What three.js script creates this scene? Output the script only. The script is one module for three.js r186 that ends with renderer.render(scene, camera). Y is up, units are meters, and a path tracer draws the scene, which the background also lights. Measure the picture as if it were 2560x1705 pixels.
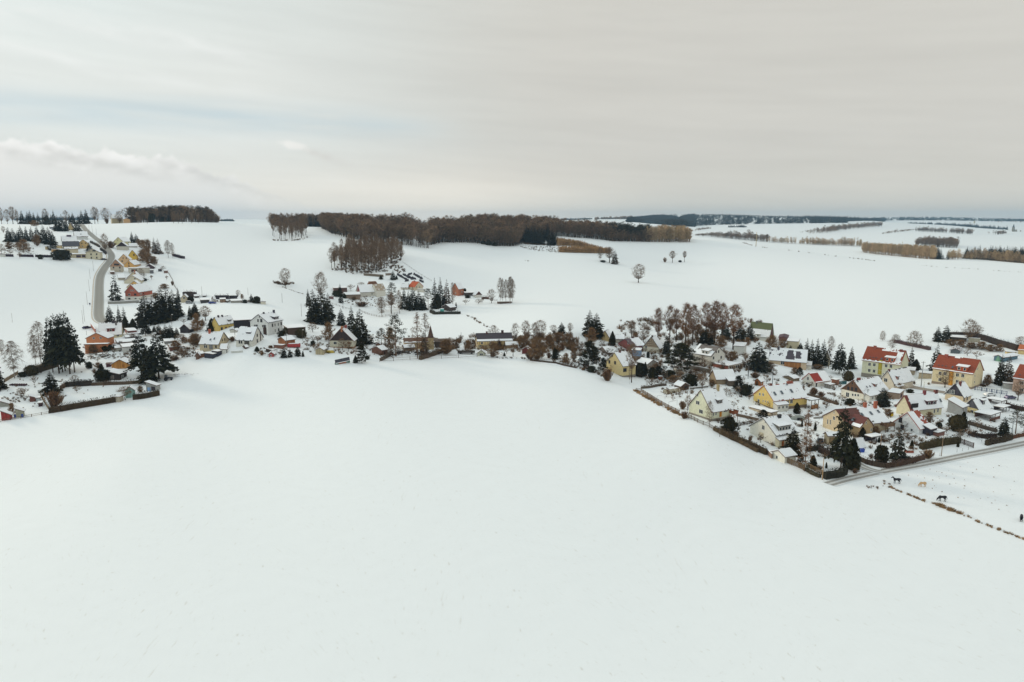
import * as THREE from 'three';
import { MarchingCubes } from 'three/addons/objects/MarchingCubes.js';
import { ImprovedNoise } from 'three/addons/math/ImprovedNoise.js';
import { mergeGeometries } from 'three/addons/utils/BufferGeometryUtils.js';

// ---------------------------------------------------------------- camera, sky, sun, exposure
const F = 1775, CX = 1280, CY = 852.5, CAMH = 68, PITCH = 9.6 * Math.PI / 180;   // lens measured in a 2560 x 1705 frame
const scene = new THREE.Scene();
const camera = new THREE.PerspectiveCamera(2 * Math.atan(CY / F) * 180 / Math.PI, 2560 / 1705, 1, 30000);
camera.position.set(0, CAMH, 0);
camera.rotation.set(-PITCH, 0, 0);
camera.updateMatrixWorld();
const renderer = new THREE.WebGLRenderer({ antialias: true });
renderer.toneMapping = THREE.LinearToneMapping;
renderer.toneMappingExposure = 1.06;
renderer.shadowMap.enabled = true;
const SUN_AZ = -58 * Math.PI / 180, SUN_EL = 15 * Math.PI / 180;
const sun = new THREE.DirectionalLight(new THREE.Color(1, 0.86, 0.66), 1.5);
sun.position.set(Math.sin(SUN_AZ) * Math.cos(SUN_EL), Math.sin(SUN_EL), -Math.cos(SUN_AZ) * Math.cos(SUN_EL)).multiplyScalar(1500);
sun.castShadow = true; sun.shadow.radius = 20; sun.shadow.mapSize.set(2048, 2048);
Object.assign(sun.shadow.camera, { left: -1200, right: 1200, top: 900, bottom: -900, near: 10, far: 4000 });
scene.add(sun, sun.target);
const FOGD = 0.000085, FOGC = [0.44, 0.73, 1.0];
scene.fog = new THREE.FogExp2(new THREE.Color().setRGB(...FOGC), FOGD);

// ---------------------------------------------------------------- small helpers
function rngOf(seed) { let a = seed >>> 0; return () => { a = (a + 0x6D2B79F5) | 0; let t = Math.imul(a ^ (a >>> 15), 1 | a); t = (t + Math.imul(t ^ (t >>> 7), 61 | t)) ^ t; return ((t ^ (t >>> 14)) >>> 0) / 4294967296; }; }
const noise = new ImprovedNoise(), nz = (x, y, z = 0) => noise.noise(x + 91.3, y + 17.7, z + 5.1);
const fbm = (x, y, o = 4) => { let s = 0, a = 0.5, f = 1; for (let i = 0; i < o; i++) { s += a * nz(x * f, y * f, i * 7.3); a *= 0.5; f *= 2.03; } return s; };
const clamp = (x, a, b) => Math.min(b, Math.max(a, x)), sstep = (a, b, x) => { const t = clamp((x - a) / (b - a), 0, 1); return t * t * (3 - 2 * t); };
const lerp = (a, b, t) => a + (b - a) * t, mix3 = (a, b, t) => [lerp(a[0], b[0], t), lerp(a[1], b[1], t), lerp(a[2], b[2], t)];
const V3 = (x, y, z) => new THREE.Vector3(x, y, z);
const rnd = rngOf(4711);
const rr = (a, b) => a + (b - a) * rnd();

// ---------------------------------------------------------------- the sky: thin high cloud, one clear bluish band, a bank of cumulus low down
const azel = (px, py) => {   // where a measured feature of the sky stands, in degrees
  const x = (px - CX) / F, y = -(py - CY) / F, c = Math.cos(PITCH), s = Math.sin(PITCH), fz = c + y * s, fy = y * c - s;
  return [Math.atan2(x, fz) * 180 / Math.PI, Math.atan2(fy, Math.hypot(x, fz)) * 180 / Math.PI];
};
function curve(points) { const p = points.map((q) => azel(...q)); return (a) => { if (a <= p[0][0]) return p[0][1]; for (let i = 1; i < p.length; i++) if (a <= p[i][0]) return lerp(p[i - 1][1], p[i][1], (a - p[i - 1][0]) / (p[i][0] - p[i - 1][0])); return p[p.length - 1][1]; }; }
const cumTop = curve([[0, 346], [40, 344], [75, 352], [130, 341], [175, 366], [225, 380], [262, 366], [310, 378], [350, 384], [395, 377], [450, 399], [520, 412], [570, 430], [640, 462], [720, 488], [800, 510], [900, 540]]);
const bandY = curve([[0, 262], [300, 280], [600, 296], [900, 308], [1150, 322]]), wispA = curve([[0, 20], [220, 60], [480, 110], [650, 150]]), wispB = curve([[0, 112], [130, 142], [260, 180], [420, 205], [620, 225]]);
const UNDER = [[70, 392, 2.2, 0.4], [185, 392, 2.0, 0.45], [330, 425, 2.4, 0.4], [455, 420, 2.2, 0.5], [590, 458, 2.6, 0.5], [700, 492, 3, 0.5]].map(([x, y, r, q]) => [...azel(x, y), r, q]), SMALL = azel(735, 364);
function skyColor(a, e) {   // degrees right of forward, degrees up
  const left = 1 - sstep(-38, 8, a + 5 * fbm(a * 0.05, e * 0.1, 2));
  let c = mix3([0.61, 0.60, 0.555], [0.715, 0.795, 0.785], left);
  c = mix3(c, [0.74, 0.80, 0.80], sstep(17, 55, e) * 0.95);                                   // the cloud is brighter overhead
  const low = 1 - sstep(0.3, 6.5, e);
  c = mix3(c, mix3([0.67, 0.65, 0.58], [0.95, 0.885, 0.77], 1 - sstep(-8, 14, a)), low * 0.9);   // warm near the horizon, greyer away from the sun
  c = mix3(c, [0.80, 0.80, 0.755], 0.6 * Math.exp(-((e - 8) ** 2) / 40) * (1 - sstep(-24, -2, a)) * sstep(-80, -40, a + 30));
  const band = Math.exp(-(((e - bandY(a)) / 1.05) ** 2)) * (1 - sstep(-16, -2, a)) * (0.62 + 0.8 * fbm(a * 0.12, e * 1.1, 3));
  c = mix3(c, [0.51, 0.635, 0.69], clamp(band, 0, 1) * 0.85);
  const st = fbm(a * 0.035 + e * 0.05, e * 0.55 + a * 0.03, 5) + 0.6 * fbm(a * 0.16 + 9, e * 1.9 + a * 0.12, 4);
  c = c.map((v) => v * (1 + 0.075 * st));
  for (const [w, top, s] of [[wispA, -18, 0.75], [wispB, -20, 0.4]]) {
    const k = Math.exp(-(((e - w(a)) / s) ** 2)) * (1 - sstep(top - 6, top + 4, a)) * clamp(0.55 + 1.5 * fbm(a * 0.25, e * 1.2 + a * 0.2, 4), 0, 1);
    c = mix3(c, [0.83, 0.855, 0.83], k * 0.75);
  }
  const puff = 1.5 * (0.3 - Math.abs(fbm(a * 0.42 + 2, e * 0.5, 3))) + 0.8 * (0.2 - Math.abs(fbm(a * 1.3, e * 1.3, 4))) + 0.25 * fbm(a * 3.6, e * 3.6, 4), top = cumTop(a) - 0.2 + puff, cum = 1 - sstep(-16, -10, a);
  if (cum > 0) {
    const d = top - 0.25 - e, fade = 1 - sstep(-23, -17.5, a), inside = sstep(-0.04, 0.32, d) * cum, lump = fbm(a * 0.9 + 3, e * 1.6, 5), crest = clamp(0.55 + 1.6 * fbm(a * 0.3 + 7, 2.2, 3), 0, 1);
    let k = mix3([0.81, 0.81, 0.775], [0.98, 0.975, 0.95], (1 - sstep(0.1, 1.1 + 0.8 * crest, d + 0.7 * lump)) * (0.35 + 0.65 * crest));
    let shade = 0; for (const [sa, se, ra, re] of UNDER) { const x = (a - sa) / ra, y = (e - se + (a - sa) * 0.22) / re; shade += Math.exp(-x * x - y * y); }
    k = mix3(k, [0.675, 0.675, 0.645], clamp(shade * (0.75 + 1.1 * lump), 0, 1) * 0.85);
    c = mix3(c, k, inside * (0.3 + 0.7 * fade));
  }
  const [ma, me] = SMALL, sx = (a - ma) / 1.3, sy = (e - me + (a - ma) * 0.2) / 0.42, sc = clamp(1.2 - Math.hypot(sx, sy) + 0.9 * fbm(a * 1.1, e * 2.2, 4), 0, 1), tail = Math.exp(-(((a - ma - 2.2) / 1.6) ** 2) - (((e - me + 0.75 + (a - ma - 2.2) * 0.33) / 0.3) ** 2));
  c = mix3(c, [0.90, 0.89, 0.85], sstep(0.1, 0.9, sc) * 0.75); c = mix3(c, [0.66, 0.645, 0.605], clamp(tail * (0.8 + fbm(a * 1.3, e * 3, 3)), 0, 1) * 0.65);
  const ds = Math.acos(clamp(Math.sin(e * Math.PI / 180) * Math.sin(SUN_EL) + Math.cos(e * Math.PI / 180) * Math.cos(SUN_EL) * Math.cos(a * Math.PI / 180 - SUN_AZ), -1, 1)) * 180 / Math.PI;
  const g = 0.55 * Math.exp(-((ds / 12) ** 2));
  return [c[0] + g, c[1] + 0.94 * g, c[2] + 0.84 * g];
}
{
  const w = 4096, h = 2048, data = new Float32Array(w * h * 4);
  for (let j = 0; j < h; j++) {
    const e = (j + 0.5) / h * 180 - 90;
    if (e < -0.5) { for (let i = 0; i < w; i++) data.set([0.6, 0.62, 0.6, 1], (j * w + i) * 4); continue; }
    const step = e > 24 ? 16 : 1;
    for (let i = 0; i < w; i += 1) {
      let a = ((i + 0.5) / w - 0.5) * 360 + 90; if (a > 180) a -= 360;
      const q = (j * w + i) * 4, seen = Math.abs(a) < 46 && e < 24;
      if (!seen && i % 16) { data.copyWithin(q, q - 4, q); continue; }
      const c = skyColor(a, e); data[q] = c[0]; data[q + 1] = c[1]; data[q + 2] = c[2]; data[q + 3] = 1;
    }
  }
  const tex = new THREE.DataTexture(data, w, h, THREE.RGBAFormat, THREE.FloatType);
  tex.mapping = THREE.EquirectangularReflectionMapping; tex.magFilter = THREE.LinearFilter; tex.colorSpace = THREE.LinearSRGBColorSpace; tex.needsUpdate = true;
  scene.background = tex; scene.environment = tex;
}

// ---------------------------------------------------------------- the terrain: a smooth sheet through measured heights
const UX = 2.2;
function groundPoint(px, py, d) { const x = (px - CX) / F, y = -(py - CY) / F, c = Math.cos(PITCH), s = Math.sin(PITCH), fz = c + y * s; return [x / fz * d, CAMH + (y * c - s) / fz * d, -d]; }
const TPS = (() => {
  const P = [], add = (x, h, z) => P.push([Math.atan2(x, -z) * UX, Math.log(Math.hypot(x, z)), h]);
  // [pixel x, pixel y, height]
  for (const [px, py, h] of [[0, 1700, 0], [1280, 1700, 0], [2560, 1700, -1], [0, 1350, 0], [1280, 1350, 1], [2560, 1350, -2], [0, 1060, -2], [330, 950, 2], [640, 915, 7], [900, 905, 8], [1250, 904, 6], [1480, 945, 4.5], [1700, 1040, 2.5], [2060, 1205, -1], [2300, 1160, -2], [2560, 1240, -2.5], [2560, 1080, -3], [900, 1150, 2], [300, 1150, 0], [1700, 1300, 0.5]]) {
    const y = groundPoint(px, py, 1), d = (h - CAMH) / (y[1] - CAMH); const g = groundPoint(px, py, d); add(g[0], h, g[2]);
  }
  // [pixel x, pixel y, distance]
  for (const [px, py, d] of [[340, 752, 460], [255, 803, 398], [330, 650, 600], [235, 649, 580], [200, 562, 860], [0, 560, 870], [0, 650, 530], [0, 790, 395], [0, 870, 335], [100, 934, 300], [300, 880, 325], [450, 556, 900], [640, 563, 960], [720, 600, 850], [1050, 617, 820], [870, 585, 900], [830, 678, 600], [950, 690, 590], [1000, 655, 650], [920, 750, 530], [1110, 775, 480], [1265, 762, 490], [800, 812, 392], [1000, 830, 375], [620, 838, 325], [560, 874, 316], [460, 790, 400], [640, 758, 445], [700, 716, 520], [500, 640, 640],
    [1595, 708, 620], [1700, 655, 850], [1540, 655, 800], [1420, 632, 830], [1700, 606, 1000], [1500, 603, 950], [1240, 615, 880], [1780, 597, 1130], [2000, 626, 1050], [2150, 647, 980], [2400, 653, 980], [2560, 660, 970], [1910, 850, 400], [2200, 740, 510], [2560, 780, 450], [2420, 858, 370], [2200, 940, 322], [2380, 963, 290], [2560, 1000, 272], [2260, 1030, 247], [1920, 1026, 256], [1920, 1111, 215], [1777, 1056, 226], [1600, 944, 300], [1800, 872, 345], [1580, 882, 345], [1400, 830, 360], [1250, 880, 330], [1750, 760, 500], [1380, 740, 520]]) { const g = groundPoint(px, py, d); add(...g); }
  // far country: [pixel x, pixel y, distance]
  for (const [px, py, d] of [[1800, 579, 2100], [2100, 590, 2100], [2400, 592, 2200], [2300, 572, 3200], [2500, 566, 4300], [1950, 564, 3000], [1700, 566, 3400], [1650, 541, 4300], [1800, 540, 4300], [2000, 544, 4300], [2110, 546, 4300], [2180, 556, 5000], [2560, 548, 6200], [2200, 545, 6200], [2400, 544, 6200], [1480, 553, 3200], [1540, 552, 2800], [1300, 550, 5000], [600, 548, 4500], [100, 551, 4500], [1000, 553, 5000], [1700, 548, 9000], [1300, 556, 9000], [300, 556, 9000]]) { const g = groundPoint(px, py, d); add(...g); }
  // hollows behind the crests: [azimuth in degrees, distance, height]
  for (const [a, d, h] of [[-33, 1500, 52], [-22, 1500, 48], [-12, 1400, 52], [-2, 1400, 52], [6, 1400, 46], [12, 1500, 20], [22, 1450, 8], [34, 1450, 6], [-30, 2500, 50], [-15, 2500, 50], [0, 2500, 48], [-46, 300, 2], [-46, 900, 62], [46, 300, -3], [46, 900, 10], [-46, 80, 0], [46, 80, -2], [0, 50, 0], [-7.6, 980, 57], [-2, 960, 52], [3, 980, 50], [-4, 890, 45]]) { const r = a * Math.PI / 180; add(Math.sin(r) * d, h, -Math.cos(r) * d); }
  const n = P.length, N = n + 3, A = [], U = (r2) => r2 < 1e-12 ? 0 : 0.5 * r2 * Math.log(r2);
  for (let i = 0; i < n; i++) { const row = new Float64Array(N + 1); for (let j = 0; j < n; j++) row[j] = U((P[i][0] - P[j][0]) ** 2 + (P[i][1] - P[j][1]) ** 2) + (i === j ? 0.0015 : 0); row[n] = 1; row[n + 1] = P[i][0]; row[n + 2] = P[i][1]; row[N] = P[i][2]; A.push(row); }
  for (let k = 0; k < 3; k++) { const row = new Float64Array(N + 1); for (let j = 0; j < n; j++) row[j] = k === 0 ? 1 : P[j][k - 1]; A.push(row); }
  for (let i = 0; i < N; i++) {
    let p = i; for (let r = i + 1; r < N; r++) if (Math.abs(A[r][i]) > Math.abs(A[p][i])) p = r;
    [A[i], A[p]] = [A[p], A[i]];
    for (let r = i + 1; r < N; r++) { const f = A[r][i] / A[i][i]; if (f) for (let k = i; k <= N; k++) A[r][k] -= f * A[i][k]; }
  }
  const w = new Float64Array(N);
  for (let i = N - 1; i >= 0; i--) { let s = A[i][N]; for (let k = i + 1; k < N; k++) s -= A[i][k] * w[k]; w[i] = s / A[i][i]; }
  return (u, v) => { let s = w[n] + w[n + 1] * u + w[n + 2] * v; for (let j = 0; j < n; j++) { const du = u - P[j][0], dv = v - P[j][1], r2 = du * du + dv * dv; if (r2 > 1e-12) s += w[j] * 0.5 * r2 * Math.log(r2); } return s; };
})();
const A_MAX = 46 * Math.PI / 180;
function ground(x, z) {
  const a = Math.atan2(x, -z), r = Math.max(50, Math.hypot(x, z)), v = Math.min(Math.log(r), 9.15);
  return TPS(clamp(a, -A_MAX, A_MAX) * UX, v) * (1 - sstep(1.0, 2.2, Math.abs(a)));
}
// the measuring frame: coordinates are read off enlargements, [left, top, native pixels per enlarged pixel]
let FRX = 0, FRY = 0, FRS = 1;
const use = (x, y, s) => { FRX = x; FRY = y; FRS = s; };
const NX = (x) => FRX + x * FRS, NY = (y) => FRY + y * FRS;
function rayN(px, py) { const x = (px - CX) / F, y = -(py - CY) / F, c = Math.cos(PITCH), s = Math.sin(PITCH), fz = c + y * s; return V3(x / fz, (y * c - s) / fz, -1); }   // per metre forward
const ray = (x, y) => rayN(NX(x), NY(y));
let DMAX = 12000;   // how far the measured country of the current table reaches; a point seen just above its crest stands on the crest
function hitN(px, py) {
  const r = rayN(px, py); let d0 = 60, best = -1e9, bd = 0;
  for (let d = 60; d < DMAX; d *= 1.012) {
    const gr = ground(r.x * d, -d);
    if (CAMH + r.y * d < gr) { let a = d0, b = d; for (let k = 0; k < 24; k++) { const m = (a + b) / 2; if (CAMH + r.y * m - ground(r.x * m, -m) < 0) b = m; else a = m; } return V3(r.x * b, ground(r.x * b, -b), -b); }
    if ((gr - CAMH) / d > best) { best = (gr - CAMH) / d; bd = d; } d0 = d;
  }
  return V3(r.x * bd, ground(r.x * bd, -bd), -bd);
}
const at = (x, y) => hitN(NX(x), NY(y));
function pxOf(p) { const c = Math.cos(PITCH), s = Math.sin(PITCH), dy = p.y - CAMH, dep = c * -p.z - s * dy, up = c * dy + s * -p.z; return [CX + F * p.x / dep, CY - F * up / dep]; }
function solveX(C, dir, px) { // how far along a level direction until it stands at that pixel column
  const c = Math.cos(PITCH), s = Math.sin(PITCH), dep0 = c * -C.z - s * (C.y - CAMH), k = (px - CX) / F;
  return (k * dep0 - C.x) / (dir.x - k * c * -dir.z);
}
function solveH(C, py) { const c = Math.cos(PITCH), s = Math.sin(PITCH), dy = C.y - CAMH, k = (CY - py) / F; return (k * (c * -C.z - s * dy) - (c * dy + s * -C.z)) / (c + k * s); }
const mpp = (p) => (Math.cos(PITCH) * -p.z - Math.sin(PITCH) * (p.y - CAMH)) / F;   // metres per native pixel there

// ---------------------------------------------------------------- naming and tagging
const taken = {};
function numbered(name) { const n = taken[name] = (taken[name] ?? -1) + 1; return n ? `${name}_${String(n).padStart(3, '0')}` : name; }
function tag(o, label, category, group, kind) { if (label) o.userData.label = label; if (category) o.userData.category = category; if (group) o.userData.group = group; if (kind) o.userData.kind = kind; return o; }
function mesh(name, geo, material, parent = scene) {
  const m = new THREE.Mesh(geo, material); m.name = parent === scene ? numbered(name) : name; m.castShadow = m.receiveShadow = true; parent.add(m); return m;
}
function thing(name, p, turn = 0) { const g = new THREE.Group(); g.name = numbered(name); g.position.copy(p); g.rotation.y = turn; scene.add(g); return g; }

// ---------------------------------------------------------------- materials
function tex(w, h, fn, srgb = true) {
  const d = new Uint8Array(w * h * 4);
  for (let j = 0; j < h; j++) for (let i = 0; i < w; i++) { const c = fn(i / w, j / h); const q = (j * w + i) * 4; d[q] = clamp(c[0], 0, 1) * 255; d[q + 1] = clamp(c[1], 0, 1) * 255; d[q + 2] = clamp(c[2], 0, 1) * 255; d[q + 3] = 255; }
  const t = new THREE.DataTexture(d, w, h); t.wrapS = t.wrapT = THREE.RepeatWrapping; t.magFilter = THREE.LinearFilter; t.minFilter = THREE.LinearMipmapLinearFilter; t.generateMipmaps = true; if (srgb) t.colorSpace = THREE.SRGBColorSpace; t.needsUpdate = true; return t;
}
const per = (u, v, f, s = 0) => { const a = u * 6.28318, b = v * 6.28318; return nz(Math.cos(a) * f + s, Math.sin(a) * f + Math.cos(b) * f * 1.3, Math.sin(b) * f * 1.3 + s); };   // repeats without a seam
const wallTex = tex(256, 256, (u, v) => { const k = 0.94 + 0.05 * per(u, v, 1.2) + 0.04 * per(u, v, 5, 3) + (rnd() - 0.5) * 0.03; return [k, k, k * 0.99]; });
const tileTex = tex(256, 256, (u, v) => { const row = Math.floor(v * 16), col = Math.floor(u * 20 + (row % 2) * 0.5), q = Math.sin(row * 91.7 + (col % 20) * 37.3) * 43758.5, k = 0.86 + 0.16 * (q - Math.floor(q)) + 0.08 * per(u, v, 2); return [k, k * 0.985, k * 0.97]; });
const boardTex = tex(256, 64, (u, v) => { const b = Math.floor(u * 16), q = Math.sin(b * 57.3) * 9741.3, k = 0.84 + 0.2 * (q - Math.floor(q)) + 0.06 * per(u, v, 6); return [k, k, k]; });
const mats = {};
function mat(hex, rough = 0.9, map = null, extra) {
  const key = hex + rough + (map ? map.uuid : '') + (extra ? JSON.stringify(extra) : '');
  return mats[key] ??= new THREE.MeshStandardMaterial({ color: new THREE.Color(hex), roughness: rough, map, ...extra });
}
const muted = (hex, k) => { const c = new THREE.Color(hex), h = {}; c.getHSL(h); return '#' + c.setHSL(h.h, h.s * k, h.l + (1 - k) * 0.12 * h.l).getHexString(); }, wallM = (hex) => mat(muted(hex, 0.8), 0.92, wallTex), roofM = (hex) => mat(hex, 0.8, tileTex), woodM = (hex) => mat(hex, 0.85, boardTex);
const snowM = new THREE.MeshStandardMaterial({ color: new THREE.Color().setRGB(0.885, 0.905, 0.92), roughness: 0.75 });
const paneM = mat('#2b3138', 0.18), frameM = mat('#e6e4dc', 0.6), darkFrameM = mat('#4a3a30', 0.7), skylightM = mat('#59616a', 0.2);
const leafM = new THREE.MeshPhysicalMaterial({ vertexColors: true, roughness: 0.95, specularIntensity: 0.15, side: THREE.DoubleSide });

// ---------------------------------------------------------------- geometry collector
class MB {
  constructor(colored = false) { this.p = []; this.c = colored ? [] : null; this.u = []; }
  get n() { return this.p.length / 9; }
  tri(a, b, c, col) { this.p.push(a[0], a[1], a[2], b[0], b[1], b[2], c[0], c[1], c[2]); if (this.c) this.c.push(...col, ...col, ...col); }
  uvTri(a, b, c) { this.u.push(...a, ...b, ...c); }
  quad(a, b, c, d, col) { this.tri(a, b, c, col); this.tri(a, c, d, col); }
  quadUV(a, b, c, d) { // uv in metres along its first edge and across it
    const s = (x, y) => [y[0] - x[0], y[1] - x[1], y[2] - x[2]], len = (q) => Math.hypot(...q), ab = s(a, b), l = len(ab) || 1, e = ab.map((q) => q / l);
    const f = (q) => { const w = s(a, q), x = w[0] * e[0] + w[1] * e[1] + w[2] * e[2]; return [x / 4, Math.sqrt(Math.max(0, w[0] ** 2 + w[1] ** 2 + w[2] ** 2 - x * x)) / 4]; };
    this.quad(a, b, c, d); this.u.push(...f(a), ...f(b), ...f(c), ...f(a), ...f(c), ...f(d));
  }
  box(x0, x1, y0, y1, z0, z1) { this.hexa([[x0, y0, z0], [x1, y0, z0], [x1, y0, z1], [x0, y0, z1]], [[x0, y1, z0], [x1, y1, z0], [x1, y1, z1], [x0, y1, z1]]); return this; }
  hexa(b, t) { this.quadUV(b[0], b[1], b[2], b[3]); this.quadUV(t[3], t[2], t[1], t[0]); for (let i = 0; i < 4; i++) { const j = (i + 1) % 4; this.quadUV(b[j], b[i], t[i], t[j]); } return this; }
  slab(q, th) { // four corners of the underside, thickened along the normal
    const s = (x, y) => [y[0] - x[0], y[1] - x[1], y[2] - x[2]], a = s(q[0], q[1]), b = s(q[0], q[3]); let n = [a[1] * b[2] - a[2] * b[1], a[2] * b[0] - a[0] * b[2], a[0] * b[1] - a[1] * b[0]]; const l = Math.hypot(...n) || 1; n = n.map((x) => x / l); if (n[1] < 0) n = n.map((x) => -x);
    return this.hexa(q, q.map((p) => [p[0] + n[0] * th, p[1] + n[1] * th, p[2] + n[2] * th]));
  }
  tube(a, b, r0, r1, col, sides = 4) {
    const d = [b[0] - a[0], b[1] - a[1], b[2] - a[2]], l = Math.hypot(...d) || 1e-6, w = d.map((x) => x / l), ref = Math.abs(w[1]) > 0.9 ? [1, 0, 0] : [0, 1, 0];
    let x = [w[1] * ref[2] - w[2] * ref[1], w[2] * ref[0] - w[0] * ref[2], w[0] * ref[1] - w[1] * ref[0]]; const lx = Math.hypot(...x); x = x.map((k) => k / lx);
    const y = [w[1] * x[2] - w[2] * x[1], w[2] * x[0] - w[0] * x[2], w[0] * x[1] - w[1] * x[0]], ring = (o, r) => Array.from({ length: sides }, (_, k) => { const t = k / sides * 6.28318, c = Math.cos(t) * r, s = Math.sin(t) * r; return [o[0] + x[0] * c + y[0] * s, o[1] + x[1] * c + y[1] * s, o[2] + x[2] * c + y[2] * s]; });
    const A = ring(a, r0), B = ring(b, r1); for (let k = 0; k < sides; k++) { const m = (k + 1) % sides; this.quad(A[k], A[m], B[m], B[k], col); }
    if (sides > 4) for (let k = 1; k < sides - 1; k++) this.tri(B[0], B[k], B[k + 1], col);
  }
  geo() {
    const g = new THREE.BufferGeometry(); g.setAttribute('position', new THREE.Float32BufferAttribute(this.p, 3));
    if (this.c) g.setAttribute('color', new THREE.Float32BufferAttribute(this.c, 3));
    if (this.u.length === this.p.length / 3 * 2) g.setAttribute('uv', new THREE.Float32BufferAttribute(this.u, 2));
    g.computeVertexNormals(); return g;
  }
  build(name, m, parent) { return mesh(name, this.geo(), m, parent); }
}

// ---------------------------------------------------------------- the snowy ground, one sheet to the horizon
{
  const az = []; for (let a = -Math.PI; a < -0.72; a += 0.06) az.push(a); for (let a = -0.72; a <= 0.72; a += 0.0032) az.push(a); for (let a = 0.76; a < Math.PI; a += 0.06) az.push(a); az.push(Math.PI);
  const rs = [4, 12, 24, 36, 46]; for (let r = 54; r < 7600; r *= 1.0145) rs.push(r);
  const nx = az.length, nr = rs.length, pos = new Float32Array(nx * nr * 3), uv = new Float32Array(nx * nr * 2), idx = [];
  const fd = [0.295, 0.955];
  for (let j = 0; j < nr; j++) for (let i = 0; i < nx; i++) {
    const a = i === nx - 1 ? az[0] : az[i], x = Math.sin(a) * rs[j], z = -Math.cos(a) * rs[j], k = j * nx + i;
    pos[k * 3] = x; pos[k * 3 + 1] = ground(x, z); pos[k * 3 + 2] = z;
    uv[k * 2] = (x * fd[1] - z * fd[0]) / 48; uv[k * 2 + 1] = (x * fd[0] + z * fd[1]) / 48;
    if (j && i) { const p = k - nx - 1, q = k - nx, r = k - 1; idx.push(p, q, k, p, k, r); }
  }
  const g = new THREE.BufferGeometry(); g.setAttribute('position', new THREE.BufferAttribute(pos, 3)); g.setAttribute('uv', new THREE.BufferAttribute(uv, 2)); g.setIndex(idx); g.computeVertexNormals();
  const furrow = (u, v) => 0.5 + 0.2 * Math.sin(u * 6.28318 * 32 + 1.5 * per(u, v, 2)) * (0.5 + 0.5 * per(u, v, 1.5, 8)) + 0.12 * per(u, v * 0.25, 14, 4);
  const map = tex(1024, 1024, (u, v) => { const streak = Math.max(0, per(u, v * 0.3, 16, 3) + 0.5 * per(u, v, 26, 1) - 0.5) * (0.4 + 0.6 * Math.max(0, per(u, v, 1.7, 11))) * 1.1, k = 0.955 + 0.005 * per(u, v, 2.2, 5) + (rnd() - 0.5) * 0.012; return [k - streak * 0.27, k * 1.004 - streak * 0.31, k * 1.01 - streak * 0.37]; });
  const bump = tex(512, 512, (u, v) => { const k = furrow(u, v); return [k, k, k]; }, false);
  const m = new THREE.MeshStandardMaterial({ color: new THREE.Color().setRGB(0.955, 0.985, 0.98), map, bumpMap: bump, bumpScale: 0.018, roughness: 0.8 });
  tag(mesh('snow_ground', g, m), 'wide snow covered fields and meadows reaching to the horizon', 'ground', null, 'structure');
}
const onGround = (x, z, up = 0) => V3(x, ground(x, z) + up, z);
function ribbon(name, pts, half, up, m, label, cat, kind = 'structure', uvLen = 8) { // a strip laid on the ground along measured points
  const c = new THREE.CatmullRomCurve3(pts, false, 'centripetal'), n = Math.max(24, Math.round(c.getLength() / 2.5)), P = c.getSpacedPoints(n), pos = [], uv = [], idx = [], cols = 7;
  for (let i = 0; i <= n; i++) {
    const a = P[Math.max(0, i - 1)], b = P[Math.min(n, i + 1)], dx = b.x - a.x, dz = b.z - a.z, l = Math.hypot(dx, dz) || 1, w = typeof half === 'function' ? half(i / n) : half;
    for (let k = 0; k < cols; k++) { const t = (k / (cols - 1) - 0.5) * 2 * w, x = P[i].x - dz / l * t, z = P[i].z + dx / l * t; pos.push(x, ground(x, z) + up, z); uv.push(k / (cols - 1), c.getLength() * i / n / uvLen); }
    if (i) for (let k = 1; k < cols; k++) { const q = i * cols + k, p = q - cols; idx.push(p - 1, q - 1, q, p - 1, q, p); }
  }
  const g = new THREE.BufferGeometry(); g.setAttribute('position', new THREE.Float32BufferAttribute(pos, 3)); g.setAttribute('uv', new THREE.Float32BufferAttribute(uv, 2)); g.setIndex(idx); g.computeVertexNormals();
  return tag(mesh(name, g, m), label, cat, null, kind);
}

// ---------------------------------------------------------------- trees and shrubs: one of each kind is grown here, every plant in view is a copy
const tone = (c, r, k = 0.25) => { const f = 1 + (r() - 0.5) * 2 * k; return [c[0] * f, c[1] * f * (1 + (r() - 0.5) * 0.08), c[2] * f]; };
const BARK = [0.066, 0.042, 0.027], TWIG = [0.215, 0.142, 0.088], BROWN = [0.25, 0.148, 0.072], PALE = [0.30, 0.27, 0.24], NEEDLE = [0.026, 0.021, 0.006], PINE = [0.040, 0.036, 0.015], OLIVE = [0.058, 0.044, 0.018], FIRB = [0.036, 0.035, 0.022], RUST = [0.20, 0.10, 0.048], RED = [0.225, 0.108, 0.050];
function finish(trunk, crown) { const t = trunk.geo(), c = crown.geo(); c.computeBoundingBox(); t.computeBoundingBox(); const b = c.boundingBox, h = Math.max(b.max.y, t.boundingBox.max.y); return { trunk: t, crown: c, h, w: Math.max(0.4, (b.max.x - b.min.x + b.max.z - b.min.z) / 2 * 0.92) }; }
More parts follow.
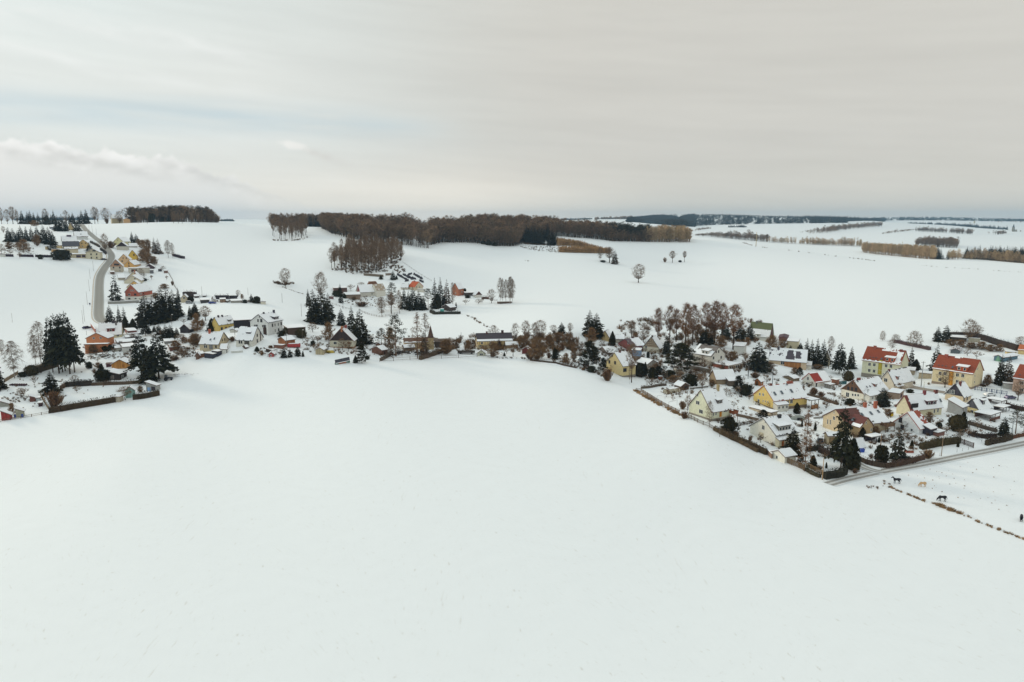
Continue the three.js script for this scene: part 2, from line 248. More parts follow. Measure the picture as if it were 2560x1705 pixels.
function spruce(seed, { H = 20, R = 3.6, n = 26, col = NEEDLE, base = 0.05, thin = 1, shape = 0.8, fan = 1 } = {}) {
  const r = rngOf(seed), T = new MB(true), C = new MB(true);
  T.tube([0, -1, 0], [0, H * 0.95, 0], 0.28, 0.04, BARK, 6);
  for (let i = 0; i < n; i++) {
    const t = i / (n - 1), y = H * lerp(base, 0.965, t), rad = R * Math.pow(1 - t, shape) * (0.78 + 0.42 * r()) + 0.22, k = Math.round((t > 0.8 ? 5 : 8) * thin);
    for (let b = 0; b < k; b++) {
      const a = (b + r()) / k * 6.283, len = rad * (0.7 + 0.5 * r()), dx = Math.cos(a), dz = Math.sin(a), sag = (t > 0.75 ? 0.35 : -0.22 - 0.22 * r()) * len, mid = sag * 0.3 + len * 0.08, w = len * (0.17 + 0.1 * r()) * fan, c = tone(col, r, 0.35), yy = y + (r() - 0.5) * H / n;
      const at = (f, h, s) => [dx * len * f - dz * s, yy + h, dz * len * f + dx * s];
      C.tri(at(0, 0, 0), at(0.62, mid - 0.1, w), at(0.62, mid - 0.1, -w), c); C.tri(at(0.5, mid, w), at(1, sag, 0), at(0.5, mid, -w), c);
      for (let q = 0; q < 4; q++) { const f = 0.3 + 0.65 * r(), h = lerp(0, sag, f), s = (r() - 0.5) * w * 1.6, d = (0.28 + 0.3 * r()) * Math.min(1.6, len * 0.6), cc = tone(col, r, 0.45); C.tri(at(f - 0.13, h + 0.08, s), at(f + 0.13, h + 0.05, s + (r() - 0.5) * 0.3), at(f + 0.06 * r(), h - d, s * 1.2), cc); }
    }
  }
  C.tri([-0.12, H * 0.95, 0], [0.12, H * 0.95, 0], [0, H, 0], col); C.tri([0, H * 0.95, -0.12], [0, H * 0.95, 0.12], [0, H, 0], col);
  return finish(T, C);
}
function tuft(C, r, c, rx, ry, n, size, col, k = 0.4) {
  for (let i = 0; i < n; i++) {
    const u = r() * 2 - 1, a = r() * 6.283, s = Math.sqrt(1 - u * u), f = Math.cbrt(0.25 + 0.75 * r()), p = [c[0] + s * Math.cos(a) * rx * f, c[1] + u * ry * f, c[2] + s * Math.sin(a) * rx * f], q = () => (r() - 0.5) * 2 * size;
    C.tri([p[0] + q(), p[1] + q() * 0.6, p[2] + q()], [p[0] + q(), p[1] + q() * 0.6, p[2] + q()], [p[0] + q(), p[1] + q() * 0.6, p[2] + q()], tone(col, r, k));
  }
}
function pine(seed, { H = 18, R = 4, from = 0.35, n = 30, col = PINE, bark = [0.16, 0.095, 0.06], tn = 34, ts = 0.42 } = {}) {
  const r = rngOf(seed), T = new MB(true), C = new MB(true); let lean = (r() - 0.5) * 0.8;
  T.tube([0, -1, 0], [lean, H * 0.92, 0], 0.3, 0.06, bark, 6);
  for (let i = 0; i < n; i++) {
    const t = i / n, y = H * lerp(from, 0.97, t), a = i * 2.4 + r(), len = R * (t < 0.2 ? 0.7 + 0.4 * r() : Math.pow(1 - t, 0.6) * (0.7 + 0.55 * r())) + 0.2, e = [lean * y / H + Math.cos(a) * len, y + len * (0.05 + 0.25 * r()), Math.sin(a) * len];
    T.tube([lean * y / H, y - 0.4, 0], e, 0.07, 0.02, bark, 3);
    tuft(C, r, e, 1.15, 0.55, tn, ts, col); tuft(C, r, [e[0] * 0.6, e[1] - 0.2, e[2] * 0.6], 0.9, 0.45, tn / 2, ts, col);
  }
  return finish(T, C);
}
function dense(seed, { H = 6, R = 1.3, prof = (t) => Math.sqrt(Math.max(0, 1 - t * t)), n = 1000, size = 0.3, col = NEEDLE, lump = 0.18, up = 0.5 } = {}) {
  const r = rngOf(seed), T = new MB(true), C = new MB(true);
  T.tube([0, -0.5, 0], [0, H * 0.6, 0], 0.12, 0.05, BARK, 5);
  for (let i = 0; i < 8; i++) for (let k = 0; k < 10; k++) { const f = (ii, kk) => { const t = ii / 8 * 0.94 + 0.02, a = kk / 10 * 6.283, q = R * prof(t) * 0.84; return [Math.cos(a) * q, H * t, Math.sin(a) * q]; }; C.quad(f(i, k), f(i, k + 1), f(i + 1, k + 1), f(i + 1, k), tone(col, r, 0.2)); }
  for (let i = 0; i < n; i++) {
    const t = r() * 0.99, a = r() * 6.283, q = R * prof(t) * (1 + lump * nz(Math.cos(a) * 2.3 + seed, t * H * 0.7, Math.sin(a) * 2.3) * 2 + (r() - 0.6) * 0.2), p = [Math.cos(a) * q, H * t, Math.sin(a) * q], s = size * (0.6 + 0.8 * r()), g = () => (r() - 0.5) * 1.6 * s;
    C.tri([p[0] + g(), p[1] - s * up + g() * 0.4, p[2] + g()], [p[0] + g(), p[1] - s * up + g() * 0.4, p[2] + g()], [p[0] * 1.05 + g() * 0.5, p[1] + s * up, p[2] * 1.05 + g() * 0.5], tone(col, r, 0.4));
  }
  return finish(T, C);
}
// a leafless tree: points fill the crown's outline, each is joined to the nearest wood below it and carries a spray of twigs
function bare(seed, { H = 16, from = 0.2, lead = 0.5, R = 5, prof = (t) => Math.sin(Math.PI * Math.pow(0.06 + 0.92 * t, 1.25)) ** 0.7, n = 340, tw = 9, L = 1.5, tww = 0.06, r0 = 0.36, rise = 0.5, droop = 0, col = TWIG, bark = BARK, stems = 1, wild = 0.36 } = {}) {
  const r = rngOf(seed), T = new MB(true), C = new MB(true), nodes = [], pts = [];
  for (let s = 0; s < stems; s++) {
    const lx = (r() - 0.5) * (stems > 1 ? R * 1.1 : 0.6), lz = (r() - 0.5) * (stems > 1 ? R * 1.1 : 0.6), top = H * lead * (s ? 0.7 + 0.3 * r() : 1), ss = stems > 1 ? 0.6 : 1; let q = [lx * 0.15, -1, lz * 0.15];
    for (let k = 0; k <= 6; k++) { const f = k / 6, e = [lx * (0.15 + 0.85 * f * f) + (r() - 0.5) * 0.2, top * f, lz * (0.15 + 0.85 * f * f) + (r() - 0.5) * 0.2], w = r0 * ss * (1 - 0.6 * f * Math.min(1, lead + 0.3)); T.tube(q, e, r0 * ss * (1 - 0.6 * Math.max(0, k - 1) / 6), w, bark, k < 2 ? 6 : 4); if (e[1] > H * from * 0.75) nodes.push({ p: e, w: w * 0.8 }); q = e; }
  }
  for (let i = 0; i < n; i++) { const t = r(), a = r() * 6.283, q = R * prof(t) * Math.sqrt(0.06 + 0.94 * r()) * (1 + wild * 2 * nz(Math.cos(a) * 1.7 + seed, t * 3, Math.sin(a) * 1.7)); pts.push([Math.cos(a) * q, H * lerp(from, 1 - 0.4 / H, t), Math.sin(a) * q]); }
  pts.sort((x, y) => Math.hypot(x[0], x[2]) + x[1] * 0.6 - Math.hypot(y[0], y[2]) - y[1] * 0.6);
  for (const p of pts) {
    let best = nodes[0], bc = 1e9; for (const m of nodes) { const c = Math.hypot(p[0] - m.p[0], p[1] - m.p[1], p[2] - m.p[2]) + 1.2 * Math.max(0, m.p[1] - p[1] + (rise > 0.2 ? 0.3 : -0.5)); if (c < bc) { bc = c; best = m; } }
    const o = best.p, d = [p[0] - o[0], p[1] - o[1], p[2] - o[2]], l = Math.hypot(...d) || 1, w = Math.max(0.035, best.w * 0.78), m = [o[0] + d[0] * 0.5 + (r() - 0.5) * l * 0.15, o[1] + d[1] * (0.5 + 0.12 * rise) + (r() - 0.5) * l * 0.12, o[2] + d[2] * 0.5 + (r() - 0.5) * l * 0.15];
    T.tube(o, m, w, w * 0.8, bark, w > 0.06 ? 4 : 3); T.tube(m, p, w * 0.8, w * 0.55, bark, 3); nodes.push({ p: m, w: w * 0.8 }, { p, w: w * 0.6 });
    const ux = d[0] / l, uy = d[1] / l, uz = d[2] / l, c0 = tone(col, r, 0.2);
    for (let k = 0; k < tw; k++) {
      const f = 0.15 + 0.85 * r(), q = [lerp(o[0], p[0], f) + (r() - 0.5) * 0.5, lerp(o[1], p[1], f), lerp(o[2], p[2], f) + (r() - 0.5) * 0.5], e = [ux * 0.7 + (r() - 0.5) * 1.7, uy * 0.5 + rise * 0.7 - droop + (r() - 0.5) * 1.1, uz * 0.7 + (r() - 0.5) * 1.7], LL = L * (0.45 + 0.9 * r()), g = r() * 6.283, sx = Math.cos(g) * tww * 0.6, sz = Math.sin(g) * tww * 0.6;
      C.tri([q[0] + sx, q[1] - 0.3 * tww, q[2] + sz], [q[0] - sx, q[1] + 0.3 * tww, q[2] - sz], [q[0] + e[0] * LL, q[1] + e[1] * LL, q[2] + e[2] * LL], tone(c0, r, 0.2));
    }
  }
  return finish(T, C);
}
const spire = (t) => Math.sin(Math.PI * Math.pow(0.1 + 0.88 * t, 1.25)) ** 0.65, dome = (t) => Math.sqrt(Math.max(0.02, 1 - t * t * 0.97)) * (0.8 + 0.4 * t);
function brush(seed, { H = 3, R = 2, stems = 46, tw = 16, col = TWIG, tww = 0.06, open = 0.75 } = {}) { // many thin stems fanning from the ground
  const r = rngOf(seed), T = new MB(true), C = new MB(true);
  for (let i = 0; i < stems; i++) {
    const a = r() * 6.283, f = Math.sqrt(r()), d = [Math.cos(a) * R * f, H * (1 - 0.45 * f * f) * (0.75 + 0.3 * r()), Math.sin(a) * R * f], o = [d[0] * (1 - open), -0.2, d[2] * (1 - open)], c = tone(col, r, 0.35);
    T.tube(o, d, 0.045, 0.015, c, 3);
    for (let k = 0; k < tw; k++) { const g = 0.25 + 0.75 * r(), m = [lerp(o[0], d[0], g), lerp(o[1], d[1], g), lerp(o[2], d[2], g)], h = r() * 6.283, L = H * 0.2 * (0.5 + r()), sx = Math.sin(h) * tww, sz = -Math.cos(h) * tww; C.tri([m[0] + sx, m[1], m[2] + sz], [m[0] - sx, m[1], m[2] - sz], [m[0] + Math.cos(h) * L * 0.8, m[1] + L * (0.1 + 0.8 * r()), m[2] + Math.sin(h) * L * 0.8], tone(c, r, 0.2)); }
  }
  return finish(T, C);
}
const cone = (t) => Math.pow(1 - t, 0.75), col_ = (t) => t < 0.75 ? 0.9 + 0.1 * Math.sin(t * 3) : Math.sqrt(Math.max(0, 1 - ((t - 0.75) / 0.25) ** 2)), ball = (t) => Math.sqrt(Math.max(0.02, 1 - (2 * t - 0.9) ** 2 / 1.21)), drop = (t) => Math.sin(Math.PI * Math.pow(Math.min(1, t * 0.93 + 0.07), 0.62)) ** 0.8;
const K = {  // kind: [object name, category, its variants]
  spruce: ['spruce_tree', 'spruce', [spruce(11), spruce(12, { R: 4.2, n: 28 }), spruce(13, { R: 3.2, n: 24, shape: 0.7 })]],
  slim: ['spruce_tree', 'spruce', [spruce(21, { R: 2.5, n: 28, shape: 0.9 }), spruce(22, { R: 2.3, n: 26 })]],
  loose: ['spruce_tree', 'spruce', [spruce(31, { R: 4.2, n: 20, thin: 0.75, col: [0.030, 0.029, 0.016] }), spruce(32, { R: 4, n: 21, thin: 0.7 })]],
  stalk: ['spruce_tree', 'spruce', [spruce(41, { R: 4.0, n: 22, base: 0.26, shape: 0.55, col: [0.028, 0.027, 0.013] }), spruce(42, { R: 4.3, n: 23, base: 0.22, shape: 0.6, col: [0.026, 0.026, 0.013] })]],
  fir: ['fir_tree', 'fir', [spruce(51, { R: 4.8, n: 22, col: FIRB, shape: 0.65, fan: 1.2 }), spruce(52, { R: 4.4, n: 24, col: FIRB, shape: 0.75, fan: 1.2 })]],
  rusty: ['brown_conifer', 'conifer', [spruce(61, { R: 3.2, n: 24, col: [0.10, 0.068, 0.038], shape: 0.7 }), spruce(62, { R: 3, n: 22, col: [0.115, 0.07, 0.04] })]],
  pine: ['pine_tree', 'pine', [pine(71), pine(72, { n: 34, from: 0.25 }), pine(73, { R: 4.6, from: 0.4 })]],
  cedar: ['pine_tree', 'pine', [pine(76, { R: 7, H: 15, from: 0.2, n: 74, tn: 44, ts: 0.6, bark: BARK, col: [0.034, 0.031, 0.012] })]],
  darkpine: ['pine_tree', 'pine', [pine(77, { R: 5, H: 13, from: 0.08, n: 62, tn: 42, ts: 0.55, bark: BARK, col: [0.025, 0.021, 0.007] }), pine(78, { R: 4.4, H: 12, from: 0.05, n: 60, tn: 42, ts: 0.55, bark: BARK, col: [0.025, 0.021, 0.007] })]],
  thuja: ['columnar_conifer', 'conifer', [dense(81, { H: 6, R: 0.9, prof: drop, n: 900, col: [0.025, 0.021, 0.007] }), dense(82, { H: 6, R: 1.1, prof: drop, n: 900, col: [0.025, 0.021, 0.007] })]],
  block: ['clipped_conifer', 'conifer', [dense(83, { H: 7, R: 2, prof: col_, n: 1300, col: [0.025, 0.021, 0.007], size: 0.36, up: 0.8 })]],
  cone: ['dense_conifer', 'conifer', [dense(84, { H: 8, R: 3, prof: cone, n: 1200, lump: 0.3, col: [0.025, 0.021, 0.007], size: 0.42, up: 0.8 })]],
  bush: ['evergreen_bush', 'bush', [dense(85, { H: 3, R: 1.7, prof: ball, n: 900, col: [0.025, 0.021, 0.007], size: 0.34, lump: 0.4 }), dense(86, { H: 3, R: 1.9, prof: ball, n: 900, col: [0.026, 0.024, 0.012], size: 0.34, lump: 0.5 })]],
  olive: ['olive_bush', 'bush', [dense(87, { H: 4, R: 2.2, prof: ball, n: 1100, col: OLIVE, size: 0.3 })]],
  bare: ['bare_tree', 'tree', [bare(101), bare(102, { R: 5.6, from: 0.16 }), bare(103, { R: 4.4, from: 0.26, lead: 0.6 }), bare(104, { R: 5, from: 0.14, lead: 0.4 })]],
  fan: ['bare_tree', 'tree', [bare(111, { H: 10, R: 5, from: 0.12, lead: 0.25, prof: dome, n: 300, tw: 8, rise: 0.8, L: 1.3, tww: 0.045, r0: 0.2, wild: 0.05 })]],
  tall: ['bare_tree', 'tree', [bare(121, { H: 20, R: 3.4, from: 0.3, lead: 0.85, prof: spire, n: 300, rise: 0.8 }), bare(122, { H: 20, R: 3.8, from: 0.36, lead: 0.8, prof: spire, n: 300, rise: 0.8 }), bare(123, { H: 20, R: 3, from: 0.42, lead: 0.85, prof: spire, n: 260, rise: 0.9 }), bare(124, { H: 20, R: 4.2, from: 0.26, lead: 0.7, n: 300, rise: 0.7 })]],
  red: ['bare_tree', 'tree', [bare(131, { H: 24, R: 4.4, from: 0.3, lead: 0.75, col: RED, prof: spire, n: 460, tw: 11, L: 1.7, tww: 0.065, r0: 0.45 }), bare(132, { H: 24, R: 5, from: 0.34, lead: 0.6, col: [0.20, 0.10, 0.048], n: 460, tw: 11, L: 1.7, tww: 0.065, r0: 0.5, stems: 2 }), bare(133, { H: 24, R: 5.2, from: 0.38, lead: 0.5, col: RED, n: 460, tw: 11, L: 1.7, tww: 0.065, r0: 0.52 })]],
  birch: ['birch_tree', 'birch', [bare(141, { H: 18, R: 2.6, from: 0.22, lead: 0.92, prof: spire, n: 220, tw: 8, L: 1.6, droop: 0.95, rise: 0.2, tww: 0.05, col: [0.165, 0.108, 0.068], bark: [0.36, 0.33, 0.30], r0: 0.16 }), bare(142, { H: 18, R: 3, from: 0.26, lead: 0.88, prof: spire, n: 240, tw: 8, L: 1.7, droop: 1, rise: 0.2, tww: 0.05, col: [0.155, 0.10, 0.062], bark: [0.30, 0.27, 0.24], r0: 0.17 })]],
  larch: ['larch_tree', 'larch', [bare(151, { H: 20, R: 3.6, from: 0.16, lead: 0.97, prof: (t) => Math.pow(1 - t, 0.7) + 0.05, n: 260, tw: 9, L: 1.1, rise: 0, droop: 0.3, tww: 0.06, col: RUST, bark: [0.13, 0.085, 0.06], r0: 0.24 }), bare(152, { H: 20, R: 4, from: 0.2, lead: 0.97, prof: (t) => Math.pow(1 - t, 0.6) + 0.05, n: 260, tw: 9, L: 1.2, rise: 0, droop: 0.35, tww: 0.06, col: [0.17, 0.105, 0.06], bark: [0.12, 0.08, 0.06], r0: 0.24 })]],
  fruit: ['fruit_tree', 'fruit tree', [bare(161, { H: 5, R: 2.6, from: 0.24, lead: 0.4, n: 80, tw: 13, L: 0.75, tww: 0.042, r0: 0.15, prof: dome }), bare(162, { H: 5, R: 2.3, from: 0.3, lead: 0.45, n: 80, tw: 13, L: 0.75, tww: 0.042, r0: 0.14 })]],
  brown: ['brown_tree', 'tree', [bare(171, { H: 8, R: 3.6, from: 0.06, lead: 0.55, stems: 4, n: 240, tw: 18, L: 1.2, tww: 0.085, r0: 0.14, prof: dome, wild: 0.55, col: BROWN, bark: [0.10, 0.07, 0.05] }), bare(172, { H: 8, R: 3.4, from: 0.05, lead: 0.6, stems: 5, n: 240, tw: 18, L: 1.3, tww: 0.085, r0: 0.13, wild: 0.55, col: [0.22, 0.132, 0.066], bark: [0.09, 0.06, 0.04] })]],
  shrub: ['bare_shrub', 'shrub', [brush(181, { col: BROWN, tw: 22 }), brush(182, { col: [0.18, 0.11, 0.065], R: 1.7, tw: 22 })]],
  pale: ['bare_shrub', 'shrub', [brush(184, { col: [0.26, 0.19, 0.12], stems: 60 })]],
  redshrub: ['red_brown_shrub', 'shrub', [brush(186, { col: [0.18, 0.098, 0.050], stems: 70, tw: 26 })]],
};
const lastUsed = {};
const catalog = [];
function t(kind, x, yb, yt, w, label, group) {   // a plant whose foot, top and crown width were measured in the current frame
  const [name, category, variants] = K[kind], p = at(x, yb), v = variants[(lastUsed[kind] = (lastUsed[kind] ?? -1) + 1) % variants.length];
  const h = Math.max(0.3, solveH(p, NY(yt))), s = w * FRS * mpp(p) * (kind === 'spruce' || kind === 'red' ? 1.18 : 1);
  const g = thing(name, p, rr(0, 6.28)), k = h / v.h, kw = s / v.w; g.scale.set(kw, k, kw);
  mesh('trunk', v.trunk, leafM, g); mesh('crown', v.crown, leafM, g);
  catalog.push([name, Math.round(NX(x)), Math.round(NY(yb)), Math.round(-p.z), +h.toFixed(1)]);
  return tag(g, label, category, group);
}
// woods that read as one mass: instanced trees behind a measured front edge [x, y of the foot, y of the tops]
const F_ = {
  bareF: () => [0, 1, 2].map((i) => bare(200 + i, { H: 20, R: 5, from: [0.22, 0.34, 0.4][i], lead: 0.65, n: 56, tw: 9, L: 2.1, tww: 0.17, r0: 0.28, col: [TWIG, [0.185, 0.122, 0.076], [0.25, 0.165, 0.10]][i], bark: [0.11, 0.08, 0.058] })),
  tanF: () => [0, 1].map((i) => bare(210 + i, { H: 20, R: 3.2, from: 0.2, lead: 0.8, n: 44, tw: 9, L: 1.9, tww: 0.19, r0: 0.22, prof: spire, col: [0.48, 0.345, 0.20], bark: [0.30, 0.21, 0.135] })),
  conF: () => [0, 1].map((i) => spruce(220 + i, { n: 12, R: 3.6, thin: 0.7, col: NEEDLE, fan: 1.6 })),
  pineF: () => [0, 1].map((i) => pine(225 + i, { H: 18, R: 3, from: 0.5, n: 10, col: PINE })),
  larchF: () => [0, 1].map((i) => bare(230 + i, { H: 6, R: 1.2, from: 0.05, lead: 0.95, n: 26, tw: 6, L: 0.9, tww: 0.11, r0: 0.07, rise: 0.6, col: [0.46, 0.285, 0.135], bark: [0.24, 0.15, 0.08], prof: (q) => Math.pow(1 - q, 0.5) + 0.05 })),
  farF: () => [spruce(240, { n: 7, R: 4.4, thin: 0.6, col: NEEDLE, fan: 2.2 })],
  farB: () => [dense(241, { H: 14, R: 5, prof: ball, n: 90, size: 2.2, col: TWIG })],
  saplings: () => [bare(260, { H: 3, R: 1.2, from: 0.3, lead: 0.6, n: 46, tw: 7, L: 0.5, tww: 0.04, r0: 0.08 }), bare(261, { H: 3, R: 1.5, from: 0.24, lead: 0.4, n: 46, tw: 7, L: 0.5, tww: 0.04, r0: 0.08 })],
  grass: () => [brush(250, { H: 0.9, R: 0.55, stems: 22, tw: 3, tww: 0.025, col: [0.34, 0.215, 0.11], open: 0.9 })],
  twigs: () => [brush(251, { H: 1.5, R: 1.2, stems: 20, tw: 14, tww: 0.05, col: [0.17, 0.10, 0.05] })],
};
const fgeo = {};
const forestGeo = (k) => fgeo[k] ??= F_[k]().map((v) => ({ g: mergeGeometries([v.trunk, v.crown]), h: v.h, w: v.w }));
function instances(name, kind, list, label, category) { // list of [x, y, z, height factor, width factor]
  const vs = forestGeo(kind), parts = vs.map(() => []); list.forEach((q, i) => parts[i % vs.length].push(q));
  const live = parts.map((q, i) => [q, vs[i]]).filter(([q]) => q.length), holder = live.length > 1 ? thing(name, V3(0, 0, 0)) : scene, M = new THREE.Matrix4(), Q = new THREE.Quaternion(), Y = V3(0, 1, 0), col = new THREE.Color();
  let top = holder;
  live.forEach(([q, v]) => {
    const im = new THREE.InstancedMesh(v.g, leafM, q.length); im.name = holder === scene ? numbered(name) : 'tree'; im.castShadow = im.receiveShadow = true;
    q.forEach(([x, y, z, h, w], i) => { M.compose(V3(x, y, z), Q.setFromAxisAngle(Y, rr(0, 6.28)), V3(w, h, w)); im.setMatrixAt(i, M); const k = rr(0.6, 1.35); im.setColorAt(i, col.setRGB(k * rr(0.95, 1.05), k, k * rr(0.95, 1.05))); });
    holder.add(im); if (holder === scene) top = im; else im.userData.kind = 'stuff';
  });
  return tag(top, label, category, null, 'stuff');
}
function wood(name, kind, edge, n, depth, label, { keep = 0.15, jitter = 0.18, fat = 1, H0 = 22 } = {}) {
  const pts = edge.map(([x, y, yt]) => { const p = at(x, y); return { p, yt: NY(yt), h: solveH(p, NY(yt)) }; }), seg = []; let sum = 0;
  for (let i = 1; i < pts.length; i++) { sum += pts[i].p.distanceTo(pts[i - 1].p); seg.push(sum); }
  const list = [];
  for (let i = 0; i < n; i++) {
    const s = rnd() * sum, k = seg.findIndex((q) => q >= s), f = 1 - (seg[k] - s) / pts[k + 1].p.distanceTo(pts[k].p), a = pts[k], b = pts[k + 1], x = lerp(a.p.x, b.p.x, f), z = lerp(a.p.z, b.p.z, f), l = Math.hypot(x, z), D = (rnd() < keep ? rnd() * 6 : rnd() * depth), X = x + x / l * D + rr(-2, 2), Z = z + z / l * D, q = onGround(X, Z, -0.3), h = Math.min(H0, solveH(q, lerp(a.yt, b.yt, f)) * (0.94 + 0.45 * nz(X * 0.035, Z * 0.035, 3)) * rr(0.62, 1.26)) * (1 + rr(-jitter, jitter * 0.6)), v = forestGeo(kind)[i % forestGeo(kind).length];
    if (h < 2) continue;
    list.push([X, ground(X, Z) - 0.3, Z, h / v.h, Math.sqrt(h / v.h) * rr(0.85, 1.2) * fat]);
  }
  console.log(name, label.slice(0, 30), 'd', Math.round(-pts[0].p.z), Math.round(-pts[pts.length - 1].p.z), 'h', pts.map((q) => Math.round(q.h)).join(' '));
  return instances(name, kind, list, label, 'wood');
}
function scatter(name, kind, poly, n, h, label, category, accept = () => true) { // over a measured outline on the ground
  const xs = poly.map((q) => q[0]), ys = poly.map((q) => q[1]), inside = (x, y) => { let c = false; for (let i = 0, j = poly.length - 1; i < poly.length; j = i++) { const [a, b] = poly[i], [d, e] = poly[j]; if ((b > y) !== (e > y) && x < (d - a) * (y - b) / (e - b) + a) c = !c; } return c; }, list = [], v = forestGeo(kind)[0];
  for (let i = 0; i < n * 30 && list.length < n; i++) { const x = rr(Math.min(...xs), Math.max(...xs)), y = rr(Math.min(...ys), Math.max(...ys)); if (!inside(x, y)) continue; const p = at(x, y); if (!accept(p)) continue; const k = h / v.h * rr(0.5, 1.4); list.push([p.x, p.y, p.z, k, k * rr(0.8, 1.3)]); }
  return instances(name, kind, list, label, category);
}
function along(name, kind, pts, n, spread, h, label, category) { // along a measured line on the ground
  const P = pts.map((q) => at(...q)), c = new THREE.CatmullRomCurve3(P, false, 'centripetal'), v = forestGeo(kind)[0], list = [];
  for (let i = 0; i < n; i++) { const u = rnd(); if (nz(u * 31, 3.3) + 0.5 * nz(u * 90, 1) < -0.05) continue; const p = c.getPointAt(u), x = p.x + rr(-spread, spread), z = p.z + rr(-spread, spread), k = h / v.h * rr(0.5, 1.5); list.push([x, ground(x, z), z, k, k]); }
  return instances(name, kind, list, label, category);
}

// ---------------------------------------------------------------- houses
// c: foot of the corner nearest the camera, lx / rx: where its two walls end, th: bearing of the wall that runs off to the right, g: which of the two is the gable ('L' or 'R'),
// ev: height of the eaves at that corner, rd: height of the ridge over the visible gable. All read off the photograph.
const dirAz = (deg) => V3(Math.sin(deg * Math.PI / 180), 0, -Math.cos(deg * Math.PI / 180));
const winGeo = {};
function windowGeo(w, h, bars) { return winGeo[[w, h, bars]] ??= (() => { const f = new MB(), t = 0.075; f.box(-w / 2, w / 2, h / 2 - t, h / 2, 0, 0.07); f.box(-w / 2 - 0.06, w / 2 + 0.06, -h / 2, -h / 2 + t, 0, 0.12); f.box(-w / 2, -w / 2 + t, -h / 2 + t, h / 2 - t, 0, 0.07); f.box(w / 2 - t, w / 2, -h / 2 + t, h / 2 - t, 0, 0.07); if (bars) f.box(-0.035, 0.035, -h / 2 + t, h / 2 - t, 0, 0.06); const p = new MB(); p.box(-w / 2 + t, w / 2 - t, -h / 2 + t, h / 2 - t, 0.005, 0.035); return [f.geo(), p.geo()]; })(); }
const doorGeo = {};
function boxGeo(w, h, d) { return doorGeo[[w, h, d]] ??= new MB().box(-w / 2, w / 2, -h / 2, h / 2, 0, d).geo(); }
const snowN = (x, z, s) => fbm(x * 0.45 + s, z * 0.45, 3) + 0.5 * nz(x * 1.7, z * 1.7, s);
